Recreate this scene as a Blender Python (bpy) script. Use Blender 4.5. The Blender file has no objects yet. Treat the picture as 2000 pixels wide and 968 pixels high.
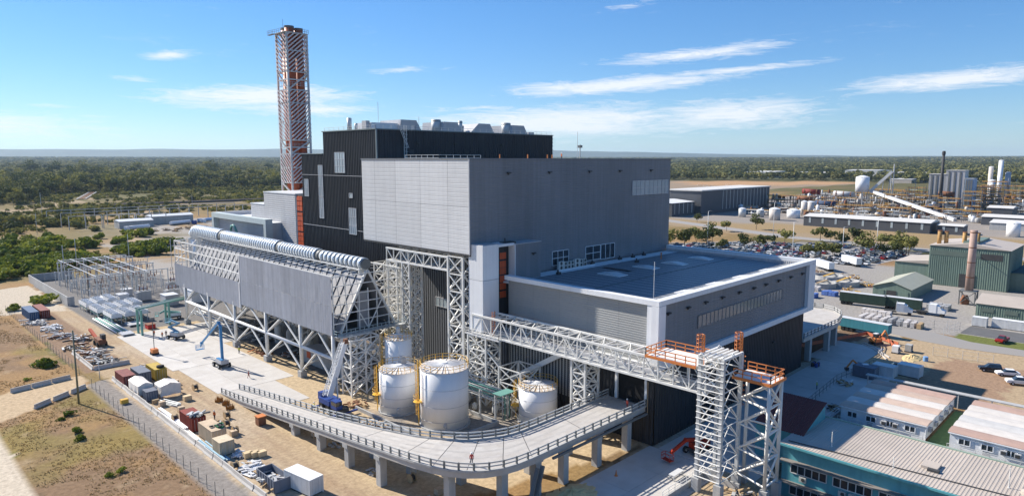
import bpy, math, random
import numpy as np
from mathutils import Vector, Matrix, Quaternion
random.seed(11); rng = np.random.default_rng(11)
scene = bpy.context.scene
COL = scene.collection
# ---------------------------------------------------------------- camera, sky, sun, exposure
# world axes: X runs along the tipping hall's long front, Y along its loading side, metres, ground at 0
cd = bpy.data.cameras.new('camera'); cam = bpy.data.objects.new('camera', cd); COL.objects.link(cam)
cam.location = (0, 0, 48.0)
cam.rotation_euler = (math.radians(90-7.478), 0, math.radians(-45.19))
cd.sensor_width = 36; cd.sensor_fit = 'HORIZONTAL'; cd.lens = 36*1313.9/2000
cd.clip_start = 0.5; cd.clip_end = 90000
scene.camera = cam
SUN_EL = math.radians(36.0)
SUN_DIR = Vector((-0.255*math.cos(SUN_EL), 0.967*math.cos(SUN_EL), math.sin(SUN_EL))).normalized()
sl = bpy.data.lights.new('sun', 'SUN'); sun = bpy.data.objects.new('sun', sl); COL.objects.link(sun)
sl.energy = 4.8; sl.angle = math.radians(0.55); sl.color = (1.0, 0.93, 0.83)
sun.rotation_euler = (-SUN_DIR).to_track_quat('-Z', 'Y').to_euler(); sun.location = (60, 160, 150)
world = bpy.data.worlds.new('World'); scene.world = world; world.use_nodes = True
wn = world.node_tree; wn.nodes.clear()
def N(t, kind, **kw):
    n = t.nodes.new(kind)
    for k, v in kw.items():
        if hasattr(n, k): setattr(n, k, v)
    return n
def build_sky():
    L = wn.links.new
    out = N(wn, 'ShaderNodeOutputWorld'); bg = N(wn, 'ShaderNodeBackground'); bg.inputs['Strength'].default_value = 0.107
    L(bg.outputs[0], out.inputs['Surface'])
    sky = N(wn, 'ShaderNodeTexSky'); sky.sky_type = 'NISHITA'; sky.sun_disc = False
    sky.sun_elevation = SUN_EL; sky.sun_rotation = math.atan2(SUN_DIR.x, SUN_DIR.y)
    sky.altitude = 0; sky.air_density = 1.0; sky.dust_density = 0.05; sky.ozone_density = 5.0
    tc = N(wn, 'ShaderNodeTexCoord'); sep = N(wn, 'ShaderNodeSeparateXYZ'); L(tc.outputs['Generated'], sep.inputs[0])
    def M(op, a, b=None, c=None):
        n = N(wn, 'ShaderNodeMath'); n.operation = op
        for i, x in enumerate((a, b, c)):
            if x is None: continue
            if isinstance(x, (int, float)): n.inputs[i].default_value = x
            else: L(x, n.inputs[i])
        return n.outputs[0]
    X, Y, Z = sep.outputs
    az = M('ARCTAN2', X, Y)                       # heading, radians from +Y towards +X
    el = M('ARCSINE', M('MAXIMUM', M('MINIMUM', Z, 1.0), -1.0))
    # cloud sheet coordinates: a high flat layer seen in perspective
    zz = M('ADD', M('MAXIMUM', Z, 0.0), 0.035)
    cx = M('DIVIDE', X, zz); cy = M('DIVIDE', Y, zz)
    comb = N(wn, 'ShaderNodeCombineXYZ')
    # rotate so that the streaks lie across the view, stretch along them
    u = M('ADD', M('MULTIPLY', cx, 0.7071), M('MULTIPLY', cy, -0.7071))
    v = M('ADD', M('MULTIPLY', cx, 0.7071), M('MULTIPLY', cy, 0.7071))
    L(M('MULTIPLY', u, 0.8), comb.inputs[0]); L(M('MULTIPLY', v, 0.75), comb.inputs[1])
    n1 = N(wn, 'ShaderNodeTexNoise'); n1.inputs['Scale'].default_value = 0.9; n1.inputs['Detail'].default_value = 7; n1.inputs['Roughness'].default_value = 0.62; n1.inputs['Distortion'].default_value = 0.5
    L(comb.outputs[0], n1.inputs['Vector'])
    comb2 = N(wn, 'ShaderNodeCombineXYZ'); L(M('ADD', M('MULTIPLY', az, 13.0), M('MULTIPLY', el, 22.0)), comb2.inputs[0]); L(M('SUBTRACT', M('MULTIPLY', el, 105.0), M('MULTIPLY', az, 3.0)), comb2.inputs[1])
    n2 = N(wn, 'ShaderNodeTexNoise'); n2.inputs['Scale'].default_value = 1.15; n2.inputs['Detail'].default_value = 10; n2.inputs['Roughness'].default_value = 0.74; n2.inputs['Distortion'].default_value = 1.6
    L(comb2.outputs[0], n2.inputs['Vector'])
    # long cirrus banks: heading, elevation, half length, half height, tilt, amount
    C0 = math.radians(45.19)
    banks = [(-20.2, 4.9, 7.0, 0.85, 0.040, 1.0), (-17.0, 4.0, 5.5, 0.55, 0.0, 0.85), (8.5, 6.0, 9.0, 0.62, 0.055, 1.0), (17, 6.9, 10, 0.30, 0.06, 0.75), (14.0, 8.2, 6.5, 0.55, 0.06, 0.85),
             (5.0, 3.1, 12, 1.35, 0.02, 0.95), (17.5, 3.6, 7.0, 1.2, 0.03, 0.9), (33.0, 5.6, 6.5, 0.65, 0.045, 0.95), (-26.5, 7.6, 1.9, 0.38, 0.12, 0.8), (-28.6, 5.8, 1.7, 0.28, 0.0, 0.7),
             (-34, 3.7, 2.2, 0.25, 0.0, 0.7), (-9, 7.2, 4.0, 0.35, 0.09, 0.55), (9.5, 12.2, 2.6, 0.35, 0.1, 0.55), (-1.5, 4.3, 5.0, 0.3, 0.02, 0.6), (-37, 2.2, 8.0, 1.1, 0, 0.7),
             (-75, 5.0, 14, 1.0, 0.03, 0.8), (75, 6.0, 16, 1.0, 0.03, 0.8), (120, 5.0, 18, 1.2, 0.0, 0.8), (-130, 6.0, 20, 1.2, 0.0, 0.8), (175, 5.0, 16, 1.0, 0.0, 0.8)]
    cv = N(wn, 'ShaderNodeCombineXYZ'); L(az, cv.inputs[0]); L(el, cv.inputs[1])
    tot = None
    for (h, e, hl, hh, tilt, amt) in banks:
        mp = N(wn, 'ShaderNodeMapping'); mp.vector_type = 'TEXTURE'; L(cv.outputs[0], mp.inputs['Vector'])
        mp.inputs['Location'].default_value = (C0+math.radians(h), math.radians(e), 0); mp.inputs['Rotation'].default_value = (0, 0, math.atan(tilt))
        mp.inputs['Scale'].default_value = (math.radians(hl)*1.9, math.radians(hh)*1.9, 1)
        gt = N(wn, 'ShaderNodeTexGradient'); gt.gradient_type = 'QUADRATIC_SPHERE' if amt > 2 else 'SPHERICAL'; L(mp.outputs[0], gt.inputs[0])
        g = M('MULTIPLY', gt.outputs['Fac'], amt*1.15)
        tot = g if tot is None else M('MAXIMUM', tot, g)
    nz = M('ADD', M('MULTIPLY', n1.outputs[0], 0.5), M('MULTIPLY', n2.outputs[0], 1.05))
    dens = M('SUBTRACT', M('ADD', M('MULTIPLY', tot, 0.80), nz), 1.10)
    general = M('MULTIPLY', M('SUBTRACT', M('ADD', M('MULTIPLY', n1.outputs[0], 0.6), M('MULTIPLY', n2.outputs[0], 0.5)), 0.63), 1.3)
    dens = M('MAXIMUM', M('MULTIPLY', dens, 2.1), general)
    dens = M('MINIMUM', M('MAXIMUM', dens, 0.0), 0.88)
    dens = M('MULTIPLY', dens, M('MINIMUM', M('MAXIMUM', M('MULTIPLY', el, 40.0), 0.0), 1.0))
    mix = N(wn, 'ShaderNodeMix'); mix.data_type = 'RGBA'
    L(dens, mix.inputs[0]); hs = N(wn, 'ShaderNodeHueSaturation'); hs.inputs['Saturation'].default_value = 1.18; hs.inputs['Value'].default_value = 1.0; hs.inputs['Hue'].default_value = 0.503; gm = N(wn, 'ShaderNodeGamma'); gm.inputs['Gamma'].default_value = 0.8; L(sky.outputs[0], gm.inputs['Color']); tn = N(wn, 'ShaderNodeMix'); tn.data_type = 'RGBA'; tn.blend_type = 'MULTIPLY'; tn.inputs[0].default_value = 1.0; tn.inputs[7].default_value = (0.80, 0.94, 1.10, 1); L(gm.outputs[0], tn.inputs[6]); L(tn.outputs[2], hs.inputs['Color']); L(hs.outputs[0], mix.inputs[6]); mix.inputs[7].default_value = (5.4, 5.55, 5.75, 1)
    L(mix.outputs[2], bg.inputs['Color'])
build_sky()
world.cycles.sampling_method = 'MANUAL'; world.cycles.sample_map_resolution = 512
scene.view_settings.view_transform = 'Standard'; scene.view_settings.look = 'None'
scene.view_settings.exposure = 0.8; scene.view_settings.gamma = 1.0
scene.cycles.max_bounces = 6; scene.cycles.volume_bounces = 0; scene.cycles.transparent_max_bounces = 8
# ---------------------------------------------------------------- helpers
def lin(r, g, b):
    f = lambda c: (c/255/12.92) if c/255 <= 0.04045 else ((c/255+0.055)/1.055)**2.4
    return (f(r), f(g), f(b))
MATS = {}; KIDS = {}
def mat(name, col, rough=0.7, metal=0.0, var=0.15, scale=0.6, bump=0.0, bscale=8.0, streak=0.0, spec=0.3, dirt=None, dirt_amt=0.0, emit=None):
    """procedural paint: base colour broken by two noises, optional vertical streaks, fine bump"""
    if name in MATS: return MATS[name]
    m = bpy.data.materials.new(name); m.use_nodes = True; t = m.node_tree; L = t.links.new
    p = t.nodes['Principled BSDF']; p.inputs['Roughness'].default_value = rough; p.inputs['Metallic'].default_value = metal
    p.inputs['Specular IOR Level'].default_value = spec
    geo = N(t, 'ShaderNodeNewGeometry')
    n1 = N(t, 'ShaderNodeTexNoise'); n1.inputs['Scale'].default_value = scale; n1.inputs['Detail'].default_value = 6; n1.inputs['Roughness'].default_value = 0.65
    L(geo.outputs['Position'], n1.inputs['Vector'])
    r = N(t, 'ShaderNodeValToRGB'); L(n1.outputs[0], r.inputs[0])
    c = Vector(col[:3]); d = Vector(dirt) if dirt else c*(1-2.2*var)
    r.color_ramp.elements[0].position = 0.25; r.color_ramp.elements[1].position = 0.72
    lo = c*(1-var) if not dirt else c*(1-dirt_amt)+d*dirt_amt
    r.color_ramp.elements[0].color = (*lo, 1); r.color_ramp.elements[1].color = (*(c*(1+var*0.5)), 1)
    src = r.outputs[0]
    if streak > 0:
        mp = N(t, 'ShaderNodeMapping'); mp.inputs['Scale'].default_value = (1.6, 1.6, 0.06); L(geo.outputs['Position'], mp.inputs['Vector'])
        n2 = N(t, 'ShaderNodeTexNoise'); n2.inputs['Scale'].default_value = 1.0; n2.inputs['Detail'].default_value = 4; L(mp.outputs[0], n2.inputs['Vector'])
        mx = N(t, 'ShaderNodeMix'); mx.data_type = 'RGBA'; mx.blend_type = 'MULTIPLY'
        r2 = N(t, 'ShaderNodeValToRGB'); L(n2.outputs[0], r2.inputs[0]); r2.color_ramp.elements[0].position = 0.35; r2.color_ramp.elements[1].position = 0.6
        g = 1-streak; r2.color_ramp.elements[0].color = (g, g, g, 1); r2.color_ramp.elements[1].color = (1, 1, 1, 1)
        mx.inputs[0].default_value = 1.0; L(src, mx.inputs[6]); L(r2.outputs[0], mx.inputs[7]); src = mx.outputs[2]
    oi = N(t, 'ShaderNodeObjectInfo'); mr = N(t, 'ShaderNodeMapRange'); mr.inputs['To Min'].default_value = 0.93; mr.inputs['To Max'].default_value = 1.05; L(oi.outputs['Random'], mr.inputs['Value'])
    mv = N(t, 'ShaderNodeMix'); mv.data_type = 'RGBA'; mv.blend_type = 'MULTIPLY'; mv.inputs[0].default_value = 1.0; L(src, mv.inputs[6]); L(mr.outputs[0], mv.inputs[7]); src = mv.outputs[2]   # no two sheets weather quite alike
    L(src, p.inputs['Base Color'])
    if bump > 0:
        n3 = N(t, 'ShaderNodeTexNoise'); n3.inputs['Scale'].default_value = bscale; n3.inputs['Detail'].default_value = 5; L(geo.outputs['Position'], n3.inputs['Vector'])
        b = N(t, 'ShaderNodeBump'); b.inputs['Strength'].default_value = bump; b.inputs['Distance'].default_value = 0.05; L(n3.outputs[0], b.inputs['Height']); L(b.outputs[0], p.inputs['Normal'])
    if emit:
        p.inputs['Emission Color'].default_value = (*emit[:3], 1); p.inputs['Emission Strength'].default_value = emit[3]
    MATS[name] = m; return m
class MB:
    """collects boxes, bars, tubes, prisms into one mesh"""
    def __init__(s): s.v = []; s.f = []
    def add(s, vs, fs):
        o = len(s.v); s.v += [tuple(p) for p in vs]; s.f += [tuple(i+o for i in q) for q in fs]; return s
    def box(s, x0, x1, y0, y1, z0, z1):
        x0, x1 = min(x0, x1), max(x0, x1); y0, y1 = min(y0, y1), max(y0, y1); z0, z1 = min(z0, z1), max(z0, z1)
        return s.add([(x0,y0,z0),(x1,y0,z0),(x1,y1,z0),(x0,y1,z0),(x0,y0,z1),(x1,y0,z1),(x1,y1,z1),(x0,y1,z1)],
                     [(0,3,2,1),(4,5,6,7),(0,1,5,4),(1,2,6,5),(2,3,7,6),(3,0,4,7)])
    def bar(s, p, q, w, h=None, up=(0,0,1)):
        p, q = Vector(p), Vector(q); d = q-p
        if d.length < 1e-6: return s
        d.normalize(); h = w if h is None else h
        u = Vector(up); 
        if abs(d.dot(u)) > 0.98: u = Vector((1,0,0))
        x = d.cross(u).normalized()*(w/2); y = x.cross(d).normalized()*(h/2)
        return s.add([p-x-y, p+x-y, p+x+y, p-x+y, q-x-y, q+x-y, q+x+y, q-x+y], [(0,1,2,3),(7,6,5,4),(0,4,5,1),(1,5,6,2),(2,6,7,3),(3,7,4,0)])
    def tube(s, p, q, r, n=8, r2=None):
        p, q = Vector(p), Vector(q); d = (q-p)
        if d.length < 1e-6: return s
        d.normalize(); r2 = r if r2 is None else r2
        u = Vector((0,0,1)) if abs(d.z) < 0.95 else Vector((1,0,0))
        x = d.cross(u).normalized(); y = x.cross(d).normalized()
        vs = []
        for (c, rr) in ((p, r), (q, r2)):
            for i in range(n):
                t = 2*math.pi*i/n; vs.append(c+x*(rr*math.cos(t))+y*(rr*math.sin(t)))
        fs = [(i, (i+1) % n, n+(i+1) % n, n+i) for i in range(n)]+[tuple(range(n-1, -1, -1)), tuple(range(n, 2*n))]
        return s.add(vs, fs)
    def path(s, pts, r, n=8, closed=False):
        pts = [Vector(p) for p in pts]; k = len(pts); vs = []; prevx = None
        for i in range(k):
            a = pts[i-1] if (i > 0 or closed) else pts[i]; b = pts[(i+1) % k] if (i < k-1 or closed) else pts[i]
            d = (b-a).normalized()
            u = Vector((0,0,1)) if abs(d.z) < 0.95 else Vector((1,0,0))
            x = d.cross(u).normalized()
            if prevx is not None and x.dot(prevx) < 0: x = -x
            prevx = x; y = x.cross(d).normalized()
            for j in range(n):
                t = 2*math.pi*j/n; vs.append(pts[i]+x*(r*math.cos(t))+y*(r*math.sin(t)))
        fs = []
        for i in range(k if closed else k-1):
            o, o2 = i*n, ((i+1) % k)*n
            fs += [(o+j, o+(j+1) % n, o2+(j+1) % n, o2+j) for j in range(n)]
        if not closed: fs += [tuple(range(n-1, -1, -1)), tuple(range((k-1)*n, k*n))]
        return s.add(vs, fs)
    def lathe(s, cx, cy, prof, n=24):
        vs = []
        for (r, z) in prof:
            for i in range(n):
                t = 2*math.pi*i/n; vs.append((cx+r*math.cos(t), cy+r*math.sin(t), z))
        fs = []
        for k in range(len(prof)-1):
            fs += [(k*n+i, k*n+(i+1) % n, (k+1)*n+(i+1) % n, (k+1)*n+i) for i in range(n)]
        fs += [tuple(range(n-1, -1, -1)), tuple(range((len(prof)-1)*n, len(prof)*n))]
        return s.add(vs, fs)
    def prism(s, poly, z0, z1):
        n = len(poly); ar = sum(poly[i][0]*poly[(i+1) % n][1]-poly[(i+1) % n][0]*poly[i][1] for i in range(n))
        if ar < 0: poly = poly[::-1]
        z0f = z0 if callable(z0) else (lambda x, y: z0); z1f = z1 if callable(z1) else (lambda x, y: z1)
        vs = [(x, y, z0f(x, y)) for x, y in poly]+[(x, y, z1f(x, y)) for x, y in poly]
        return s.add(vs, [tuple(range(n-1, -1, -1)), tuple(range(n, 2*n))]+[(i, (i+1) % n, n+(i+1) % n, n+i) for i in range(n)])
    def extr(s, poly, axis, t0, t1):
        """poly in the plane across an axis ('x': (y,z) pairs, 'y': (x,z) pairs), pulled from t0 to t1"""
        n = len(poly); mk = (lambda a, b, t: (t, a, b)) if axis == 'x' else (lambda a, b, t: (a, t, b))
        vs = [mk(a, b, t0) for a, b in poly]+[mk(a, b, t1) for a, b in poly]
        return s.add(vs, [tuple(range(n)), tuple(range(2*n-1, n-1, -1))]+[(i, n+i, n+(i+1) % n, (i+1) % n) for i in range(n)])
    def corr(s, o, u, v, nrm, U, V, pitch, depth, duty=0.5):
        """ribbed sheet: ribs run along v, spaced along u, proud along nrm"""
        o, u, v, nrm = Vector(o), Vector(u), Vector(v), Vector(nrm); k = max(1, int(round(U/pitch))); p = U/k
        prof = []
        for i in range(k):
            a = i*p; prof += [(a, 0), (a+p*(0.5-duty/2)-p*0.06, 0), (a+p*(0.5-duty/2)+p*0.06, depth), (a+p*(0.5+duty/2)-p*0.06, depth), (a+p*(0.5+duty/2)+p*0.06, 0)]
        prof.append((U, 0)); n = len(prof)
        vs = [o+u*a+nrm*d for a, d in prof]+[o+u*a+nrm*d+v*V for a, d in prof]
        return s.add(vs, [(i, i+1, n+i+1, n+i) for i in range(n-1)])
    def mesh(s, name, off=(0,0,0)):
        me = bpy.data.meshes.new(name); ox, oy, oz = off
        me.from_pydata([(x-ox, y-oy, z-oz) for x, y, z in s.v], [], s.f); me.update(); return me
    def build(s, name, m, parent=None, off=None, smooth=False, loc=None):
        if off is None: off = tuple(parent['_o']) if (parent is not None and '_o' in parent) else (0, 0, 0)
        me = s.mesh(name, off); me.materials.append(m)
        if smooth: me.polygons.foreach_set('use_smooth', [len(p.vertices) == 4 for p in me.polygons])
        ob = bpy.data.objects.new(name, me); COL.objects.link(ob)
        if parent is not None:
            ob.parent = parent; KIDS.setdefault(parent.name, []).append(ob); ob['_o'] = tuple(parent['_o']) if '_o' in parent else (0, 0, 0)
        if loc is not None: ob.location = loc
        return ob
def tag(o, label=None, cat=None, group=None, kind=None):
    if label: o['label'] = label
    if cat: o['category'] = cat
    if group: o['group'] = group
    if kind: o['kind'] = kind
    return o
def thing(name, label, cat, loc=(0,0,0), rotz=0, group=None):
    """an Empty at the thing's base; parts given in world coordinates are shifted to it"""
    o = bpy.data.objects.new(name, None); COL.objects.link(o); o.empty_display_size = 0.3
    o.location = loc; o.rotation_euler = (0, 0, rotz); o['_o'] = tuple(float(c) for c in loc) if rotz == 0 else (0., 0., 0.)
    return tag(o, label, cat, group)
def local(name, label, cat, group=None):
    """a thing whose parts are given in its own coordinates"""
    o = bpy.data.objects.new(name, None); COL.objects.link(o); o['_o'] = (0., 0., 0.); o.empty_display_size = 0.3
    return tag(o, label, cat, group)
def copy_tree(o, loc=None, rotz=None, label=None, parent=None, scale=None):
    c = o.copy(); COL.objects.link(c); c.parent = parent
    if loc is not None: c.location = loc
    if rotz is not None: c.rotation_euler = (0, 0, rotz)
    if scale is not None: c.scale = (scale,)*3 if isinstance(scale, (int, float)) else scale
    if label: c['label'] = label
    for ch in KIDS.get(o.name, ()): copy_tree(ch, parent=c)
    if parent is not None: KIDS.setdefault(parent.name, []).append(c)
    return c
def place(o, loc, rotz=0, scale=None):
    o.location = loc; o.rotation_euler = (0, 0, rotz)
    if scale is not None: o.scale = (scale,)*3 if isinstance(scale, (int, float)) else scale
    return o
def rods(parent, name, segs, r, m, n=6, square=False):
    """each bar of a frame is a part of its own"""
    for p, q in segs:
        b = MB(); (b.bar(p, q, 2*r) if square else b.tube(p, q, r, n)); b.build(name, m, parent)
def boxp(parent, name, m, *a): return MB().box(*a).build(name, m, parent)
ORD = ['first', 'second', 'third', 'fourth', 'fifth', 'sixth', 'seventh', 'eighth', 'ninth', 'tenth', 'eleventh', 'twelfth', 'thirteenth', 'fourteenth', 'fifteenth', 'sixteenth',
       'seventeenth', 'eighteenth', 'nineteenth', 'twentieth']
def od(i): return ORD[i] if i < 20 else ('%dth' % (i+1) if (i+1) % 10 not in (1, 2, 3) else '%d%s' % (i+1, {1: 'st', 2: 'nd', 3: 'rd'}[(i+1) % 10]))
# ---------------------------------------------------------------- materials
M_conc = mat('pale concrete', (0.52, 0.50, 0.47), 0.85, var=0.16, scale=0.25, bump=0.2, dirt=(0.36, 0.32, 0.27), dirt_amt=0.5)
M_conc2 = mat('column concrete', (0.42, 0.42, 0.41), 0.85, var=0.14, scale=0.5, bump=0.2, streak=0.12)
M_asph = mat('worn asphalt', (0.26, 0.25, 0.24), 0.9, var=0.2, scale=0.12, bump=0.2, dirt=(0.36, 0.32, 0.27), dirt_amt=0.5)
M_asph2 = mat('dark asphalt', (0.12, 0.12, 0.12), 0.9, var=0.2, scale=0.15, bump=0.2)
M_black = mat('charcoal cladding', (0.035, 0.037, 0.042), 0.5, var=0.22, scale=0.3, streak=0.3)
M_grey = mat('mid grey cladding', (0.20, 0.212, 0.23), 0.5, var=0.10, scale=0.12, streak=0.12)
M_lgrey = mat('light grey cladding', (0.47, 0.47, 0.48), 0.45, var=0.06, scale=0.3, streak=0.06)
M_silver = mat('pale silver cladding', (0.64, 0.64, 0.635), 0.42, var=0.06, scale=0.3, streak=0.05)
M_white = mat('white cladding', (0.78, 0.79, 0.80), 0.45, var=0.05, scale=0.3, streak=0.06)
M_steel = mat('galvanised steel', (0.56, 0.57, 0.56), 0.5, metal=0.15, var=0.14, scale=0.8)
M_steelw = mat('pale painted steel', (0.74, 0.73, 0.69), 0.5, var=0.10, scale=0.8)
M_dsteel = mat('dark guard steel', (0.17, 0.18, 0.18), 0.6, metal=0.2, var=0.15, scale=1.0)
M_red = mat('orange red panel', (0.56, 0.10, 0.035), 0.5, var=0.1, scale=0.5, streak=0.1)
M_flue = mat('orange flue steel', (0.52, 0.12, 0.045), 0.5, var=0.14, scale=0.25, streak=0.15)
M_orange = mat('safety orange steel', (0.62, 0.21, 0.06), 0.5, var=0.1)
M_yellow = mat('safety yellow steel', (0.72, 0.42, 0.06), 0.5, var=0.1)
M_roof = mat('grey roof membrane', (0.78, 0.79, 0.79), 0.8, var=0.10, scale=0.15, spec=0.15)
M_roofgreen = mat('green roof strip', (0.20, 0.30, 0.28), 0.7, var=0.1)
M_glass = mat('pale translucent pane', (0.40, 0.47, 0.50), 0.12, var=0.15, scale=0.4, spec=0.8)
M_dglass = mat('dark glass', (0.03, 0.04, 0.05), 0.06, var=0.2, spec=0.8)
M_tank = mat('white tank paint', (0.85, 0.845, 0.83), 0.45, var=0.04, scale=0.4, streak=0.03)
M_tankroof = mat('dusty tank roof', (0.60, 0.55, 0.50), 0.7, var=0.12, scale=0.6)
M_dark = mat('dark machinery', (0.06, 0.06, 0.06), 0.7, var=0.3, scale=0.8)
M_rubber = mat('tyre rubber', (0.025, 0.025, 0.025), 0.85, var=0.2)
M_blue = mat('lift blue paint', (0.05, 0.22, 0.45), 0.4, var=0.1)
M_dblue = mat('crane blue paint', (0.03, 0.07, 0.26), 0.4, var=0.12)
M_teal = mat('teal wall paint', (0.12, 0.38, 0.42), 0.6, var=0.12, scale=0.6, streak=0.12)
M_green = mat('pale green sheeting', (0.18, 0.245, 0.20), 0.55, var=0.1, scale=0.3, streak=0.14)
M_gpipe = mat('sea green pipe', (0.15, 0.34, 0.30), 0.5, var=0.12)
M_tan = mat('tan tin roof', (0.47, 0.41, 0.35), 0.6, var=0.10, scale=0.2, streak=0.0)
M_rust = mat('rusty steel', (0.22, 0.10, 0.055), 0.8, var=0.35, scale=1.2)
M_timber = mat('raw timber', (0.45, 0.32, 0.18), 0.8, var=0.2, scale=2.0)
M_sand = mat('heaped sand', (0.60, 0.46, 0.24), 0.95, var=0.12, scale=0.8, bump=0.3)
def paint(name, r, g, b, **k): return mat(name, lin(r, g, b), **k)
# ---------------------------------------------------------------- the ground: one sheet to the horizon
def vnoise(x, y, cell, seed):
    r = np.random.default_rng(seed).random((256, 256))
    u, v = x/cell, y/cell; i, j = np.floor(u).astype(int), np.floor(v).astype(int); fu, fv = u-i, v-j
    fu = fu*fu*(3-2*fu); fv = fv*fv*(3-2*fv); g = lambda a, b: r[a % 256, b % 256]
    return (g(i,j)*(1-fu)+g(i+1,j)*fu)*(1-fv)+(g(i,j+1)*(1-fu)+g(i+1,j+1)*fu)*fv
def fbm(x, y, cell, seed, o=4):
    s = 0; a = 1; t = 0
    for k in range(o): s = s+a*vnoise(x+k*17.3, y-k*9.1, cell/2**k, seed+k); t += a; a *= 0.55
    return s/t
def inpoly(x, y, poly):
    c = np.zeros(x.shape, bool); n = len(poly)
    for i in range(n):
        x1, y1 = poly[i]; x2, y2 = poly[i-1]
        if y1 == y2: continue
        m = ((y1 > y) != (y2 > y)) & (x < (x2-x1)*(y-y1)/(y2-y1)+x1); c ^= m
    return c
def spaced(lo, hi, d, start_out, end_out, grow):
    mid = np.arange(lo, hi+d*0.5, d); a = [hi]; s = d
    while a[-1] < end_out: s *= grow; a.append(a[-1]+s)
    b = [lo]; s = d
    while b[-1] > start_out: s *= grow; b.append(b[-1]-s)
    return np.concatenate([np.array(b[1:])[::-1], mid, np.array(a[1:])])
def gheight(x, y):
    x = np.asarray(x, float); y = np.asarray(y, float); z = np.zeros(np.broadcast(x, y).shape)
    st = lambda t: np.clip(t, 0, 1)
    # sunken court in front of the teal offices, raised terrace under the site offices
    z = z-2.9*st((x-91.6)/1.0)*st((113.5-x)/0.8)*st((41.2-y)/0.8)
    z = z+3.7*st((x-114.6)/0.8)*st((141.5-x)/2.0)*st((39.3-y)/0.7)
    # gentle dunes in the scrub beyond the yard
    far = st((y-330)/80)*st((x*0.2+y-360)/60)
    z = z+far*(fbm(x, y, 90, 5)-0.5)*3.0
    d = np.hypot(x, y); z = z+5.0*st((d-1300)/1200)+16.0*st((d-2500)/2200)+42.0*st((d-4700)/4500)
    return z
def make_ground():
    xs = spaced(6, 246, 1.0, -42000, 42000, 1.085); ys = spaced(6, 330, 1.0, -42000, 42000, 1.085)
    X, Y = np.meshgrid(xs, ys, indexing='ij'); X0, Y0 = X.copy(), Y.copy()
    Z = gheight(X, Y)
    n1 = fbm(X, Y, 6, 21); n2 = fbm(X, Y, 30, 31); n3 = fbm(X, Y, 140, 41); n4 = fbm(X, Y, 2.2, 51, 2); n5 = fbm(X, Y, 6, 77)
    C = np.zeros(X.shape+(3,))
    dry, soil, olive, sand, pale = [np.array(c) for c in ((0.325, 0.205, 0.098), (0.175, 0.118, 0.078), (0.115, 0.125, 0.04), (0.44, 0.335, 0.215), (0.55, 0.475, 0.37))]
    grey, gravel, tan, asph = [np.array(c) for c in ((0.27, 0.245, 0.22), (0.235, 0.225, 0.215), (0.50, 0.39, 0.25), (0.255, 0.245, 0.235))]
    def put(mask, col, k=1.0):
        w = np.clip(mask, 0, 1)[..., None]*k; C[:] = C*(1-w)+np.asarray(col)*w
    ss = lambda t: np.clip(t, 0, 1)
    # wild land: olive scrub with dry grass openings
    C[:] = dry; put(ss((n3-0.42)*6)*ss((n2-0.3)*5), olive, 0.9); put(ss((n2-0.58)*7), soil, 0.5); put(ss((n1-0.62)*6), sand, 0.4)
    d = np.hypot(X, Y); put(ss((d-560)/250)*(X < Y*0.62), np.array((0.135, 0.125, 0.05)), 0.7); put(ss((d-900)/500), np.array((0.08, 0.09, 0.035)), 0.85)
    def poly(p, col, soft=1.4, k=1.0, wob=1.2):
        P = np.array(p); pad = wob*2+1; i0, i1 = np.searchsorted(xs, [P[:,0].min()-pad, P[:,0].max()+pad]); j0, j1 = np.searchsorted(ys, [P[:,1].min()-pad, P[:,1].max()+pad])
        S = (slice(i0, i1), slice(j0, j1)); Xw = X[S]+(n1[S]-0.5)*wob*2+(n4[S]-0.5)*wob; Yw = Y[S]+(n5[S]-0.5)*wob*2
        m = inpoly(Xw, Yw, p); C[S][m] = C[S][m]*(1-k)+np.asarray(col)*k
    # field by the fence: dry grass, bare dark soil, a little green
    F = [(16.8, 40), (35, 40), (35, 330), (-60, 330), (-60, 150), (16.8, 150)]
    poly(F, dry); fm = inpoly(X, Y, F)
    put(fm*ss((n2-0.44)*7)*ss((n1-0.28)*4), soil*1.2, 0.75); put(fm*ss((fbm(X, Y, 18, 91)-0.6)*8), (0.24, 0.20, 0.055), 0.6); put(fm*ss((n4-0.68)*5), sand, 0.5)
    poly([(-60, 40), (16.6, 40), (16.6, 150), (9, 240), (-60, 240)], pale*1.05, wob=0.5)
    poly([(-40, 150), (14, 150), (18, 151), (23.6, 154.6), (34.4, 162.5), (36, 171.5), (28, 171), (20.3, 168.6), (10, 171), (-40, 200)], sand*1.15, wob=0.9)
    # inside the fence
    poly([(34.6, 40), (38.8, 40), (38.8, 165), (34.6, 163)], grey, wob=0.7)
    poly([(38.8, 40), (53.2, 40), (53.2, 262), (38.8, 250)], sand, wob=0.8)
    for a0 in (42.6, 44.7, 46.6, 48.7): put(np.exp(-((X-a0-(n2-0.5)*3)/0.45)**2)*((Y < 262) & (Y > 40)), soil*1.7, 0.55)
    put(((X > 38.8) & (X < 53) & (Y < 265))*ss((n2-0.52)*6), pale, 0.45); put(((X > 38.8) & (X < 53) & (Y < 265))*ss((n1-0.57)*6), soil*1.6, 0.4)
    poly([(36, 172), (45, 172), (45.5, 250), (36, 256)], soil*1.5, wob=1.0); poly([(33, 256), (40, 256), (50, 250), (50, 312), (33, 306)], pale*0.95, wob=1.4)
    poly([(53, 40), (93.4, 40), (93.4, 60), (62, 61), (53, 75)], sand*1.05, wob=0.8)
    poly([(53, 70), (97, 60), (97, 215), (53, 215)], tan, wob=0.5); put(((X > 66) & (X < 97) & (Y > 78) & (Y < 112))*ss((n1-0.35)*5), gravel, 0.8)
    poly([(74, 120), (97, 120), (97, 215), (74, 215)], gravel*0.7, wob=1.0)
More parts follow.
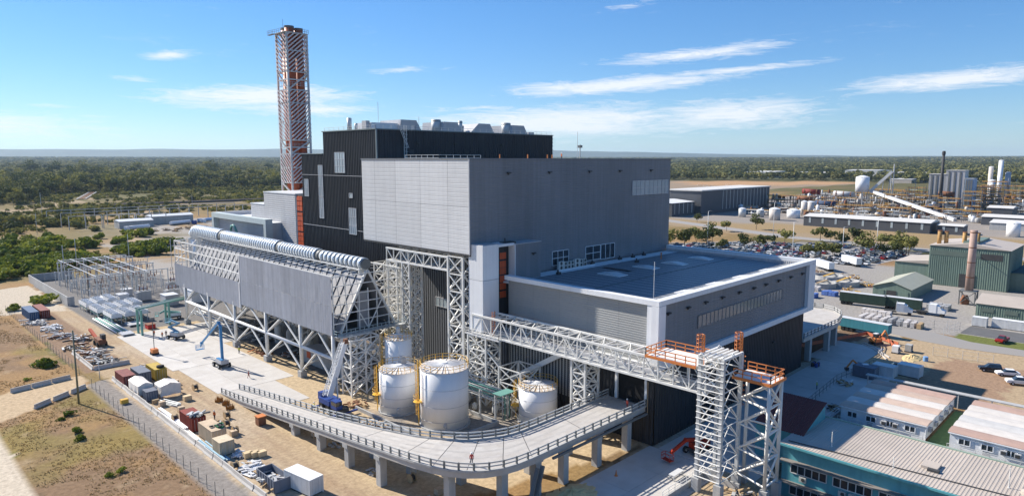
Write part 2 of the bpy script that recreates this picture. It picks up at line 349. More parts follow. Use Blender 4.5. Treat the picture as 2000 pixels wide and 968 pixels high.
    poly([(50.4, 206), (96, 206), (96, 322), (52, 322), (50.4, 300)], gravel*0.85, wob=0.4)
    poly([(96, 215), (140, 215), (300, 560), (120, 560), (92, 330)], np.array((0.36, 0.33, 0.29)), wob=4)
    # scrubland beyond the substation: sandy openings and tracks
    sc = (Y > 318) & (Y < 720) & (X < Y*0.42)
    put(sc*ss((n2-0.45)*5), np.array((0.32, 0.215, 0.105)), 0.9); put(sc*ss((fbm(X, Y, 60, 63)-0.52)*8), np.array((0.19, 0.155, 0.07)), 0.8)
    for p in ([(88, 322), (96, 322), (160, 560), (250, 780), (238, 782), (150, 565)], [(-200, 745), (130, 770), (215, 930), (330, 1180), (318, 1184), (205, 940), (120, 782), (-200, 758)], [(200, 775), (700, 735), (700, 752), (200, 790)]):
        poly(p, sand*0.85, wob=2.0)
    # loading apron surroundings and the right-hand yards
    poly([(93.4, 38), (166, 38), (205, 52), (200, 66), (162, 72), (93.4, 59)], pale*0.8, wob=0.4)
    poly([(141, 10), (205, 10), (203, 46), (166, 47), (141, 43)], sand*0.95, wob=1.5); poly([(143, 24), (190, 20), (188, 36), (160, 40), (143, 38)], soil*1.9, wob=2.0)
    poly([(160, 60), (198, 57), (198, 80), (160, 80)], soil*1.15, wob=1.2); poly([(160, 46), (200, 46), (200, 57), (160, 59)], sand, wob=1.0)
    poly([(214, -40), (330, -40), (345, 190), (215, 190), (206, 66), (214, 49)], np.array((0.33, 0.31, 0.285)), wob=0.6)
    poly([(205, -40), (217, -40), (217.5, 40), (209.5, 41.5), (206, 33)], np.array((0.15, 0.17, 0.05)), wob=0.7); poly([(201, -10), (207, -10), (208, 38), (204, 38)], sand*0.8, wob=0.6)
    poly([(207, 54), (213, 50), (218, 68), (212, 70)], np.array((0.30, 0.22, 0.10)), wob=0.8)
    poly([(159, 90), (330, 190), (360, 300), (190, 330), (159, 200)], np.array((0.30, 0.26, 0.22)), wob=4)
    poly([(318, 100), (400, 92), (412, 120), (385, 175), (330, 215), (318, 180)], np.array((0.27, 0.255, 0.24)), wob=1.0)
    poly([(402, 40), (424, 40), (440, 175), (470, 330), (440, 340), (412, 190)], sand*0.75, wob=3); poly([(424, 40), (505, 40), (505, 230), (470, 330), (440, 175)], np.array((0.33, 0.24, 0.13)), wob=3)
    poly([(498, -100), (900, -100), (1000, 380), (640, 330), (480, 300), (500, 200)], np.array((0.30, 0.27, 0.24)), wob=4)
    poly([(560, 330), (640, 330), (1080, 480), (1450, 440), (1520, 520), (1300, 800), (900, 620)], np.array((0.30, 0.23, 0.16)), wob=8); poly([(1110, 640), (1240, 520), (1450, 445), (1520, 520), (1310, 795)], np.array((0.46, 0.28, 0.15)), wob=8)
    me = bpy.data.meshes.new('ground'); na, nb = X.shape
    co = np.stack([X, Y, Z], -1).reshape(-1, 3).astype(np.float32)
    i = np.arange(na*nb).reshape(na, nb); q = np.stack([i[:-1, :-1], i[1:, :-1], i[1:, 1:], i[:-1, 1:]], -1).reshape(-1, 4)
    me.vertices.add(len(co)); me.vertices.foreach_set('co', co.ravel())
    me.loops.add(q.size); me.loops.foreach_set('vertex_index', q.ravel().astype(np.int32))
    me.polygons.add(len(q)); me.polygons.foreach_set('loop_start', (np.arange(len(q))*4).astype(np.int32)); me.polygons.foreach_set('loop_total', np.full(len(q), 4, np.int32))
    me.update(calc_edges=True)
    at = me.color_attributes.new('tint', 'FLOAT_COLOR', 'POINT'); rgba = np.ones((len(co), 4), np.float32); rgba[:, :3] = C.reshape(-1, 3); at.data.foreach_set('color', rgba.ravel())
    m = bpy.data.materials.new('earth and dry grass'); m.use_nodes = True; t = m.node_tree; L = t.links.new; p = t.nodes['Principled BSDF']; p.inputs['Roughness'].default_value = 0.95; p.inputs['Specular IOR Level'].default_value = 0.1
    vc = N(t, 'ShaderNodeVertexColor', layer_name='tint'); geo = N(t, 'ShaderNodeNewGeometry')
    na_ = N(t, 'ShaderNodeTexNoise'); na_.inputs['Scale'].default_value = 1.3; na_.inputs['Detail'].default_value = 8; na_.inputs['Roughness'].default_value = 0.75; L(geo.outputs['Position'], na_.inputs['Vector'])
    r = N(t, 'ShaderNodeValToRGB'); L(na_.outputs[0], r.inputs[0]); r.color_ramp.elements[0].position = 0.3; r.color_ramp.elements[0].color = (0.52, 0.50, 0.48, 1); r.color_ramp.elements[1].position = 0.7; r.color_ramp.elements[1].color = (1.25, 1.25, 1.25, 1)
    mx = N(t, 'ShaderNodeMix'); mx.data_type = 'RGBA'; mx.blend_type = 'MULTIPLY'; mx.inputs[0].default_value = 0.85; L(vc.outputs['Color'], mx.inputs[6]); L(r.outputs[0], mx.inputs[7])
    L(mx.outputs[2], p.inputs['Base Color'])
    b = N(t, 'ShaderNodeBump'); b.inputs['Strength'].default_value = 0.5; b.inputs['Distance'].default_value = 0.15; L(na_.outputs[0], b.inputs['Height']); L(b.outputs[0], p.inputs['Normal'])
    me.materials.append(m); ob = bpy.data.objects.new('ground', me); COL.objects.link(ob); tag(ob, kind='structure')
make_ground()
# far ridge on the horizon
def make_hills():
    b = MB(); n = 160; rings = [(15000, 0), (16500, 1), (19000, 0)]; vs = []
    for k, (d, s) in enumerate(rings):
        for i in range(n+1):
            h = math.radians(-15+120*i/n); hh = (200+90*float(fbm(np.array([i*1.0]), np.array([3.0]), 14, 5)[0])+30*float(fbm(np.array([i*1.0]), np.array([9.0]), 4, 8)[0]))*s*(1.0 if h < math.radians(48) else max(0.45, 1-(h-math.radians(48))*1.3))
            vs.append((d*math.sin(h), d*math.cos(h), 4+hh))
    fs = []
    for k in range(2):
        for i in range(n): fs.append((k*(n+1)+i, k*(n+1)+i+1, (k+1)*(n+1)+i+1, (k+1)*(n+1)+i))
    b.add(vs, [f[::-1] for f in fs]); tag(b.build('hills', mat('wooded hills', (0.07, 0.085, 0.05), 0.95, var=0.4, scale=0.0012), smooth=True), kind='structure')
make_hills()
# ---------------------------------------------------------------- concrete slabs and the roads, each a sheet above the one below
def sheet(name, poly, z, m, thick=0.06, label=None):
    b = MB(); b.prism(poly, z-thick, z); return tag(b.build(name, m), kind='structure')
def slab_grid(name, x0, x1, y0, y1, z, nx, ny, m):
    """poured bays with open joints, each bay a piece of the slab"""
    base = MB().box(x0, x1, y0, y1, z-0.3, z-0.02).build(name, M_asph); tag(base, kind='structure'); base['_o'] = (0., 0., 0.)
    for i in range(nx):
        for j in range(ny):
            g = 0.018; xa, xb = x0+(x1-x0)*i/nx+g, x0+(x1-x0)*(i+1)/nx-g; ya, yb = y0+(y1-y0)*j/ny+g, y0+(y1-y0)*(j+1)/ny-g
            MB().box(xa, xb, ya, yb, z-0.2, z+random.uniform(-0.004, 0.004)).build('concrete_bay', m, base)
slab_grid('yard_slab', 52.2, 69.0, 137.5, 160, 0.05, 3, 3, M_conc); slab_grid('yard_slab', 51.0, 69.0, 160.1, 203, 0.05, 3, 6, M_conc)
slab_grid('yard_slab', 53.4, 64.5, 122, 137.4, 0.05, 2, 2, M_conc)
slab_grid('yard_slab', 69.1, 78, 176, 203, 0.05, 1, 3, M_conc)
slab_grid('loading_apron', 93.6, 165, 41.6, 58.4, 0.05, 9, 2, M_conc); slab_grid('loading_apron', 62, 93.5, 46.5, 60.0, 0.05, 4, 2, M_conc)
slab_grid('loading_apron', 165.1, 186, 50.2, 62, 0.05, 3, 1, M_conc)
sheet('road', [(201.5, -60), (209.0, -60), (209.4, 25), (209.2, 36), (212, 42), (215.5, 50), (213, 66), (205, 68), (204.5, 56), (201.3, 46), (200.4, 36), (202.6, 24)], 0.06, M_asph)
sheet('road', [(398, 40), (411, 40), (425, 170), (478, 300), (520, 420), (508, 424), (464, 302), (412, 172)], 0.06, M_asph)
sheet('car_park', [(320, 98), (392, 92), (401, 128), (376, 172), (330, 205), (322, 180)], 0.05, M_asph); sheet('car_park', [(216.5, -40), (229.6, -40), (229.8, 40), (218.4, 40.4)], 0.05, M_asph2)
# ---------------------------------------------------------------- the waste plant's halls
U, V, W = (1,0,0), (0,1,0), (0,0,1)
def wall_light(par, p, d):
    """a small dark bulkhead lamp with a hood"""
    x, y, z = p; b = MB()
    if d == 'b': b.box(x-0.45, x+0.45, y-0.5, y, z-0.12, z+0.12).box(x-0.12, x+0.12, y-0.2, y, z-0.4, z-0.1)
    else: b.box(x-0.5, x, y-0.45, y+0.45, z-0.12, z+0.12).box(x-0.2, x, y-0.12, y+0.12, z-0.4, z-0.1)
    b.build('wall_light', M_dark, par)
def window_a(par, a, b0, b1, z0, z1, nb, nz, name='window', mf=M_lgrey, mg=M_glass):
    """glazing in a wall that faces -X: a frame with mullions, each pane its own piece"""
    f = MB(); t = 0.12
    for i in range(nb+1): y = b0+(b1-b0)*i/nb; f.box(a-0.14, a+0.02, y-t/2, y+t/2, z0, z1)
    for j in range(nz+1): z = z0+(z1-z0)*j/nz; f.box(a-0.138, a+0.018, b0+t/2, b1-t/2, z-t/2, z+t/2)
    fr = f.build(name, mf, par)
    for i in range(nb):
        for j in range(nz):
            MB().box(a-0.07, a-0.01, b0+(b1-b0)*i/nb+t/2, b0+(b1-b0)*(i+1)/nb-t/2, z0+(z1-z0)*j/nz+t/2, z0+(z1-z0)*(j+1)/nz-t/2).build('pane', mg, fr)
    return fr
def window_b(par, b, a0, a1, z0, z1, na, nz, name='window', mf=M_lgrey, mg=M_glass):
    f = MB(); t = 0.12
    for i in range(na+1): x = a0+(a1-a0)*i/na; f.box(x-t/2, x+t/2, b-0.14, b+0.02, z0, z1)
    for j in range(nz+1): z = z0+(z1-z0)*j/nz; f.box(a0+t/2, a1-t/2, b-0.138, b+0.018, z-t/2, z+t/2)
    fr = f.build(name, mf, par)
    for i in range(na):
        for j in range(nz):
            MB().box(a0+(a1-a0)*i/na+t/2, a0+(a1-a0)*(i+1)/na-t/2, b-0.07, b-0.01, z0+(z1-z0)*j/nz+t/2, z0+(z1-z0)*(j+1)/nz-t/2).build('pane', mg, fr)
    return fr
# --- bunker hall: big grey block overhanging the yard
BHt = thing('bunker_hall', 'tall grey windowless block with a pale ribbed left face, overhanging a dark wall', 'building', (123, 117, 0))
MB().box(87.12, 159, 98.12, 135.5, 29.5, 47.9).box(97.1, 159, 98.12, 135.5, 0, 29.4).build('core', M_grey, BHt)
nb, = (5,)
edges = [98.0, 104.6, 113.6, 122.4, 130.4, 135.6]
for i in range(5):
    for j in range(2):
        z0, z1 = (29.45, 38.7) if j == 0 else (38.74, 47.95)
        MB().corr((86.98, edges[i]+0.03, z0), W, V, (-1,0,0), z1-z0, edges[i+1]-edges[i]-0.06, 0.9, 0.018, 0.86).build('cladding_panel', M_silver, BHt)
for i in range(8):
    x0, x1 = 87+9*i, 87+9*(i+1)
    MB().corr((x0+0.02, 97.98, 29.45 if i == 0 else 23.9), W, U, (0,-1,0), 18.5 if i == 0 else 24.05, 8.96, 0.5, 0.03, 0.7).build('cladding_panel', M_grey, BHt)
MB().box(86.85, 159.15, 97.85, 98.25, 47.95, 48.25).box(86.85, 87.25, 98.25, 135.75, 47.95, 48.25).box(158.75, 159.15, 98.25, 135.75, 47.95, 48.25).build('roof_edge', M_grey, BHt)
MB().box(87.25, 158.75, 98.25, 135.7, 47.6, 47.75).build('roof', M_roof, BHt)
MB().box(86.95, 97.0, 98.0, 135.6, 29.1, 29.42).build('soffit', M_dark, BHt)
MB().box(86.8, 86.98, 97.9, 98.1, 29.4, 47.95).build('corner_trim', M_lgrey, BHt)
window_b(BHt, 97.94, 141.4, 146.8, 39.1, 42.65, 3, 2); window_b(BHt, 97.94, 147.0, 154.7, 39.1, 42.65, 4, 2); window_b(BHt, 97.94, 154.9, 157.9, 39.1, 42.65, 2, 2)
for a in (97.5, 110.1, 124.1, 136.0, 149.5): wall_light(BHt, (a, 97.94, 45.3), 'b')
window_b(BHt, 97.93, 111.2, 116.8, 24.6, 27.75, 3, 2, 'roof_door', M_white, M_dglass); window_b(BHt, 97.93, 123.0, 128.6, 24.4, 27.75, 2, 2, 'roof_window', M_white, M_dglass); window_b(BHt, 97.93, 128.8, 134.3, 24.2, 27.75, 3, 1, 'roof_door', M_white, M_dglass)
def railing(par, pts, h=1.1, step=1.6, m=M_steelw, name='railing', r=0.035, mid=1):
    """posts, top rail and mid rail along a line"""
    b = MB()
    for p, q in zip(pts[:-1], pts[1:]):
        p, q = Vector(p), Vector(q); n = max(1, int(round((q-p).length/step)))
        for i in range(n+1): c = p.lerp(q, i/n); b.bar(c, c+Vector((0,0,h)), 2*r)
        for k in range(mid+1):
            z = Vector((0,0,h*(1-0.5*k))); b.bar(p+z, q+z, 2*r)
    return b.build(name, m, par)
railing(BHt, [(99, 135, 47.75), (99, 122, 47.75), (112, 122, 47.75)], 1.3, 2.2)
for a, b in ((101, 104), (106.5, 101), (114, 102), (119, 105)): MB().box(a-0.1, a+0.1, b-0.1, b+0.1, 47.75, 49.1).build('roof_anchor', M_orange, BHt)
MB().tube((127, 104, 47.75), (127, 104, 54.5), 0.06, 6).build('lightning_rod', M_steelw, BHt)
# --- tipping hall: low wide hall with the white frame
TH = thing('tipping_hall', 'low wide grey hall with a thick white frame and black base, blue shaded roof', 'building', (126, 77, 0))
MB().box(94.2, 158.0, 59.9, 94.0, 13.3, 23.6).box(94.2, 156.2, 60.0, 94.0, 6.0, 13.2).build('core', M_grey, TH)
for i in range(9):
    x0, x1 = 95.0+6.9*i, 95.0+6.9*(i+1)
    MB().corr((x0+0.015, 59.36, 14.4), W, U, (0,-1,0), 10.0, 6.87, 0.45, 0.03, 0.7).build('cladding_panel', M_grey, TH)
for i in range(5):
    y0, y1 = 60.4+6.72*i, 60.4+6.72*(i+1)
    MB().corr((93.72, y0+0.015, 4.0 if i > 1 else 14.0), W, V, (-1,0,0), 20.4 if i > 1 else 10.4, 6.69, 0.42, 0.04, 0.7).build('cladding_panel', mat('sun lightened grey cladding', (0.30, 0.305, 0.30), 0.5, var=0.05, scale=0.2), TH)  # lighter copy of the mid grey cladding, sunlight on this face put into its colour
# white frame: top bands, corner posts, bottom band, the diagonal on the loading side
fr = MB(); fr.box(92.9, 159.0, 58.6, 60.0, 24.25, 25.1).box(92.9, 94.3, 60.0, 94.4, 24.25, 25.1).box(157.6, 159.0, 60.0, 97.7, 24.25, 25.1)
frame = fr.build('white_frame', M_white, TH)
MB().box(92.85, 95.0, 58.55, 59.95, 13.3, 24.2).build('frame_post', M_white, TH); MB().box(93.0, 93.9, 60.0, 60.9, 13.3, 24.2).build('frame_post', M_white, TH)
MB().box(155.3, 158.95, 58.6, 60.0, 13.3, 24.2).build('frame_post', M_white, TH)
MB().box(95.05, 155.25, 58.6, 60.0, 13.3, 14.35).build('frame_band', M_white, TH)
dg = MB(); dg.bar((93.3, 61.0, 13.75), (93.3, 76.2, 13.75), 0.9, 0.95); dg.build('frame_band', M_white, TH)
MB().bar((93.28, 76.2, 13.9), (93.28, 92.8, 4.2), 0.9, 0.95).build('frame_diagonal', M_white, TH)
# black base: ribbed sheets below the frame; on the loading side split round the truck door
for i in range(9):
    x0 = 94.0+6.86*i; MB().corr((x0+0.01, 59.6, 0), U, W, (0,-1,0), 6.84, 13.28, 0.76, 0.09, 0.5).build('base_panel', M_black, TH)
MB().corr((155.9, 59.6, 0), V, W, (1,0,0), 34, 13.25, 0.76, 0.09, 0.5).build('base_panel', M_black, TH)
MB().corr((93.75, 59.6, 0), V, W, (-1,0,0), 1.7, 13.2, 0.76, 0.09, 0.5).build('base_panel', M_black, TH)
MB().corr((93.75, 67.2, 0), V, W, (-1,0,0), 26.8, 13.2, 0.76, 0.09, 0.5).build('base_panel', M_black, TH)
MB().corr((93.75, 61.3, 0), V, W, (-1,0,0), 5.9, 6.45, 0.76, 0.09, 0.5).build('base_panel', M_black, TH); MB().corr((93.75, 61.3, 11.75), V, W, (-1,0,0), 5.9, 1.4, 0.76, 0.09, 0.5).build('base_panel', M_black, TH)
MB().box(93.55, 94.15, 67.0, 67.5, 6.6, 12.0).build('door_post', M_white, TH); MB().box(93.55, 94.15, 60.95, 61.4, 6.6, 12.0).build('door_post', M_white, TH)
MB().box(93.95, 94.1, 61.4, 67.0, 6.6, 11.75).build('doorway', mat('dark interior', (0.012, 0.012, 0.013), 0.9), TH)
MB().tube((93.4, 60.6, 5.5), (93.4, 60.6, 11), 0.06).build('downpipe', M_timber, TH)
wr = window_b(TH, 59.28, 106.8, 142.3, 18.1, 20.35, 24, 1, 'window_strip', M_grey, mat('dusky pane', (0.20, 0.225, 0.24), 0.12, var=0.2, scale=0.4, spec=0.6))
for a in (96.8, 103.2, 109.3, 115.5, 122.3, 128.6, 134.1, 140.3, 146.5, 152.8): wall_light(TH, (a, 59.3, 22.5), 'b')
for a in (101, 113, 127, 139.5): wall_light(TH, (a, 59.5, 9.2), 'b')
wall_light(TH, (93.7, 63, 12.6), 'a')
rf = MB().box(94.3, 157.6, 60.0, 97.8, 23.2, 23.55).build('roof', M_roof, TH)
MB().corr((157.55, 60.05, 23.55), V, W, (-1,0,0), 37.6, 0.7, 0.5, 0.05, 0.5).build('parapet_lining', M_lgrey, TH)
for k, (x0, x1, y0, y1) in enumerate(((114.4, 117.6, 82, 87.8), (127.6, 130.4, 82.3, 88), (137.2, 140, 80.6, 86.4), (149, 151.6, 80.4, 86.2), (107.6, 111.4, 60.9, 64.8), (119.0, 122.8, 60.9, 64.8), (130.2, 133.8, 60.9, 64.8), (142.6, 146.2, 60.9, 64.8))):
    s = MB().box(x0, x1, y0, y1, 23.55, 23.75).build('skylight', M_roof, TH)
    MB().extr([(y0+0.1, 23.75), (y1-0.1, 23.75), ((y0+y1)/2, 24.08)], 'x', x0+0.1, x1-0.1).build('skylight_glazing', M_silver, s)
for k in range(4): x = 112.6+11.5*k; MB().box(x-0.9, x+0.9, 65.5, 77.3, 23.555, 23.57).build('roof_strip', M_roofgreen, TH)
MB().box(98, 157.5, 77.7, 78.0, 23.555, 23.66).build('roof_joint', M_dsteel, TH)
for k in range(26): x = 96.5+2.4*k; MB().box(x-0.04, x+0.04, 60.2, 77.5, 23.556, 23.61).build('roof_seam', M_roof, TH); MB().box(x-0.04, x+0.04, 78.2, 97.6, 23.556, 23.61).build('roof_seam', M_roof, TH); MB().box(121.5, 123.2, 84.5, 92, 23.555, 23.6).build('roof_strip', M_dsteel, TH)
MB().tube((100.6, 64.6, 23.5), (100.6, 64.6, 30.2), 0.05).build('lightning_rod', M_steelw, TH)
for a, b in ((135.2, 96.8), (140.5, 96.6), (145.5, 96.7), (124.5, 96.9), (108, 93.2), (134, 91)): MB().box(a-0.5, a+0.5, b-0.3, b+0.3, 23.55, 24.1).tube((a-0.2, b, 24.1), (a-0.2, b, 24.6), 0.18).build('roof_vent', M_dark, TH)
MB().tube((143, 90, 23.55), (143, 90, 24.9), 0.14).tube((143, 90, 24.9), (143, 90, 25.2), 0.22).build('roof_marker', M_orange, TH)
# --- stair core in white with red panels, between the two halls
SC = thing('stair_core', 'white clad stair tower with a strip of red panels, by the hall corner', 'tower', (91, 96, 14))
MB().box(87.2, 91.5, 94.6, 98.7, 14.3, 24.55).build('lower_cladding', M_white, SC); MB().box(87.2, 91.5, 94.6, 98.7, 24.62, 31.45).build('upper_cladding', M_white, SC)
MB().box(87.3, 91.4, 94.7, 98.6, 31.45, 31.55).build('cap', M_lgrey, SC)
MB().box(91.5, 96.0, 96.2, 97.9, 14.3, 30.8).build('recess', M_black, SC)
for k, z in enumerate((28.1, 26.4, 25.0, 23.4, 21.9, 20.2)): MB().box(93.3, 95.0, 96.08, 96.2, z, z+1.3).build('red_panel', M_red, SC)
MB().box(96.0, 103.5, 94.35, 97.9, 14.3, 31.0).build('grey_box', M_grey, SC); MB().box(95.85, 96.0, 94.3, 97.6, 14.3, 31.05).build('white_return', M_white, SC); MB().box(95.9, 103.6, 94.25, 97.9, 31.0, 31.15).build('box_cap', M_lgrey, SC); MB().box(91.5, 96.0, 94.7, 97.9, 30.85, 31.35).build('lintel', M_white, SC)
wall_light(SC, (101.2, 94.34, 28.8), 'b')
MB().box(94, 97, 95.2, 97, 31.1, 31.5).tube((94.6, 96, 31.5), (94.6, 96, 32.3), 0.15).build('roof_plant', M_dark, SC)
# --- air conditioners on the hall roof
def aircon(x, y, z, label, w=1.0, h=1.5, rot=0, fans=2, group='condenser units on the hall roof', d=0.5):
    t = thing('air_conditioner', label, 'air conditioner', (x, y, z), 0, group)
    MB().box(x-w/2, x+w/2, y-d/2, y+d/2, z+0.08, z+h).build('casing', mat('unit casing', (0.55, 0.54, 0.50), 0.5), t)
    for k in range(fans):
        zz = z+0.08+(h-0.08)*(k+0.5)/fans; g = MB(); g.tube((x, y-d/2-0.03, zz), (x, y-d/2+0.01, zz), min(w, (h)/fans)*0.38, 14); g.build('fan_grille', M_dark, t)
    MB().box(x-w/2, x-w/2+0.1, y-d/2, y+d/2, z, z+0.08).box(x+w/2-0.1, x+w/2, y-d/2, y+d/2, z, z+0.08).build('feet', M_dark, t)
    return t
for k, a in enumerate((112.6, 114.1, 115.3, 116.5, 118.2, 119.6, 121.0)):
    aircon(a, 96.6, 23.6, 'beige condenser unit on the tipping hall roof, %s from the stair core' % od(k), 1.9 if k in (0, 4) else 1.0, 2.0 if k in (0, 4) else 1.75)
MB_k = MB(); MB_k.box(110.5, 124, 95.7, 95.9, 23.6, 23.85); tag(MB_k.build('kerb_rail', M_white), 'long white kerb in front of the roof condenser units', 'kerb')
# --- boiler house: black ribbed walls, stepped
BO = thing('boiler_house', 'tallest black ribbed hall with pale window slots and vents along its roof', 'building', (130, 160, 0))
MB().box(97.3, 164, 135.7, 183, 0, 47.8).box(97.3, 164, 144.8, 170.6, 47.8, 55.5).box(97.3, 120, 170.6, 183, 47.8, 49.4).build('core', M_black, BO)
def blk(y0, y1, z0, z1):
    n = max(1, round((y1-y0)/7.5))
    for i in range(n):
        a, b = y0+(y1-y0)*i/n, y0+(y1-y0)*(i+1)/n
        MB().corr((97.2, a+0.01, z0), V, W, (-1,0,0), b-a-0.02, z1-z0, 0.82, 0.13, 0.5).build('wall_sheet', M_black, BO)
for z0, z1 in ((0, 29.2), (29.35, 43.6), (43.75, 49.5)): blk(170.7, 183.2, z0, z1)
for z0, z1 in ((0, 29.2), (29.35, 43.6), (43.75, 55.5)): blk(144.5, 170.6, z0, z1)
for z0, z1 in ((0, 29.2), (29.35, 47.9)): blk(135.7, 144.4, z0, z1)
blk(98.2, 135.6, 0, 29.0)
for z in (29.27, 43.67): MB().box(97.0, 97.25, 135.7, 183.2, z-0.06, z+0.06).build('trim', M_lgrey, BO)
for i in range(9): MB().corr((97+7.45*i+0.01, 144.6, 47.8), U, W, (0,-1,0), 7.43, 7.75, 0.82, 0.13, 0.5).build('wall_sheet', M_black, BO)
MB().box(96.9, 164.2, 144.35, 144.75, 55.5, 55.75).box(96.9, 97.3, 144.75, 170.8, 55.5, 55.75).box(96.9, 97.3, 170.8, 183.3, 49.5, 49.7).box(97.0, 97.3, 144.3, 144.6, 47.9, 55.5).build('roof_trim', mat('grey green trim', (0.22, 0.26, 0.26), 0.5), BO)
MB().box(97.3, 164, 144.75, 170.7, 55.3, 55.45).build('roof', M_roof, BO)
for (b0, b1, z0, z1, nb_, nz) in ((159.3, 164.4, 44.5, 49.9, 4, 3), (171.0, 173.4, 31.6, 37.5, 3, 2), (171.0, 173.4, 37.7, 43.4, 3, 2), (171.0, 173.4, 43.6, 46.4, 3, 1), (179.2, 181.6, 37.5, 42.35, 3, 2), (154.4, 158.0, 28.2, 35.15, 4, 3), (155.9, 157.6, 37.9, 39.1, 1, 1)):
    window_a(BO, 97.02, b0, b1, z0, z1, nb_, nz)
window_a(BO, 97.02, 116.0, 121.5, 14.2, 16.3, 4, 1); window_a(BO, 97.02, 102.0, 112.0, 14.2, 16.3, 5, 1)
wall_light(BO, (110, 144.4, 52.4), 'b'); wall_light(BO, (123, 144.4, 52.4), 'b'); wall_light(BO, (141, 144.4, 52.4), 'b')
MB().box(97, 108, 140, 144.4, 47.8, 48.0).build('ledge', M_roof, BO)
# ladder with landing up the right-hand wall
ld = MB()
for x in (105.4, 106.2): ld.bar((x, 144.1, 47.9), (x, 144.1, 56.8), 0.09)
for k in range(22): ld.bar((105.4, 144.1, 48.2+0.4*k), (106.2, 144.1, 48.2+0.4*k), 0.05)
for k in range(6): ld.bar((105.3, 143.6, 50+1.1*k), (106.3, 143.6, 50+1.1*k), 0.05)
ld.build('access_ladder', M_steelw, BO)
lz = MB(); lz.bar((104.2, 144.0, 55.6), (106.4, 144.0, 51.0), 0.12); lz.bar((104.2, 143.4, 55.6), (106.4, 143.4, 51.0), 0.12); lz.build('stair_flight', M_steel, BO)
MB().box(106.6, 108.2, 143.7, 144.4, 48.0, 50.6).build('louvre_door', M_dark, BO)
railing(BO, [(97.4, 170, 55.45), (97.4, 145, 55.45), (163.8, 145, 55.45)], 1.15, 2.4)
railing(BO, [(104, 143.3, 55.5), (108.5, 143.3, 55.5), (108.5, 144.6, 55.5)], 1.2, 1.1, M_steel)
for k, (x0, x1) in enumerate(((108.0, 114.7), (121.5, 129.3), (132.0, 142.1), (148.5, 156.7))):
    m = MB(); m.extr([(x0 if k == 2 else x1-1.8-5.6, 55.45), (x1, 55.45), (x1-1.9, 58.5), (x1-7.0 if k != 2 else x0+3.6, 58.5)], 'y', 148.5, 158); mo = m.build('roof_monitor', M_lgrey, BO)
    MB().bar((x1-0.92, 148.45, 57.0), (x1-0.92, 148.45, 57.05), 0.1).build('monitor_rib', M_steel, mo)
    for q in range(5): MB().bar((x1+0.02-0.02, 149+2*q, 55.5), (x1-1.88, 149+2*q, 58.52), 0.12).build('monitor_rib', M_steel, mo)
for x, r, h, y in ((121.6, 1.35, 3.7, 151), (149.4, 1.4, 3.8, 151), (130.6, 0.62, 3.7, 151), (132.2, 0.5, 2.4, 152)):
    v = MB().tube((x, y, 55.4), (x, y, 55.4+h), r, 18).build('exhaust_vent', M_steel, BO, smooth=True); MB().tube((x, y, 55.4+h-0.5), (x, y, 55.4+h-0.3), r+0.06, 18).tube((x, y, 55.4+h), (x, y, 55.45+h), r*0.86, 18).build('vent_band', M_dsteel, v)
for x, r, h, y in ((99.2, 0.62, 3.6, 160), (100.7, 0.5, 2.2, 159)):
    v = MB().tube((x, y, 55.4), (x, y, 55.4+h), r, 16).build('exhaust_vent', M_steel, BO, smooth=True); MB().tube((x, y, 55.4+h), (x, y, 55.45+h), r*0.85, 16).build('vent_band', M_dsteel, v)
MB().box(99.2, 107.4, 149.5, 156, 55.45, 57.5).build('roof_cabin', M_white, BO); MB().box(97.9, 99.0, 150, 152, 55.45, 57.9).build('roof_unit', M_lgrey, BO); MB().box(157.5, 160, 149, 152, 55.45, 56.6).build('roof_unit', M_lgrey, BO)
MB().tube((103, 152, 57.5), (103, 152, 63), 0.05).tube((112.5, 147, 55.5), (112.5, 147, 59.4), 0.05).build('antenna', M_steel, BO)
for k in range(6): MB().box(164, 165.3, 145.5, 147, 48.6+1.15*k, 49.0+1.15*k).build('stair_landing', M_steel, BO)
# --- turbine hall and annexe: pale grey blocks at the far left
TU = thing('turbine_hall', 'pale grey stepped block with a red panel strip, left of the black hall', 'building', (103, 200, 0))
MB().box(97.2, 112, 187.4, 208.4, 0, 37.6).box(97.2, 112, 208.4, 218.4, 0, 33.6).build('core', M_lgrey, TU)
for i in range(3):
    for z0, z1 in ((0, 12.5), (12.54, 25), (25.04, 37.7)): MB().corr((97.15, 187.9+6.9*i+0.02, z0), W, V, (-1,0,0), z1-z0, 6.86, 0.62, 0.05, 0.8).build('cladding_panel', M_lgrey, TU)
for z0, z1 in ((0, 12.5), (12.54, 25), (25.04, 33.7)): MB().corr((97.15, 208.62, z0), W, V, (-1,0,0), z1-z0, 9.8, 0.62, 0.05, 0.8).build('cladding_panel', M_lgrey, TU)
MB().box(97.0, 112.2, 187.8, 208.7, 37.6, 37.9).box(97.0, 112.2, 208.7, 218.7, 33.6, 33.85).build('roof_cap', M_silver, TU)
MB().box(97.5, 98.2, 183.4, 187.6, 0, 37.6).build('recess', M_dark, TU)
for j in range(24):
    z = 1.4+1.5*j
    for i in range(2): MB().box(97.25, 97.48, 184.0+1.65*i, 185.55+1.65*i, z, z+(1.3 if j % 4 else 1.0)).build('red_panel', M_red, TU)
MB().tube((99.5, 210.3, 33.8), (99.5, 210.3, 36.6), 0.9, 14).box(98.4, 100.6, 209.2, 211.4, 36.6, 37.6).build('roof_fan', M_white, TU)
AX = thing('frame_annexe', 'low pale annexe with a thick pale green frame, left of the red strip', 'building', (96, 216, 0))
MB().box(93.2, 110, 197.2, 236.0, 0, 28.6).build('core', M_lgrey, AX)
for i in range(5): MB().corr((93.15, 197.6+7.6*i+0.02, 0), W, V, (-1,0,0), 28.4, 7.56, 0.62, 0.05, 0.8).build('cladding_panel', M_lgrey, AX)
M_fr = mat('pale green frame', (0.50, 0.56, 0.55), 0.5, var=0.06)
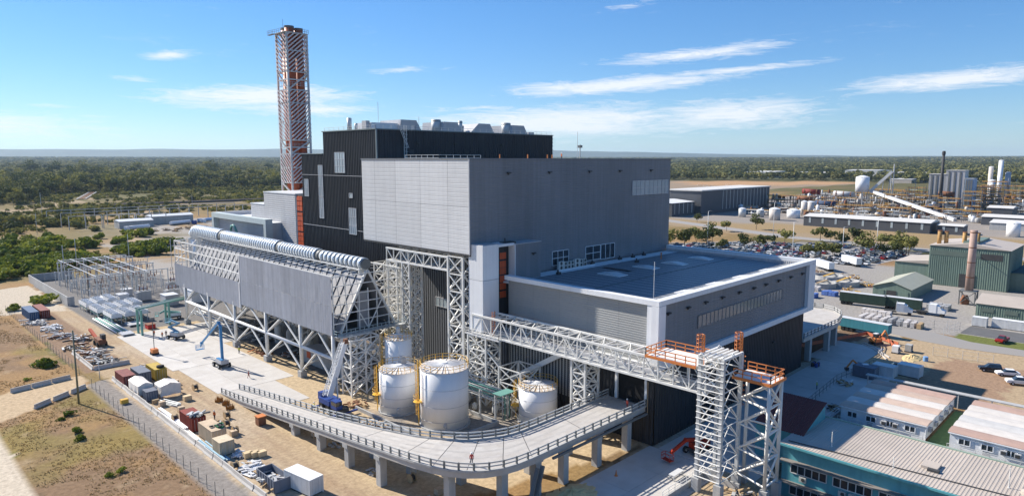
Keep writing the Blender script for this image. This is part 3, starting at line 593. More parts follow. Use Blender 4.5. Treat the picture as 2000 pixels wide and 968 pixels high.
MB().box(91.4, 93.6, 196.0, 237.2, 28.4, 30.0).build('frame_top', M_fr, AX); MB().box(91.4, 93.6, 196.0, 197.6, 0, 28.38).build('frame_side', M_fr, AX); MB().box(91.4, 93.6, 235.6, 237.2, 0, 28.38).build('frame_side', M_fr, AX)
MB().box(93.6, 110, 236.2, 237.2, 28.4, 30.0).box(109, 110, 197, 236.2, 28.4, 30.0).build('parapet', M_silver, AX); MB().box(93.6, 109, 197.4, 236.2, 28.5, 28.7).build('roof', M_roof, AX)
gp = MB(); gp.path([(89.5, 217, 20), (89.5, 217, 25.8), (89.5, 216.4, 26.8), (89.5, 215.2, 27.1), (89.6, 214.2, 26.6), (90.0, 211.5, 22.0)], 0.42, 8); tag(gp.build('vent_pipe', M_gpipe, smooth=True), 'green gooseneck vent pipe in front of the pale green frame', 'pipe')
# ---------------------------------------------------------------- chimney: red flues in a screened steel frame
CH = thing('chimney', 'tall square chimney tower of pale slanted slats round red flues', 'chimney', (115.7, 221.7, 0))
cx0, cx1, cy0, cy1 = 112.0, 119.4, 218.0, 225.4
for x, y in ((cx0, cy0), (cx1, cy0), (cx0, cy1), (cx1, cy1)): MB().box(x-0.28, x+0.28, y-0.28, y+0.28, 0, 90.6).build('corner_post', M_steel, CH)
for x, y, h in ((114.0, 219.9, 92.3), (117.4, 220.1, 91.9), (114.6, 223.4, 92.0)):
    f = MB().tube((x, y, 0), (x, y, h), 1.6, 20).build('flue', M_flue, CH, smooth=True)
    MB().tube((x, y, h-0.1), (x, y, h+0.5), 1.67, 20).build('flue_cap', M_dsteel, f)
tiers = [(40.0, 45.2), (45.2, 50.0), (54.6, 61.0), (61.0, 67.2), (67.2, 71.6), (77.6, 84.6), (84.6, 90.4)]
levels = sorted({z for t in tiers for z in t} | {36.0, 75.0, 52.2})
for z in levels:
    r = MB()
    for p, q in (((cx0, cy0), (cx1, cy0)), ((cx1, cy0), (cx1, cy1)), ((cx1, cy1), (cx0, cy1)), ((cx0, cy1), (cx0, cy0))): r.bar((*p, z), (*q, z), 0.34, 0.4)
    r.build('ring_beam', M_steel, CH)
SL = mat('pale slats', (0.60, 0.58, 0.57), 0.5, var=0.08)
for z0, z1 in tiers:
    for side in range(4):
        b = MB(); k = int((z1-z0+7.4*0.85)/1.4); W_ = 7.4
        for i in range(k+1):
            c = z0-W_*0.85+1.4*i   # slats climb at about 40 degrees and are cut at the tier's edges
            t0 = max(0.0, (z0-c)/0.85); t1 = min(W_, (z1-c)/0.85)
            if t1-t0 < 0.5: continue
            mk = {0: lambda t: (cx0-0.42, cy0+W_-t, 0), 1: lambda t: (cx0+t, cy0-0.42, 0), 2: lambda t: (cx1+0.42, cy0+t, 0), 3: lambda t: (cx0+W_-t, cy1+0.42, 0)}[side]
            flip = side in (0, 2)
            za, zb = c+0.85*t0, c+0.85*t1
            p, q = Vector(mk(t0)), Vector(mk(t1))
            if flip: p.z, q.z = za, zb; p, q = Vector((p.x, cy0+(p.y-cy0), p.z)), q; p.z, q.z = z0+z1-za, z0+z1-zb
            else: p.z, q.z = za, zb
            nrm = {0: (-1,0,0), 1: (0,-1,0), 2: (1,0,0), 3: (0,1,0)}[side]
            b.bar(p, q, 0.07, 0.40, up=nrm) if False else b.bar(p, q, 0.42, 0.16, up=nrm)
        tag(b.build('slat_screen', SL, CH), kind='stuff')
for z0, z1 in ((71.6, 77.6), (50.0, 54.6), (36, 40)):
    rods(CH, 'brace', [((cx0, cy0, z0), (cx0, cy1, z1)), ((cx0, cy0, z0), (cx1, cy0, z1)), ((cx1, cy0, z1), (cx1, cy1, z0))], 0.22, M_steel, square=True)
for z in (73.0, 52.3): MB().box(cx0+0.3, cx1-0.3, cy0+0.3, cy0+0.9, z, z+0.1).box(cx0+0.3, cx0+0.9, cy0+0.9, cy1-0.3, z, z+0.1).build('inner_walkway', M_steel, CH); railing(CH, [(cx0-0.2, cy1, z), (cx0-0.2, cy0-0.2, z), (cx1, cy0-0.2, z)], 1.2, 1.5, M_steel)
MB().box(cx0-0.9, cx1+0.5, cy0-0.5, cy1+0.6, 90.45, 90.6).build('top_platform', M_steel, CH); MB().box(cx0-1.9, cx0-0.9, cy1-1.5, cy1+2.6, 90.2, 90.35).build('side_platform', M_dsteel, CH)
railing(CH, [(cx0-0.9, cy1+0.6, 90.6), (cx0-0.9, cy0-0.5, 90.6), (cx1+0.5, cy0-0.5, 90.6), (cx1+0.5, cy1, 90.6)], 1.25, 1.4, M_dsteel); railing(CH, [(cx0-1.9, cy1+2.6, 90.35), (cx0-1.9, cy1-1.5, 90.35)], 1.25, 1.0, M_dsteel)
MB().tube((112.4, 221, 90.6), (112.4, 221, 95), 0.05).build('antenna', M_dsteel, CH)
# ---------------------------------------------------------------- air-cooled condenser on its steel legs
AC = thing('air_cooled_condenser', 'long raised steel condenser hall with a grey wind wall and ribbed duct on top', 'cooling plant', (78, 166, 0))
bays = [121.8, 135.6, 152.5, 170.3, 187.2, 204.4]
for y in bays:
    for x in (70.1, 86.4):
        c = MB().tube((x, y, 1.4), (x, y, 12.0), 0.42, 10).build('column', M_steelw, AC, smooth=True); MB().box(x-0.75, x+0.75, y-0.75, y+0.75, 0, 1.4).build('plinth', M_conc2, c)
MB().tube((70.1, 121.8, 6.9), (70.1, 204.4, 6.9), 0.36, 10).build('tie_tube', M_white, AC, smooth=True)
segs = []
for y0, y1 in zip(bays[:-1], bays[1:]):
    m = (y0+y1)/2
    for x in (70.1, 86.4): segs += [((x, y0, 6.9), (x, m-1, 11.6)), ((x, y1, 6.9), (x, m+1, 11.6)), ((x, y0, 1.4), (x, m, 6.9)), ((x, y1, 1.4), (x, m, 6.9))]
for y in bays: segs += [((70.1, y, 7.0), (78.2, y, 11.6)), ((86.4, y, 7.0), (78.2, y, 11.6)), ((70.1, y, 2.0), (86.4, y, 7.0))]
rods(AC, 'brace', segs, 0.24, M_steelw, 8)
MB().box(69.9, 86.9, 121.3, 211, 11.75, 12.15).build('fan_deck', M_dsteel, AC)
for y0 in np.arange(122, 210, 4.4): MB().box(70.2, 86.6, y0, y0+0.22, 11.2, 11.74).build('deck_beam', M_steel, AC)
for k, y in enumerate((129, 144, 161.5, 179, 196)):
    MB().lathe(78.2, y, [(2.0, 8.6), (4.6, 9.2), (4.9, 11.1)], 24).build('fan_shroud', mat('fan shroud grey', (0.34, 0.35, 0.36), 0.6), AC, smooth=True)
wall_lo = [(165.2+5.75*i, 165.2+5.75*(i+1)) for i in range(8)]; wall_hi = [(121.3+4.39*i, 121.3+4.39*(i+1)) for i in range(10)]
M_wind = mat('wind wall sheet', (0.52, 0.53, 0.56), 0.5, var=0.10, scale=0.5, streak=0.16)
for i, (y0, y1) in enumerate(wall_lo): MB().corr((69.75, y0+0.02, 11.0), V, W, (-1,0,0), y1-y0-0.04, 6.5, 0.48, 0.07, 0.5).build('wind_wall_panel', M_wind, AC)
for i, (y0, y1) in enumerate(wall_hi):
    MB().corr((69.75, y0+0.02, 11.9), V, W, (-1,0,0), y1-y0-0.04, 6.2, 0.48, 0.07, 0.5).build('wind_wall_panel', M_wind, AC); MB().corr((69.74, y0+0.02, 18.15), V, W, (-1,0,0), y1-y0-0.04, 6.1, 0.48, 0.07, 0.5).build('wind_wall_panel', M_wind, AC)
MB().box(69.6, 70.0, 165.05, 165.6, 17.4, 24.3).box(69.55, 69.74, 165.4, 165.9, 11.0, 17.4).build('wall_edge_trim', M_silver, AC)
# open frame above the low wall, rafters up to the duct
posts = np.arange(168.0, 211.5, 2.87)
rods(AC, 'wall_post', [((70.0, float(y), 11.5), (70.0, float(y), 24.2)) for y in posts], 0.07, M_steelw, square=True)
rods(AC, 'wall_rail', [((70.0, 165.2, z), (70.0, 211, z)) for z in (19.6, 22.0)]+[((70.0, 121.3, 24.25), (70.0, 211, 24.25)), ((76.6, 121.3, 25.0), (76.6, 211, 25.0)), ((86.8, 121.3, 24.25), (86.8, 211, 24.25))], 0.13, M_steelw, square=True)
rods(AC, 'rafter', [((70.0, float(y), 24.3), (77.3, float(y), 25.1)) for y in np.arange(121.4, 211.5, 2.87)]+[((79.3, float(y), 25.1), (86.8, float(y), 24.3)) for y in np.arange(121.4, 211.5, 5.74)], 0.045, M_steelw, square=True)
M_bund = mat('finned tube bundle', (0.36, 0.36, 0.37), 0.7, var=0.08, scale=0.6)
for i, y in enumerate(np.arange(121.6, 210.5, 2.87)):
    y = float(y); b = MB(); b.add([(71.9, y+0.1, 12.3), (71.9, y+2.77, 12.3), (78.1, y+2.77, 24.0), (78.1, y+0.1, 24.0)], [(0, 3, 2, 1)]); b.add([(72.1, y+0.1, 12.2), (72.1, y+2.77, 12.2), (78.3, y+2.77, 23.9), (78.3, y+0.1, 23.9)], [(0, 1, 2, 3)])
    b.build('tube_bundle', M_bund, AC)
    b = MB(); b.add([(84.9, y+0.1, 12.3), (84.9, y+2.77, 12.3), (78.7, y+2.77, 24.0), (78.7, y+0.1, 24.0)], [(0, 1, 2, 3)]); b.add([(84.7, y+0.1, 12.2), (84.7, y+2.77, 12.2), (78.5, y+2.77, 23.9), (78.5, y+0.1, 23.9)], [(0, 3, 2, 1)])
    b.build('tube_bundle', M_bund, AC)
    MB().bar((71.7, y, 12.2), (78.0, y, 24.1), 0.07, 0.12).build('bundle_rib', M_dsteel, AC)
# near end: A-frame legs, girts, posts and the inspection platform
rods(AC, 'a_frame_leg', [((71.6, 121.35, 12.2), (78.2, 121.35, 24.6)), ((85.2, 121.35, 12.2), (78.6, 121.35, 24.6))], 0.22, M_steelw, square=True)
rods(AC, 'end_girt', [((70.0, 121.15, z), (87.0, 121.15, z)) for z in (14.4, 16.3, 18.3, 20.2, 22.2, 24.2)], 0.09, M_steelw, square=True)
rods(AC, 'end_post', [((x, 121.25, 12.2), (x, 121.25, z)) for x, z in ((70.0, 24.2), (73.0, 24.2), (76.2, 20), (78.4, 21), (80.6, 20), (83.6, 24.2), (87.0, 24.2))], 0.09, M_steelw, square=True)
rods(AC, 'end_brace', [((78.4, 121.3, 12.3), (74.9, 121.3, 18.2)), ((78.4, 121.3, 12.3), (82.0, 121.3, 18.2))], 0.1, M_steelw, square=True)
MB().box(76.9, 79.9, 123.2, 123.4, 12.2, 20.0).build('end_partition', M_bund, AC)
MB().box(69.9, 88.2, 119.7, 121.3, 11.8, 11.95).build('end_platform', M_steel, AC); railing(AC, [(69.9, 121.2, 11.95), (69.9, 119.75, 11.95), (88.2, 119.75, 11.95), (88.2, 121.2, 11.95)], 1.15, 1.1, mat('platform rail', (0.42, 0.52, 0.54), 0.5), r=0.045)
# far end face lattice
rods(AC, 'end_girt', [((70.0, 211, z), (86.8, 211, z)) for z in (17.6, 20, 22, 24.2)], 0.10, M_steelw, square=True)
rods(AC, 'end_post', [((x, 211, 11.5), (x, 211, 24.2)) for x in (70, 73.3, 76.7, 80, 83.4, 86.8)], 0.10, M_steelw, square=True)
rods(AC, 'end_brace', [((70, 211, 17.6), (76.7, 211, 24.2)), ((76.7, 211, 17.6), (70, 211, 24.2))], 0.10, M_steelw, square=True)
# the ribbed steam duct, stepping down in size along its run
M_duct = mat('duct metal', (0.62, 0.67, 0.72), 0.35, metal=0.35, var=0.08, scale=0.8)
runs = [(121.4, 140.4, 1.12), (140.4, 159.6, 1.36), (159.6, 194.8, 1.62), (194.8, 214.8, 1.9)]
for k, (y0, y1, r) in enumerate(runs):
    d = MB(); d.tube((78.35, y0, 26.0), (78.35, y1-(0.9 if k < 3 else 0), 26.0), r, 20)
    if k < 3: d.tube((78.35, y1-0.9, 26.0), (78.35, y1, 26.0), r, 20, runs[k+1][2])
    dd = d.build('steam_duct', M_dsteel if k < 9 else M_duct, AC, smooth=True)
    step = 1.75 if k == 0 else 1.3; y = y0+0.6
    while y < y1-0.9:
        MB().tube((78.35, y, 26.0), (78.35, y+step*0.62, 26.0), r+0.2, 20).build('duct_ring', M_duct, dd, smooth=True); y += step
    for y in np.arange(y0+1.2, y1-1, 4.3): MB().box(77.2, 79.5, float(y), float(y)+0.3, 24.1, 26.0-r*0.7).build('duct_saddle', M_steelw, dd)
el = MB(); el.path([(78.35, 214.6, 26.0), (78.35, 216.0, 25.8), (78.35, 217.2, 25.0), (78.35, 217.7, 23.6), (78.35, 217.8, 14.0)], 1.9, 18); el.build('duct_elbow', M_duct, AC, smooth=True)
# stair tower under the platform
ST = thing('stair_tower', 'zigzag stair in a braced frame below the condenser end, behind the crane', 'stair tower', (74, 118, 0))
for x in (70.6, 74.1, 77.6):
    for y in (116.0, 119.4): MB().box(x-0.14, x+0.14, y-0.14, y+0.14, 0, 11.8).build('leg', M_steelw, ST)
sg = []
for z in (3.0, 6.0, 9.0, 11.7): sg += [((70.6, 116, z), (77.6, 116, z)), ((70.6, 119.4, z), (77.6, 119.4, z)), ((70.6, 116, z), (70.6, 119.4, z)), ((77.6, 116, z), (77.6, 119.4, z))]
for z0, z1 in ((0.2, 3), (3, 6), (6, 9), (9, 11.7)): sg += [((70.6, 116, z0), (74.1, 116, z1)), ((74.1, 116, z0), (70.6, 116, z1)), ((74.1, 116, z0), (77.6, 116, z1)), ((77.6, 116, z0), (74.1, 116, z1)), ((70.6, 116, z0), (70.6, 119.4, z1)), ((70.6, 119.4, z0), (77.6, 119.4, z1))]
rods(ST, 'brace', sg, 0.10, M_steelw, square=True)
for k in range(4):
    x0, x1 = (71.2, 77.0) if k % 2 == 0 else (77.0, 71.2); z0, z1 = 0.1+2.9*k, 0.1+2.9*(k+1)
    f = MB(); f.bar((x0, 117.2, z0), (x1, 117.2, z1), 0.06, 0.3); f.bar((x0, 118.1, z0), (x1, 118.1, z1), 0.06, 0.3)
    for i in range(12): p = Vector((x0, 117.65, z0)).lerp(Vector((x1, 117.65, z1)), (i+0.5)/12); f.box(p.x-0.14, p.x+0.14, 117.23, 118.07, p.z, p.z+0.04)
    s = f.build('stair_flight', M_steel, ST); railing(s, [(x0, 117.15, z0+0.1), (x1, 117.15, z1+0.1)], 1.0, 1.2, M_steelw)
# ---------------------------------------------------------------- white portal frame below the overhang
def lattice(par, x0, x1, y0, y1, z0, z1, n, rl=0.16, rb=0.08, m=M_steelw, faces='wsen', legs=True, belts=True):
    """four legs, belts at every bay and crossed braces on the faces asked for"""
    if legs:
        for x in (x0, x1):
            for y in (y0, y1): MB().box(x-rl, x+rl, y-rl, y+rl, z0, z1).build('leg', m, par)
    sg = []
    for i in range(n+1):
        z = z0+(z1-z0)*i/n
        if belts and i > 0: sg += [((x0, y0, z), (x1, y0, z)), ((x0, y1, z), (x1, y1, z)), ((x0, y0, z), (x0, y1, z)), ((x1, y0, z), (x1, y1, z))]
        if i == n: break
        zz = z0+(z1-z0)*(i+1)/n
        if 'w' in faces: sg += [((x0, y0, z), (x0, y1, zz)), ((x0, y1, z), (x0, y0, zz))]
        if 'e' in faces: sg += [((x1, y0, z), (x1, y1, zz))]
        if 's' in faces: sg += [((x0, y0, z), (x1, y0, zz)), ((x1, y0, z), (x0, y0, zz))]
        if 'n' in faces: sg += [((x0, y1, z), (x1, y1, zz))]
    rods(par, 'brace', sg, rb, m, square=True)
PF = thing('portal_frame', 'white lattice portal of two towers and a truss below the bunker overhang', 'steel frame', (89, 112, 0))
lattice(PF, 87.0, 90.6, 100.2, 104.8, 0, 28.6, 8, 0.2, 0.11); lattice(PF, 87.0, 90.4, 118.0, 120.6, 0, 25.6, 9, 0.17, 0.09); lattice(PF, 87.0, 90.4, 122.6, 126.2, 11.0, 25.6, 5, 0.17, 0.09)
for x in (87.0, 90.6):
    for z in (25.6, 28.3): MB().box(x-0.16, x+0.16, 104.9, 126.5, z-0.18, z+0.18).build('chord', M_steelw, PF)
sg = []; ys = np.linspace(104.8, 126.4, 9)
for i in range(9):
    y = float(ys[i])
    for x in (87.0, 90.6):
        sg.append(((x, y, 25.6), (x, y, 28.3)))
        if i < 8: sg.append(((x, y, 25.6 if i % 2 else 28.3), (x, float(ys[i+1]), 28.3 if i % 2 else 25.6)))
    sg += [((87.0, y, 25.6), (90.6, y, 25.6)), ((87.0, y, 28.3), (90.6, y, 28.3))]
rods(PF, 'truss_bar', sg, 0.09, M_steelw, square=True)
MB().box(87.3, 90.3, 105, 126, 25.65, 25.75).build('walkway', M_steelw, PF)
LF = thing('access_lattice', 'slender pale lattice between the condenser end and the dark wall', 'steel frame', (89, 129, 0))
lattice(LF, 88.6, 92.0, 124.0, 128.0, 0, 24, 9, 0.13, 0.08); lattice(LF, 88.6, 92.0, 130, 134.0, 0, 24, 9, 0.13, 0.08)
# ---------------------------------------------------------------- tanks
def tank(x, y, r, h, label, cage=math.pi, full_rail=True):
    t = thing('storage_tank', label, 'tank', (x, y, 0), 0, 'white storage tanks inside the ramp curve')
    MB().lathe(x, y, [(r+0.35, 0), (r+0.35, 0.25)], 36).build('base_ring', M_conc2, t)
    sh = MB().lathe(x, y, [(r, 0.2), (r, h)], 48).build('shell', M_tank, t, smooth=True)
    for z in (1.6, h*0.4, h*0.7): MB().path([(x+(r+0.03)*math.cos(k*math.pi/24), y+(r+0.03)*math.sin(k*math.pi/24), z) for k in range(48)], 0.03, 4, True).build('seam', M_lgrey, sh)
    ro = MB().lathe(x, y, [(r+0.08, h), (r+0.08, h+0.08), (0.5, h+0.62), (0.02, h+0.64)], 48).build('roof', M_tankroof, t)
    for k in range(24):
        a = 2*math.pi*k/24; MB().bar((x+0.5*math.cos(a), y+0.5*math.sin(a), h+0.68), (x+r*math.cos(a), y+r*math.sin(a), h+0.15), 0.13, 0.12).build('roof_rib', M_white, ro)
    MB().lathe(x, y, [(0.62, h+0.5), (0.62, h+0.85), (0.1, h+0.9)], 16).build('roof_hatch', M_white, ro)
    rl = MB(); n = 40
    for k in range(n):
        a = 2*math.pi*k/n; p = Vector((x+r*math.cos(a), y+r*math.sin(a), h+0.05))
        if k % 2 == 0: rl.bar(p, p+Vector((0,0,1.15)), 0.07)
    for z in (0.6, 1.15): rl.path([(x+r*math.cos(2*math.pi*k/n), y+r*math.sin(2*math.pi*k/n), h+0.05+z) for k in range(n)], 0.04, 4, True)
    rl.build('guard_rail', M_yellow, t)
    cx, cy = x+(r+0.5)*math.cos(cage), y+(r+0.5)*math.sin(cage); tx, ty = -math.sin(cage), math.cos(cage); c = MB()
    for s in (-0.25, 0.25): c.bar((cx+tx*s, cy+ty*s, 0.3), (cx+tx*s, cy+ty*s, h+1.2), 0.07)
    for k in range(int(h/0.45)): c.bar((cx-tx*0.25, cy-ty*0.25, 0.5+0.45*k), (cx+tx*0.25, cy+ty*0.25, 0.5+0.45*k), 0.05)
    for k in range(int((h-2.2)/0.9)+1): z = 2.4+0.9*k; c.path([(cx+tx*0.45*math.cos(q)+math.cos(cage)*0.5*math.sin(q), cy+ty*0.45*math.cos(q)+math.sin(cage)*0.5*math.sin(q), z) for q in np.linspace(0, math.pi, 8)], 0.035, 4)
    for q in (0.5, 1.57, 2.6): c.bar((cx+tx*0.45*math.cos(q)+math.cos(cage)*0.5*math.sin(q), cy+ty*0.45*math.cos(q)+math.sin(cage)*0.5*math.sin(q), 2.4), (cx+tx*0.45*math.cos(q)+math.cos(cage)*0.5*math.sin(q), cy+ty*0.45*math.cos(q)+math.sin(cage)*0.5*math.sin(q), h+1), 0.05)
    c.build('caged_ladder', M_yellow, t)
    lp = MB(); zz = h*0.45
    lp.path([(cx+0.9*math.cos(q), cy+0.9*math.sin(q), zz+1.1) for q in np.linspace(cage-1.6, cage+1.6, 9)], 0.045, 4); lp.path([(cx+0.9*math.cos(q), cy+0.9*math.sin(q), zz+0.55) for q in np.linspace(cage-1.6, cage+1.6, 9)], 0.045, 4)
    lp.lathe(cx, cy, [(0.95, zz-0.06), (0.95, zz)], 14); lp.build('rest_platform', M_yellow, t)
    MB().tube((x-0.6*r, y-(r**2-(0.6*r)**2)**0.5-0.12, 1.1), (x-0.6*r, y-(r**2-(0.6*r)**2)**0.5+0.1, 1.1), 0.5, 14).build('manhole', M_lgrey, sh)
    return t
tank(75.55, 92.5, 4.4, 10.65, 'tallest white tank, nearest the ramp curve, with yellow rail round its roof', 2.75)
t2 = tank(73.7, 104.0, 3.75, 8.1, 'wide white tank left of the tallest one, box unit on its roof', 2.75)
MB().box(74.6, 75.8, 104.4, 105.4, 8.6, 9.7).box(74.8, 75.6, 104.6, 105.2, 9.7, 10.1).build('roof_unit', M_lgrey, t2); MB().tube((75.0, 105.6, 8.5), (75.0, 105.6, 12), 0.05).build('roof_mast', M_steel, t2)
tank(88.8, 81.4, 3.6, 6.5, 'small white tank standing apart to the right, in front of the loading hall', 2.4)
t4 = tank(79.4, 112.0, 2.75, 11.6, 'narrow white tank tucked behind the others beside the stair tower', 2.6)
MB().lathe(79.6, 112.2, [(0.5, 12.1), (0.5, 13.6), (0.2, 13.9)], 12).build('roof_filter', M_steel, t4)
bund = MB(); 
for (x0, x1, y0, y1) in ((67.5, 67.8, 85, 110), (67.8, 82, 84.8, 85.1), (81.7, 82, 85.1, 110)): bund.box(x0, x1, y0, y1, 0, 0.7)
tag(bund.build('bund_wall', M_conc2), 'low concrete wall round the two largest tanks', 'wall')
# ---------------------------------------------------------------- curved ramp to the tipping door
RP = thing('access_ramp', 'curving concrete ramp on columns, rising to the dark truck door', 'ramp', (60, 90, 0))
out_e = [(52.8, 137, 0.02), (52.8, 127.2, 0.85), (52.8, 114, 2.2), (52.8, 102, 3.45), (52.8, 93.9, 4.29), (52.8, 87.4, 4.95), (52.9, 80, 5.72), (53.0, 75.5, 6.15), (53.25, 71.8, 6.45), (53.8, 68.9, 6.58), (54.8, 66.4, 6.6), (56.1, 64.4, 6.6), (58.0, 62.7, 6.6), (60.2, 61.6, 6.6), (62.6, 61.05, 6.6), (65.5, 60.9, 6.6), (70, 60.9, 6.6), (78, 60.95, 6.6), (86, 61.0, 6.6), (93.5, 61.05, 6.6)]
in_e = [(56.5, 137, 0.02), (57.2, 127.2, 0.85), (57.4, 114, 2.2), (57.5, 102, 3.45), (58.2, 93.9, 4.29), (58.8, 87.4, 4.95), (59.6, 80.6, 5.72), (60.2, 77.4, 6.15), (60.9, 75.2, 6.45), (61.8, 73.5, 6.58), (63.0, 72.0, 6.6), (64.4, 71.0, 6.6), (66.2, 70.0, 6.6), (67.9, 69.2, 6.6), (69.5, 68.8, 6.6), (71, 68.65, 6.6), (74.5, 68.6, 6.6), (80, 68.65, 6.6), (87, 68.75, 6.6), (93.5, 68.8, 6.6)]
vs = []; n = len(out_e)
for o, i in zip(out_e, in_e): vs += [(o[0], o[1], o[2]), (i[0], i[1], i[2]), (o[0], o[1], min(o[2]-0.02, max(-0.3, o[2]-0.85))), (i[0], i[1], min(i[2]-0.02, max(-0.3, i[2]-0.85)))]
fs = []
for k in range(n-1):
    a, b = 4*k, 4*(k+1); fs += [(a, a+1, b+1, b), (a+2, b+2, b+3, a+3), (a, b, b+2, a+2), (a+1, a+3, b+3, b+1)]
fs += [(0, 2, 3, 1), (4*n-4, 4*n-3, 4*n-1, 4*n-2)]
dk = MB().add(vs, [f[::-1] for f in fs]).build('deck', mat('ramp concrete', (0.50, 0.48, 0.45), 0.85, var=0.12, scale=0.55, bump=0.2, dirt=(0.33, 0.29, 0.25), dirt_amt=0.55), RP)
for fr_ in (0.22, 0.42, 0.60, 0.80):
    tk = MB(); cs = [Vector(o).lerp(Vector(i), fr_)+Vector((0, 0, 0.006)) for o, i in zip(out_e, in_e)]
    for p, q in zip(cs[:-1], cs[1:]):
        d_ = (q-p); s_ = Vector((-d_.y, d_.x, 0)).normalized()*0.24; tk.add([p-s_, p+s_, q+s_, q-s_], [(0, 3, 2, 1)])
    tk.build('tyre_track', mat('tyre worn concrete', (0.42, 0.40, 0.375), 0.85, var=0.2, scale=0.8), RP)
for k in range(1, n-1, 2):
    o_, i_ = Vector(out_e[k]), Vector(in_e[k]); MB().bar(o_+Vector((0, 0, 0.004)), i_+Vector((0, 0, 0.004)), 0.09, 0.02).build('deck_joint', M_dark, RP)
for e, s in ((out_e, 1), (in_e, -1)):
    kb = MB()
    for k in range(n-1):
        p, q = Vector(e[k]), Vector(e[k+1]); kb.bar(p+Vector((0,0,0.12)), q+Vector((0,0,0.12)), 0.34, 0.3)
    kb.build('kerb', M_conc2, RP)
    # steel guard rail: posts one by one, two rails
    L_ = [0]
    for k in range(n-1): L_.append(L_[-1]+(Vector(e[k+1])-Vector(e[k])).length)
    def along(d):
        for k in range(n-1):
            if L_[k+1] >= d: return Vector(e[k]).lerp(Vector(e[k+1]), (d-L_[k])/max(1e-6, L_[k+1]-L_[k]))
        return Vector(e[-1])
    npost = int(L_[-1]/2.05); pts = [along(L_[-1]*k/npost) for k in range(npost+1)]
    pm = MB().box(-0.10, 0.10, -0.12, 0.12, 0.25, 1.32).mesh('post'); pm.materials.append(M_dsteel)
    for p in pts:
        o = bpy.data.objects.new('guard_post', pm); COL.objects.link(o); o.parent = RP; o.location = p-Vector(RP['_o'])
    for z in (0.72, 1.22):
        r = MB()
        for p, q in zip(pts[:-1], pts[1:]): r.bar(p+Vector((0,0,z)), q+Vector((0,0,z)), 0.09, 0.2)
        r.build('guard_rail', M_steel, RP)
def rcol(x, y, h, w=1.15, d=1.15):
    c = MB().box(x-w/2, x+w/2, y-d/2, y+d/2, -0.2, h-1.0).build('column', M_conc2, RP); MB().box(x-w/2-0.25, x+w/2+0.25, y-d/2-0.12, y+d/2+0.12, h-1.5, h-0.85).build('column_head', M_conc2, c)
for y, z in ((98.1, 3.87), (89.4, 4.75), (80.6, 5.65), (107, 2.95)):
    rcol(53.6, y, z); rcol(57.3+max(0, (98-y)*0.1), y, z)
for x, y in ((55.8, 67.5), (61.5, 63.0), (62.3, 72.6), (67.5, 62.2), (73.2, 61.9), (81.3, 61.9), (89.5, 62.0), (72, 67.8), (81.3, 67.8), (89.5, 67.8)): rcol(x, y, 6.6)
for k in range(2): MB().bar((66.0+1.1*k, 60.5, 5.2), (63.0+1.1*k, 59.6, -0.1), 0.5, 0.5).build('cable_tray', M_dsteel, RP)
MB().bar((69, 60.3, 5.7), (93, 60.4, 5.7), 0.35, 0.3).build('service_pipe', M_dsteel, RP)
RB = thing('exit_ramp', 'round raised concrete deck on columns at the far end of the tipping hall', 'ramp', (175, 64, 0))
arc = [(156.4, 59.4), (170.8, 59.2), (177.6, 59.2), (183.6, 60.4), (187.7, 62.0), (191.1, 64.8), (192.6, 68.3), (192.4, 73), (190, 79), (184, 84), (176, 86), (156.4, 86)]
MB().prism(arc, 5.7, 6.6).build('deck', MATS['ramp concrete'], RB)
rr = MB()
for p, q in zip(arc[:-1], arc[1:]): rr.bar((*p, 6.75), (*q, 6.75), 0.35, 0.3)
rr.build('kerb', M_conc2, RB); gr = MB()
for z in (7.3, 7.85):
    for p, q in zip(arc[:-1], arc[1:]): gr.bar((*p, z), (*q, z), 0.09, 0.2)
gr.build('guard_rail', M_steel, RB)
for p, q in zip(arc[:-1], arc[1:]):
    m = max(1, int(math.dist(p, q)/2.0))
    for k in range(m): x, y = p[0]+(q[0]-p[0])*k/m, p[1]+(q[1]-p[1])*k/m; MB().box(x-0.1, x+0.1, y-0.12, y+0.12, 6.7, 7.95).build('guard_post', M_dsteel, RB)
for x, y in ((162, 60.4), (173.7, 60.3), (180.6, 61.0), (188, 65), (173.7, 74), (186, 78)): MB().box(x-0.6, x+0.6, y-0.6, y+0.6, 0, 5.7).build('column', M_conc2, RB)
# ---------------------------------------------------------------- conveyor bridge, trestle and the slender tower
BR = thing('conveyor_bridge', 'long white lattice bridge running from the stair core to the slim tower', 'bridge', (89, 72, 13.6))
def chordbox(x, z): return MB().box(x-0.17, x+0.17, 46.7, 97.8, z-0.17, z+0.17)
for x in (87.2, 91.4):
    for z in (14.0, 17.6): chordbox(x, z).build('chord', M_steelw, BR)
ys = np.linspace(46.8, 97.7, 20); sg = []
for i, y in enumerate(ys):
    y = float(y)
    for x in (87.2, 91.4):
        sg.append(((x, y, 14), (x, y, 17.6)))
        if i < 19: sg.append(((x, y, 14 if i % 2 else 17.6), (x, float(ys[i+1]), 17.6 if i % 2 else 14)))
    sg += [((87.2, y, 17.6), (91.4, y, 17.6)), ((87.2, y, 13.95), (91.4, y, 13.95))]
    if i < 19: sg.append(((87.2 if i % 2 else 91.4, y, 17.6), (91.4 if i % 2 else 87.2, float(ys[i+1]), 17.6)))
rods(BR, 'truss_bar', sg, 0.085, M_steelw, square=True)
MB().box(87.35, 91.25, 46.8, 97.6, 14.02, 14.14).build('walkway', mat('pale grating', (0.55, 0.55, 0.53), 0.7), BR)
railing(BR, [(88.0, 47, 14.14), (88.0, 97, 14.14)], 1.1, 2.0, M_steelw); railing(BR, [(90.7, 47, 14.14), (90.7, 97, 14.14)], 1.1, 2.0, M_steelw)
MB().box(89.0, 90.0, 47, 97, 14.15, 14.75).build('conveyor_trough', M_lgrey, BR)
oc = MB()
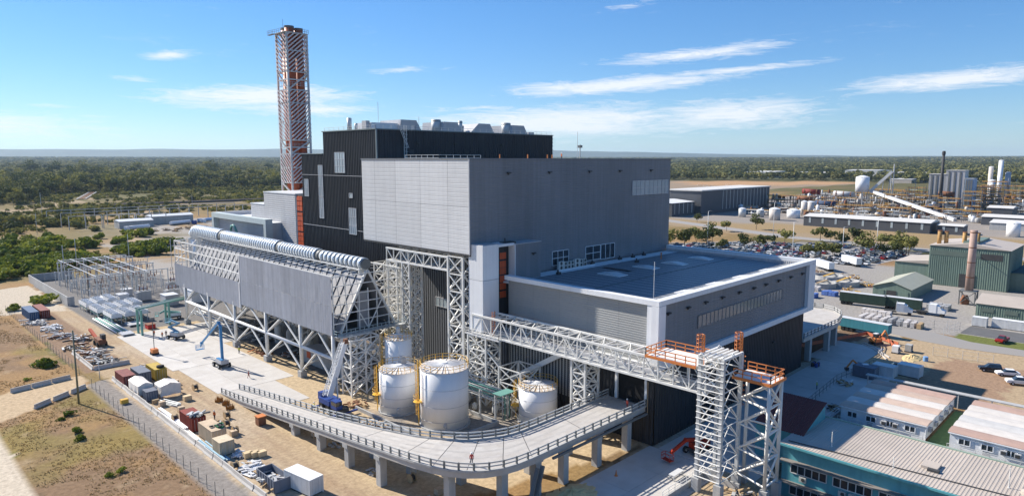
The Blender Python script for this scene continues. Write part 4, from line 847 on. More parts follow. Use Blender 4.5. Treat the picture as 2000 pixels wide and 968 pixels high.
for x in (87.35, 88.05):
    oc.bar((x, 92.2, 14.1), (x, 92.2, 19.0), 0.08)
for k in range(12): oc.bar((87.35, 92.2, 14.3+0.4*k), (88.05, 92.2, 14.3+0.4*k), 0.05)
for k in range(5): oc.path([(87.7+0.4*math.cos(q), 92.2-0.55*math.sin(q), 16.2+0.65*k) for q in np.linspace(0, math.pi, 7)], 0.04, 4)
oc.build('caged_ladder', M_orange, BR)
MB().box(86.6, 91.0, 89.6, 99.5, 13.55, 13.75).build('end_platform', M_silver, BR); railing(BR, [(86.65, 99.4, 13.75), (86.65, 89.65, 13.75), (88.4, 89.65, 13.75)], 1.1, 1.3, M_steelw)
op = MB().box(86.4, 92.2, 48.0, 56.6, 17.9, 18.05).build('roof_platform', M_steelw, BR)
railing(op, [(86.4, 56.6, 18.05), (86.4, 48.0, 18.05)], 1.2, 1.6, M_orange, r=0.06); railing(op, [(92.2, 48.0, 18.05), (92.2, 56.6, 18.05), (86.4, 56.6, 18.05)], 1.2, 1.6, M_orange, r=0.06); MB().box(86.3, 92.3, 56.5, 56.75, 17.7, 18.1).box(86.25, 86.45, 48, 56.5, 17.7, 18.1).box(92.15, 92.35, 48, 56.5, 17.7, 18.1).build('edge_beam', M_orange, op)
TR = thing('bridge_trestle', 'braced white lattice trestle holding up the conveyor bridge beside the ramp', 'steel frame', (89.6, 71, 0))
lattice(TR, 87.7, 91.4, 69.5, 72.5, 0, 13.8, 6, 0.17, 0.10)
TS = thing('platform_supports', 'cluster of braced steel legs below the stair core platform, behind the tanks', 'steel frame', (89, 94, 0))
lattice(TS, 86.8, 90.6, 93.4, 98.6, 0, 13.5, 5, 0.17, 0.10); lattice(TS, 87.0, 92.4, 84.2, 90.0, 0, 8.6, 3, 0.14, 0.09); 
rods(TS, 'brace', [((87.0, 90, 8.6), (87.0, 93.4, 11.0)), ((92.4, 84.2, 8.6), (92.4, 90, 4.4))], 0.1, M_steelw, square=True)
PR = thing('pipe_rack', 'low rack of green and grey pipes between the tall tank and the small one', 'pipe rack', (84, 92, 0))
for x in (82.6, 86.0):
    for y in (86.4, 90.6, 95.0, 99.5, 104): MB().box(x-0.15, x+0.15, y-0.15, y+0.15, 0, 5.0).build('leg', M_steel, PR)
for y in (86.4, 90.6, 95.0, 99.5, 104):
    for z in (3.4, 4.6): MB().box(82.4, 86.2, y-0.12, y+0.12, z-0.15, z+0.15).build('beam', M_steel, PR)
for k in range(9): x = 82.8+0.4*k; MB().tube((x, 85.6, 4.9 if k % 2 else 3.7), (x, 106, 4.9 if k % 2 else 3.7), 0.10+0.05*(k % 3), 7).build('pipe', M_gpipe if k in (1, 4, 5) else M_steel, PR, smooth=True)
for k in range(5): x = 83.2+0.6*k; MB().path([(x, 86.4, 4.9), (x, 85.4, 4.9), (x, 85.1, 4.4), (x, 85.1, 0.2)], 0.12, 7).build('pipe_drop', M_gpipe if k % 2 else M_steel, PR, smooth=True)
MB().box(82.4, 86.2, 84.8, 87.0, 5.15, 5.25).build('top_walkway', M_gpipe, PR)
for k, (x, y, r, h) in enumerate(((84.6, 88.6, 0.55, 2.2), (83.4, 93.0, 0.5, 1.6), (85.2, 97.0, 0.7, 2.4), (83.6, 101.5, 0.6, 1.8), (88.6, 87, 0.6, 2.6), (89.6, 91.5, 0.8, 3.0))):
    p = thing('pump_vessel', 'small steel vessel among pipework behind the tanks, %s from the small tank' % od(k), 'vessel', (x, y, 0), 0, 'process vessels behind the tanks'); MB().lathe(x, y, [(r*0.7, 0.3), (r, 0.6), (r, h-0.3), (r*0.4, h)], 14).build('body', M_steel, p, smooth=True)
    for q in range(3): MB().box(x+r*0.7*math.cos(q*2.1)-0.06, x+r*0.7*math.cos(q*2.1)+0.06, y+r*0.7*math.sin(q*2.1)-0.06, y+r*0.7*math.sin(q*2.1)+0.06, 0, 0.6).build('leg', M_dark, p)
TW = thing('lift_tower', 'tall slim white lattice tower of close rungs on concrete feet, bottom right', 'tower', (88, 43, 0))
for x in (85.2, 90.6):
    for y in (43.1, 46.6):
        MB().box(x-0.24, x+0.24, y-0.24, y+0.24, 2.0, 20.3).build('leg', M_steel, TW); MB().box(x-0.55, x+0.55, y-0.55, y+0.55, -0.2, 2.0).build('pedestal', M_conc2, TW)
sg = []
for k in range(21):
    z = 2.3+0.88*k; sg += [((84.95, 42.9, z), (84.95, 46.9, z))]+([((85.2, 42.95, z), (90.6, 42.95, z)), ((90.6, 43.1, z), (90.6, 46.6, z)), ((85.2, 46.6, z), (90.6, 46.6, z))] if k % 3 == 0 else [])
    if k % 3 == 0 and k < 19: sg += [((85.2, 43.1, z), (85.2, 46.6, z+2.6)), ((85.2, 46.6, z), (85.2, 43.1, z+2.6)), ((85.2, 43.1, z), (87.9, 43.1, z+2.6)), ((87.9, 43.1, z+2.6), (90.6, 43.1, z)), ((90.6, 43.1, z), (90.6, 46.6, z+2.6)), ((85.2, 46.6, z), (90.6, 46.6, z+2.6)), ((90.6, 46.6, z), (85.2, 46.6, z+2.6))]
rods(TW, 'rung', sg, 0.085, M_steelw, 6)
for k in range(6): MB().box(85.0, 90.8, 42.9+0.75*k, 43.2+0.75*k, 20.1, 20.45).build('roof_beam', M_steelw, TW)
for x, y in ((86.2, 47.3), (91.3, 44.0)):
    cg = MB()
    for k in range(5): cg.path([(x+0.5*math.cos(q), y+0.5*math.sin(q), 20.6+0.6*k) for q in np.linspace(0, 2*math.pi, 11)[:-1]], 0.05, 4, True)
    for k in range(6): q = k*math.pi/3; cg.bar((x+0.5*math.cos(q), y+0.5*math.sin(q), 20.4), (x+0.5*math.cos(q), y+0.5*math.sin(q), 23.1), 0.06)
    for s in (-0.3, 0.3): cg.bar((x+s, y-0.5, 11.5 if x > 90 else 18.5), (x+s, y-0.5, 23.0), 0.12)
    if x > 90:
        for k in range(20): cg.bar((x-0.3, y-0.5, 11.8+0.45*k), (x+0.3, y-0.5, 11.8+0.45*k), 0.06)
        for k in range(11): cg.path([(x+0.5*math.cos(q), y-0.5-0.7*math.sin(q), 12.4+0.72*k) for q in np.linspace(0, math.pi, 7)], 0.06, 4)
    cg.build('caged_ladder', M_orange, TW)
T2 = thing('platform_tower', 'open braced tower with an orange railed platform beside the slim tower', 'tower', (90.5, 40, 0))
for x, y in ((88.6, 37.9), (92.6, 37.9), (92.6, 42.9)):
    MB().tube((x, y, 1.8), (x, y, 17.2), 0.26, 10).build('leg', M_steelw, T2, smooth=True); MB().box(x-0.55, x+0.55, y-0.55, y+0.55, -0.2 if x < 90 else -3, 1.8).build('pedestal', M_conc2, T2)
sg = []; zs = [2.2, 6.0, 9.8, 13.6, 17.0]
for i, z in enumerate(zs):
    sg += [((88.6, 37.9, z), (90.4, 43.0, z)), ((88.6, 37.9, z), (92.6, 37.9, z)), ((92.6, 37.9, z), (92.6, 42.9, z))]
    if i < 4:
        zz = zs[i+1]; sg += [((88.6, 37.9, z), (92.6, 37.9, zz)), ((92.6, 37.9, z), (88.6, 37.9, zz)), ((88.6, 37.9, zz), (89.6, 40.6, (z+zz)/2)), ((90.4, 43.0, z), (88.6, 37.9, zz)), ((92.6, 37.9, z), (92.6, 42.9, zz)), ((92.6, 42.9, z), (92.6, 37.9, zz))]
rods(T2, 'brace', sg, 0.15, M_steelw, 7)
pl = MB().box(88.3, 93.0, 37.6, 43.2, 17.15, 17.3).build('platform', M_steelw, T2); railing(pl, [(88.4, 43.1, 17.3), (88.4, 37.7, 17.3), (92.9, 37.7, 17.3), (92.9, 43.1, 17.3)], 1.2, 1.35, M_orange, r=0.06)
MB().box(88.2, 93.1, 37.45, 37.6, 17.0, 17.4).box(88.15, 88.3, 37.6, 43.2, 17.0, 17.4).box(93.0, 93.15, 37.6, 43.2, 17.0, 17.4).build('edge_beam', M_orange, pl)
# ---------------------------------------------------------------- the yard on the left: containers, barriers, fence, machines
def container(x0, y0, L, label, col, ang=0, w=2.44, h=2.59, group=None, z=0.0, doors='near'):
    """ISO box: ribbed sides, corner posts, roof, a pair of doors with lock rods"""
    t = local('shipping_container', label, 'container', group); m = col
    MB().box(0.06, w-0.06, 0.06, L-0.06, 0.15, h-0.03).build('box', m, t)
    MB().corr((0.04, 0.12, 0.2), V, W, (-1,0,0), L-0.24, h-0.4, 0.28, 0.04, 0.5).build('side_wall', m, t); MB().corr((w-0.04, 0.12, 0.2), V, W, (1,0,0), L-0.24, h-0.4, 0.28, 0.04, 0.5).build('side_wall', m, t)
    for x in (0, w-0.15):
        for y in (0, L-0.15): MB().box(x, x+0.15, y, y+0.15, 0, h).build('corner_post', m, t)
    MB().box(0.15, w-0.15, 0, L, h-0.1, h-0.01).box(0, 0.14, 0.15, L-0.15, h-0.12, h).box(w-0.14, w, 0.15, L-0.15, h-0.12, h).build('roof', m, t); MB().box(0, w, 0.15, L-0.15, 0.0, 0.16).build('floor_frame', M_dark, t)
    for k in range(2):
        xa = 0.17+k*(w/2-0.16); d = MB().box(xa, xa+w/2-0.19, -0.0, 0.05, 0.2, h-0.15).build('door', m, t)
        for q in (0.3, 0.75): MB().tube((xa+q*(w/2-0.2), -0.04, 0.25), (xa+q*(w/2-0.2), -0.04, h-0.2), 0.025, 5).build('lock_rod', M_steel, d)
    place(t, (x0, y0, z), ang); return t
c_blue, c_rust, c_maroon = paint('container blue', 62, 92, 128, streak=0.2, var=0.2), paint('container rust red', 128, 62, 52, streak=0.25, var=0.2), paint('container maroon', 132, 72, 66, streak=0.2, var=0.2)
c_beige, c_tan, c_yel, c_gr, c_wht, c_red2 = paint('container beige', 200, 178, 150, streak=0.15), paint('container tan', 205, 188, 160, streak=0.15), paint('container mustard', 188, 160, 70, streak=0.2), paint('container slate', 110, 116, 128, streak=0.15), paint('container white', 222, 222, 220, streak=0.12), paint('container brick red', 138, 58, 46, streak=0.25, var=0.2)
container(38.0, 241.5, 12.2, 'long blue shipping container beside the dirt track, near the substation wall', c_blue); container(40.9, 242.0, 12.2, 'rust red shipping container standing right beside the long blue one', c_rust)
container(39.5, 154.9, 6.06, 'maroon container at the left end of the row with the mustard one', c_maroon); container(42.6, 155.1, 6.06, 'slate grey container between the maroon and mustard ones', c_gr); yc = container(45.8, 155.2, 6.06, 'mustard yellow container with a tyre on its roof', c_yel)
tt = MB().lathe(0, 0, [(0.45, 0), (0.75, 0.05), (0.8, 0.25), (0.75, 0.45), (0.45, 0.5)], 20); o = tt.build('tyre', M_rubber, smooth=True, loc=(47.3, 156.4, 2.6)); tag(o, 'big black tyre lying on the mustard container', 'tyre')
container(40.9, 120.4, 6.06, 'brick red container with scrap on its roof, left of the beige one', c_red2); container(41.2, 112.2, 6.06, 'beige container with a green bundle on its roof', c_beige); container(40.35, 107.0, 3.0, 'short tan container in front of the beige one', c_tan, h=2.45)
container(44.1, 84.6, 6.06, 'white container at the bottom edge of the picture, on the dirt track', c_wht, ang=0.15)
def heap(name, label, cat, x, y, z, rx, ry, h, m, seed, n=22, rings=6):
    r = random.Random(seed); vs = [(0, 0, h*(0.9+0.2*r.random()))]; fs = []
    for k in range(1, rings+1):
        for i in range(n):
            a = 2*math.pi*i/n; q = k/rings; vs.append((rx*q*math.cos(a)*(0.85+0.3*r.random()), ry*q*math.sin(a)*(0.85+0.3*r.random()), max(-0.02 if k == rings else 0.0, h*(1-q)**1.1*(0.8+0.4*r.random()))-(0.05 if k == rings else 0)))
    for i in range(n): fs.append((0, 1+i, 1+(i+1) % n))
    for k in range(rings-1):
        for i in range(n): a, b = 1+k*n+i, 1+k*n+(i+1) % n; fs.append((a, a+n, b+n, b))
    return tag(MB().add(vs, fs).build(name, m, loc=(x, y, z)), label, cat)
def scrap(name, label, cat, x, y, z, sx, sy, sz, mats, seed, n=40, group=None):
    """a loose pile: beams, boards and offcuts lying over each other, one child mesh per material"""
    r = random.Random(seed); t = thing(name, label, cat, (x, y, z), 0, group)
    for mi, m in enumerate(mats):
        b = MB()
        for k in range(n//len(mats)):
            px, py = r.gauss(0, sx*0.4), r.gauss(0, sy*0.4); pz = 0.1+abs(r.gauss(0, sz*0.45)); L = r.uniform(0.4, 2.6)*min(1.0, max(sx, sy)/2.2); a = r.choice((0, math.pi/2))+r.gauss(0, 0.4)
            p = Vector((x+px-math.cos(a)*L/2, y+py-math.sin(a)*L/2, z+pz)); q = Vector((x+px+math.cos(a)*L/2, y+py+math.sin(a)*L/2, z+pz+r.uniform(-0.1, 0.15))); b.bar(p, q, r.uniform(0.1, 0.5), r.uniform(0.06, 0.35))
        tag(b.build(['loose_bars', 'boards', 'offcuts', 'crates'][mi % 4], m, t), kind='stuff')
    return t
scrap('scrap_heap', 'scrap lying on the roof of the brick red container', 'scrap', 42.3, 121.6, 2.6, 1.6, 1.4, 0.4, [M_steel, M_dsteel], 3, 24); scrap('tarp_bundle', 'green bundle lying on the roof of the beige container', 'bundle', 42.9, 113.6, 2.6, 1.0, 0.9, 0.4, [paint('bundle green', 40, 120, 80), M_dark], 4, 18)
# tarpaulin shelters
def tarp(label, x0, x1, y0, y1, h, sag, seed):
    t = thing('tarp_shelter', label, 'shelter', ((x0+x1)/2, (y0+y1)/2, 0), 0, 'white tarpaulin shelters'); r = random.Random(seed)
    for x in (x0+0.1, x1-0.1):
        for y in (y0+0.1, y1-0.1): MB().tube((x, y, 0), (x, y, h), 0.06).build('pole', M_steel, t)
    nx, ny = 12, 12; vs = []
    for i in range(nx+1):
        for j in range(ny+1):
            u, v = i/nx, j/ny; z = h+0.55*(1-abs(2*u-1))-sag*math.sin(math.pi*v)*0.5+r.uniform(-0.05, 0.05); vs.append((x0+(x1-x0)*u, y0+(y1-y0)*v, z))
    fs = [(i*(ny+1)+j, (i+1)*(ny+1)+j, (i+1)*(ny+1)+j+1, i*(ny+1)+j+1) for i in range(nx) for j in range(ny)]
    b = MB().add(vs, fs)
    def drop(pts, zmin):
        k = len(pts); vv = [p for p in pts]
        for s in (0.35, 0.7, 1.0): vv += [(p[0]+r.uniform(-0.14, 0.14), p[1]+r.uniform(-0.14, 0.14), p[2]*(1-s)+zmin*s) for p in pts]
        b.add(vv, [(q*k+i, q*k+i+1, (q+1)*k+i+1, (q+1)*k+i) for q in range(3) for i in range(k-1)])
    drop([vs[i*(ny+1)] for i in range(nx+1)], 0.5); drop([vs[j] for j in range(ny+1)], 0.4); drop([vs[nx*(ny+1)+j] for j in range(ny+1)], 0.9)
    b.build('tarpaulin', paint('tarpaulin', 226, 220, 212, var=0.12, scale=2.0, rough=0.6), t, smooth=True); return t
tarp('cream tarpaulin shelter draped in front of the maroon container', 39.8, 42.6, 146.2, 152.6, 2.5, 0.3, 5); tarp('cream tarpaulin shelter nearest the dirt track, beside stacked pipes', 42.9, 46.8, 142.6, 146.4, 2.5, 0.3, 6)
container(40.2, 142.6, 2.6, 'small slate box between the two tarpaulin shelters', c_gr, w=2.2, h=2.1)
# concrete barriers along the fence side of the track
def barrier_mesh(L, h=0.95):
    b = MB(); b.extr([(-0.3, 0), (0.3, 0), (0.3, 0.12), (0.13, 0.4), (0.09, h), (-0.09, h), (-0.13, 0.4), (-0.3, 0.12)], 'y', -L/2+0.03, L/2-0.03); me = b.mesh('barrier'); me.materials.append(M_conc); return me
bm_ = barrier_mesh(3.7)
def barrier(x, y, rz, label, group): o = bpy.data.objects.new('concrete_barrier', bm_); COL.objects.link(o); place(o, (x, y, 0), rz); return tag(o, label, 'barrier', group)
for k in range(20): barrier(39.45+0.02*random.uniform(-4, 4), 90.5+3.72*k+random.uniform(-0.05, 0.05), random.gauss(0, 0.015), 'pale concrete barrier beside the gravel path, %s from the bottom of the picture' % od(k), 'concrete barriers along the gravel path')
for k in range(3): barrier(23.9+3.75*k, 169.0+0.7*k, math.radians(-80), 'concrete barrier on the far side of the side road, %s from the left' % od(k), 'barriers beside the side road')
for k in range(3): barrier(25.2+3.6*k, 155.3+2.4*k, math.radians(-55), 'concrete barrier on the near side of the side road, %s from the left' % od(k), 'barriers beside the side road')
for k in range(5): barrier(38.4, 176+3.72*k, 0, 'concrete barrier edging the scrap compound, %s from the side road' % od(k), 'barriers round the scrap compound')
for k in range(2): barrier(40.4+3.7*k, 173.8, math.pi/2, 'concrete barrier closing the scrap compound, %s from the path' % od(k), 'barriers round the scrap compound')
# fence: posts and wires
FN = thing('chain_fence', 'wire fence with thin steel posts between the dry field and the gravel path', 'fence', (35, 170, 0))
pm = MB().tube((0, 0, 0), (0, 0, 2.2), 0.045, 6).mesh('post'); pm.materials.append(M_dsteel); fy = list(np.arange(70, 163, 3.1))+list(np.arange(172, 262, 3.1))
for y in fy: o = bpy.data.objects.new('fence_post', pm); COL.objects.link(o); o.parent = FN; o.location = Vector((35.0+0.4*(y > 170)-0.2, float(y), 0))-Vector(FN['_o'])
for (y0, y1, x) in ((70, 162.6, 34.8), (172, 261, 35.2)):
    for z in (0.5, 1.0, 1.5, 2.1): MB().tube((x, y0, z), (x, y1, z), 0.01, 4).build('fence_wire', M_dsteel, FN)
# poles
def pole(x, y, h, r, label, arm=False, m=M_timber, group=None, lamp=False):
    t = thing('utility_pole' if not lamp else 'lamp_post', label, 'pole' if not lamp else 'lamp post', (x, y, 0), 0, group)
    MB().tube((x, y, 0), (x, y, h), r, 8, r*0.65).build('shaft', m, t, smooth=True)
    if arm: MB().box(x-1.0, x+1.0, y-0.06, y+0.06, h-0.9, h-0.75).build('crossarm', m, t)
    if lamp:
        MB().bar((x, y, h), (x+1.0, y-1.0, h+0.25), 0.1).build('arm', m, t); MB().box(x+0.8, x+1.5, y-1.5, y-0.8, h+0.15, h+0.3).build('lamp_head', M_dsteel, t)
    return t
M_pole = mat('weathered pole', (0.17, 0.18, 0.13), 0.8, var=0.2)
pole(30.5, 151.5, 14.9, 0.2, 'tall greenish timber pole leaning over the dry field by the side road', m=M_pole)
pole(37.6, 165.3, 4.0, 0.1, 'short pole with a floodlight at the gate of the dirt track', m=M_steel, lamp=True)
lt = thing('light_tower', 'orange trailer light tower on the concrete yard', 'light tower', (52.6, 177.5, 0)); MB().box(51.9, 53.3, 176.6, 178.4, 0.5, 1.5).build('cabinet', M_orange, lt); MB().tube((52.6, 177.5, 1.5), (52.6, 177.5, 9.0), 0.09).build('mast', M_dsteel, lt); MB().box(52.1, 53.1, 177.3, 177.7, 8.8, 9.4).build('lamp_head', M_dsteel, lt)
for y in (176.9, 178.1): MB().tube((51.8, y, 0.35), (53.4, y, 0.35), 0.35, 12).build('wheel', M_rubber, lt)
# scrap compound and loose stock
for k, (x, y, sx, sy, sz, ms) in enumerate(((38.8, 236, 3, 4, 0.9, [M_steel, M_conc, M_lgrey]), (40.5, 226, 3, 5, 0.9, [M_steel, M_white, M_conc2]), (40, 214, 3, 5, 1.0, [M_steel, M_rust, M_lgrey]), (43, 206, 2.5, 4, 1.0, [M_rust, M_steel, M_dark]), (40.5, 198, 3, 4, 1.0, [M_steel, M_rust, M_timber]), (41.5, 188, 3, 5, 1.2, [M_rust, M_conc2, M_steel]), (42, 179, 3.4, 3.5, 0.9, [M_steel, M_dark, M_conc2]))):
    scrap('scrap_heap', 'heap of scrap steel and boards in the compound, %s from the blue container' % od(k), 'scrap', x, y, 0, sx, sy, sz, ms, 30+k, 66, 'scrap heaps by the dirt track')
heap('gravel_heap', 'grey gravel heap at the near corner of the scrap compound', 'heap', 43.5, 176.5, 0, 2.4, 2.0, 0.9, mat('grey gravel', (0.3, 0.27, 0.24), 0.95, bump=0.3), 7); tag(MB().lathe(42.3, 179.0, [(0.2, 0), (0.9, 0.1), (1.0, 0.25), (0.5, 0.45), (0.05, 0.5)], 12).build('tarp_pile', M_blue), 'small blue tarpaulin pile beside the gravel heap', 'tarpaulin')
tm = thing('telehandler', 'rust red lattice machine parked beside the dirt track', 'machine', (45.5, 197, 0)); MB().box(44.6, 46.4, 194.5, 199, 0.7, 1.9).build('body', M_rust, tm); MB().bar((45.2, 199, 1.6), (45.0, 204, 3.0), 0.7, 0.6).build('boom', paint('faded orange', 190, 90, 60), tm); MB().box(45.5, 46.5, 195, 196.8, 1.9, 3.0).build('cab', M_dark, tm)
for x in (44.5, 46.5):
    for y in (195.3, 198.2): MB().tube((x-0.2, y, 0.6), (x+0.2, y, 0.6), 0.6, 14).build('wheel', M_rubber, tm)
def pipes(label, x, y, n, L, rz, m, r=0.11, group='stacked pipes and beams', cat='pipes'):
    t = local('pipe_stack', label, cat, group)
    for k in range(n): row = k % 4; MB().tube((row*2.3*r+random.uniform(-0.1, 0.1), 0, r+2*r*(k//4)), (row*2.3*r+random.uniform(-0.3, 0.3), L*random.uniform(0.85, 1), r+2*r*(k//4)), r, 7).build('pipe', m, t)
    place(t, (x, y, 0), rz)
pipes('silver pipes lying in front of the tarpaulin shelter', 43.6, 135.5, 12, 6.5, 0.35, M_steel); pipes('white beams stacked against the barriers left of the brick red container', 40.2, 122.4, 8, 15, 0.02, M_white, 0.14); pipes('grey beams leaning on the barriers beside the brick red container', 40.1, 116.0, 6, 12, 0.0, M_steel, 0.1); pipes('pale blue pipes beside the beige container', 40.2, 105, 6, 11, 0.0, paint('pale blue pipe', 150, 185, 205), 0.12)
def crate(x, y, s, label, m=M_timber, z=0):
    t = thing('crate', label, 'crate', (x, y, z), 0); MB().box(x-s*0.6, x+s*0.6, y-s*0.45, y+s*0.45, z+0.12, z+s*0.85).build('box', m, t); MB().box(x-s*0.6, x+s*0.6, y-s*0.45, y-s*0.3, z, z+0.12).box(x-s*0.6, x+s*0.6, y+s*0.3, y+s*0.45, z, z+0.12).build('runner', M_timber, t)
crate(46.4, 138.2, 1.2, 'timber crate standing behind the silver pipes', paint('pale crate', 214, 190, 150)); crate(47.3, 147.4, 1.1, 'yellow crate at the corner of the near tarpaulin shelter', M_yellow); crate(36.9, 145.2, 1.1, 'yellow box alone on the gravel path', M_yellow); crate(41.3, 141.0, 1.0, 'ochre box beside the barriers below the small slate box', M_timber)
for k in range(3): crate(43.6+0.9*k, 103.9-0.6*k, 1.1, 'pale timber crate right of the tan container, %s from it' % od(k), paint('pale crate', 214, 190, 150))
scrap('scrap_heap', 'white hoses and bags heaped beside the tan container', 'scrap', 43.0, 105.4, 0, 1.2, 1.2, 0.6, [M_white, M_lgrey], 77, 30)
bn = thing('skip_bin', 'open grey skip full of offcuts at the bottom edge, left of the white container', 'skip', (42.2, 92, 0)); 
MB().box(41, 41.12, 89, 95, 0.1, 2.0).box(43.4, 43.52, 89, 95, 0.1, 2.0).box(41.12, 43.4, 89, 89.12, 0.1, 2.0).box(41.12, 43.4, 94.88, 95, 0.1, 2.0).box(41.12, 43.4, 89.12, 94.88, 0.1, 0.25).build('tub', c_gr, bn)
for k in range(7): MB().box(40.93, 41.0, 89.2+0.85*k, 89.35+0.85*k, 0.1, 2.0).build('rib', c_gr, bn)
scrap('scrap_heap', 'offcuts piled inside the open grey skip', 'scrap', 42.2, 92, 0.5, 1.4, 3.2, 0.6, [M_steel, M_timber, M_lgrey], 78, 60); scrap('scrap_heap', 'white panels stacked between the crates and the grey skip', 'scrap', 42, 98.6, 0, 1.6, 3.4, 0.5, [M_white, M_silver], 79, 40)
sb = thing('site_bin', 'small rust brown bin at the inner edge of the ramp foot', 'bin', (51.2, 115.6, 0)); MB().box(50.5, 51.9, 114.9, 116.3, 0.1, 1.6).build('tub', M_rust, sb); MB().box(50.4, 52.0, 114.8, 116.4, 1.6, 1.75).build('rim', M_orange, sb)
for k, (x, y) in enumerate(((50.6, 133), (50.9, 130.2), (50.4, 127.2))):
    bq = MB(); rr_ = random.Random(k)
    for i in range(50): a, q = rr_.random()*6.28, rr_.random()**0.5; bq.add([(x+0.7*q*math.cos(a)-0.12, y+0.7*q*math.sin(a), 0), (x+0.7*q*math.cos(a)+0.12, y+0.7*q*math.sin(a), 0), (x+0.9*q*math.cos(a), y+0.9*q*math.sin(a)+0.05, 0.5+0.7*rr_.random())], [(0, 1, 2)])
    tag(bq.build('dry_bush', paint('dry tussock', 165, 120, 60)), 'dry brown tussock at the ramp foot, %s from the yard slab' % od(k), 'bush', 'tussocks at the ramp foot')
# small clutter along the track and under the ramp
rk = random.Random(91)
for k in range(22):
    x, y = (rk.uniform(40.0, 43.5), rk.uniform(93, 140)) if k < 10 else (rk.uniform(54, 58), rk.uniform(70, 108)) if k < 18 else (rk.uniform(46.5, 50.5), rk.uniform(112, 172))
    if k < 10 and (105 < y < 128): x = rk.uniform(44.5, 46.5)
    where = ('beside the barriers' if k < 10 else 'under the curved ramp' if k < 18 else 'on the dirt track edge'); i_ = k if k < 10 else k-10 if k < 18 else k-18
    if k % 3 == 0:
        t = thing('cable_drum', 'timber cable drum %s, %s piece of clutter from the bottom' % (where, od(i_)), 'cable drum', (x, y, 0), 0, 'site clutter')
        for d_ in (-0.4, 0.4): MB().tube((x+d_-0.05, y, 0.7), (x+d_+0.05, y, 0.7), 0.7, 16).build('flange', M_timber, t)
        MB().tube((x-0.36, y, 0.7), (x+0.36, y, 0.7), 0.42, 14).build('core', M_dark, t)
    elif k % 3 == 1: scrap('offcut_pile', 'pile of offcuts %s, %s piece of clutter from the bottom' % (where, od(i_)), 'scrap', x, y, 0, 1.2, 1.4, 0.4, [M_steel, M_timber], 600+k, 26, 'site clutter')
    else:
        t = thing('loaded_pallet', 'loaded pallet %s, %s piece of clutter from the bottom' % (where, od(i_)), 'pallet', (x, y, 0), 0, 'site clutter'); MB().box(x-0.6, x+0.6, y-0.5, y-0.35, 0, 0.14).box(x-0.6, x+0.6, y+0.35, y+0.5, 0, 0.14).box(x-0.6, x+0.6, y-0.5, y+0.5, 0.141, 0.18).build('pallet_base', M_timber, t)
        for q in range(4): MB().box(x-0.55+0.56*(q % 2), x-0.01+0.56*(q % 2), y-0.45, y+0.45, 0.181+0.42*(q//2), 0.58+0.42*(q//2)).build('bag', [M_white, M_tankroof, c_beige][k % 3], t)
# ---------------------------------------------------------------- lifts and crane
def wheels(t, x0, x1, y0, y1, r, w=0.4):
    for x in (x0, x1):
        for y in (y0, y1):
            o = MB().tube((x-w/2, y, r), (x+w/2, y, r), r, 16).build('wheel', M_rubber, t); MB().tube((x-w/2-0.02, y, r), (x+w/2+0.02, y, r), r*0.5, 12).build('rim', M_lgrey, o)
def boom_lift(label, x, y, rz, m, pts, basket, mw=M_lgrey):
    """articulated lift: chassis, turret, boom sections, work basket"""
    t = local('boom_lift', label, 'boom lift', 'boom lifts on site'); wheels(t, -1.2, 1.2, -1.5, 1.5, 0.55)
    MB().box(-0.9, 0.9, -1.6, 1.6, 0.5, 0.95).build('chassis', M_dark, t); MB().box(-0.9, 0.9, -2.0, 1.2, 1.0, 1.9).build('turret', mw, t); MB().box(-0.85, -0.2, -1.9, 0.9, 1.9, 2.1).build('engine_cover', m, t)
    for k in range(len(pts)-1): MB().bar(pts[k], pts[k+1], 0.45-0.07*k, 0.55-0.08*k).build('boom_section', m, t)
    for p in pts[1:-1]: MB().tube((p[0]-0.32, p[1], p[2]), (p[0]+0.32, p[1], p[2]), 0.3, 10).build('knuckle', m, t)
    bx, by, bz = basket; b = MB(); b.box(bx-0.9, bx+0.9, by-0.45, by+0.45, bz, bz+0.1)
    for z in (0.6, 1.1):
        for p, q in (((-0.9, -0.45), (0.9, -0.45)), ((0.9, -0.45), (0.9, 0.45)), ((0.9, 0.45), (-0.9, 0.45)), ((-0.9, 0.45), (-0.9, -0.45))): b.bar((bx+p[0], by+p[1], bz+z), (bx+q[0], by+q[1], bz+z), 0.06)
    for p in ((-0.9, -0.45), (0.9, -0.45), (0.9, 0.45), (-0.9, 0.45)): b.bar((bx+p[0], by+p[1], bz), (bx+p[0], by+p[1], bz+1.1), 0.06)
    b.build('basket', m, t); place(t, (x, y, 0.06), rz); return t
boom_lift('blue articulated boom lift with a raised mast in the middle of the concrete yard', 60.3, 155.6, 0, M_blue, [(0, -0.6, 1.8), (0.05, -0.3, 9.6), (0, 0.5, 10.4), (-0.3, 10.8, 3.6), (-0.3, 11.6, 2.6)], (-0.3, 12.2, 1.7))
boom_lift('pale blue boom lift folded low under the condenser, behind two workers', 61.6, 189.2, 0.3, paint('faded lift blue', 110, 150, 175), [(0, -1.2, 1.9), (0, 2.4, 3.0), (0, -1.4, 4.4), (0.1, 2.2, 5.0)], (0.1, 2.9, 4.2), M_lgrey)
boom_lift('teal and white boom lift stowed beneath the green pipe gantry', 69.5, 214, 1.2, M_gpipe, [(0, -1.4, 1.9), (0, 2.6, 2.6), (0, 3.8, 2.0)], (0, 4.5, 1.2), M_white)
boom_lift('orange red boom lift on the shaded apron behind the slim tower', 96.6, 52.8, 1.35, paint('lift red', 170, 50, 28), [(0, -1.6, 2.0), (0, 2.8, 2.9), (0, 6.2, 1.5)], (0, 6.9, 0.5), paint('lift red', 170, 50, 28))
CR = thing('mobile_crane', 'mobile crane with blue base and white telescopic boom, behind the ramp', 'crane', (63.9, 111.6, 0))
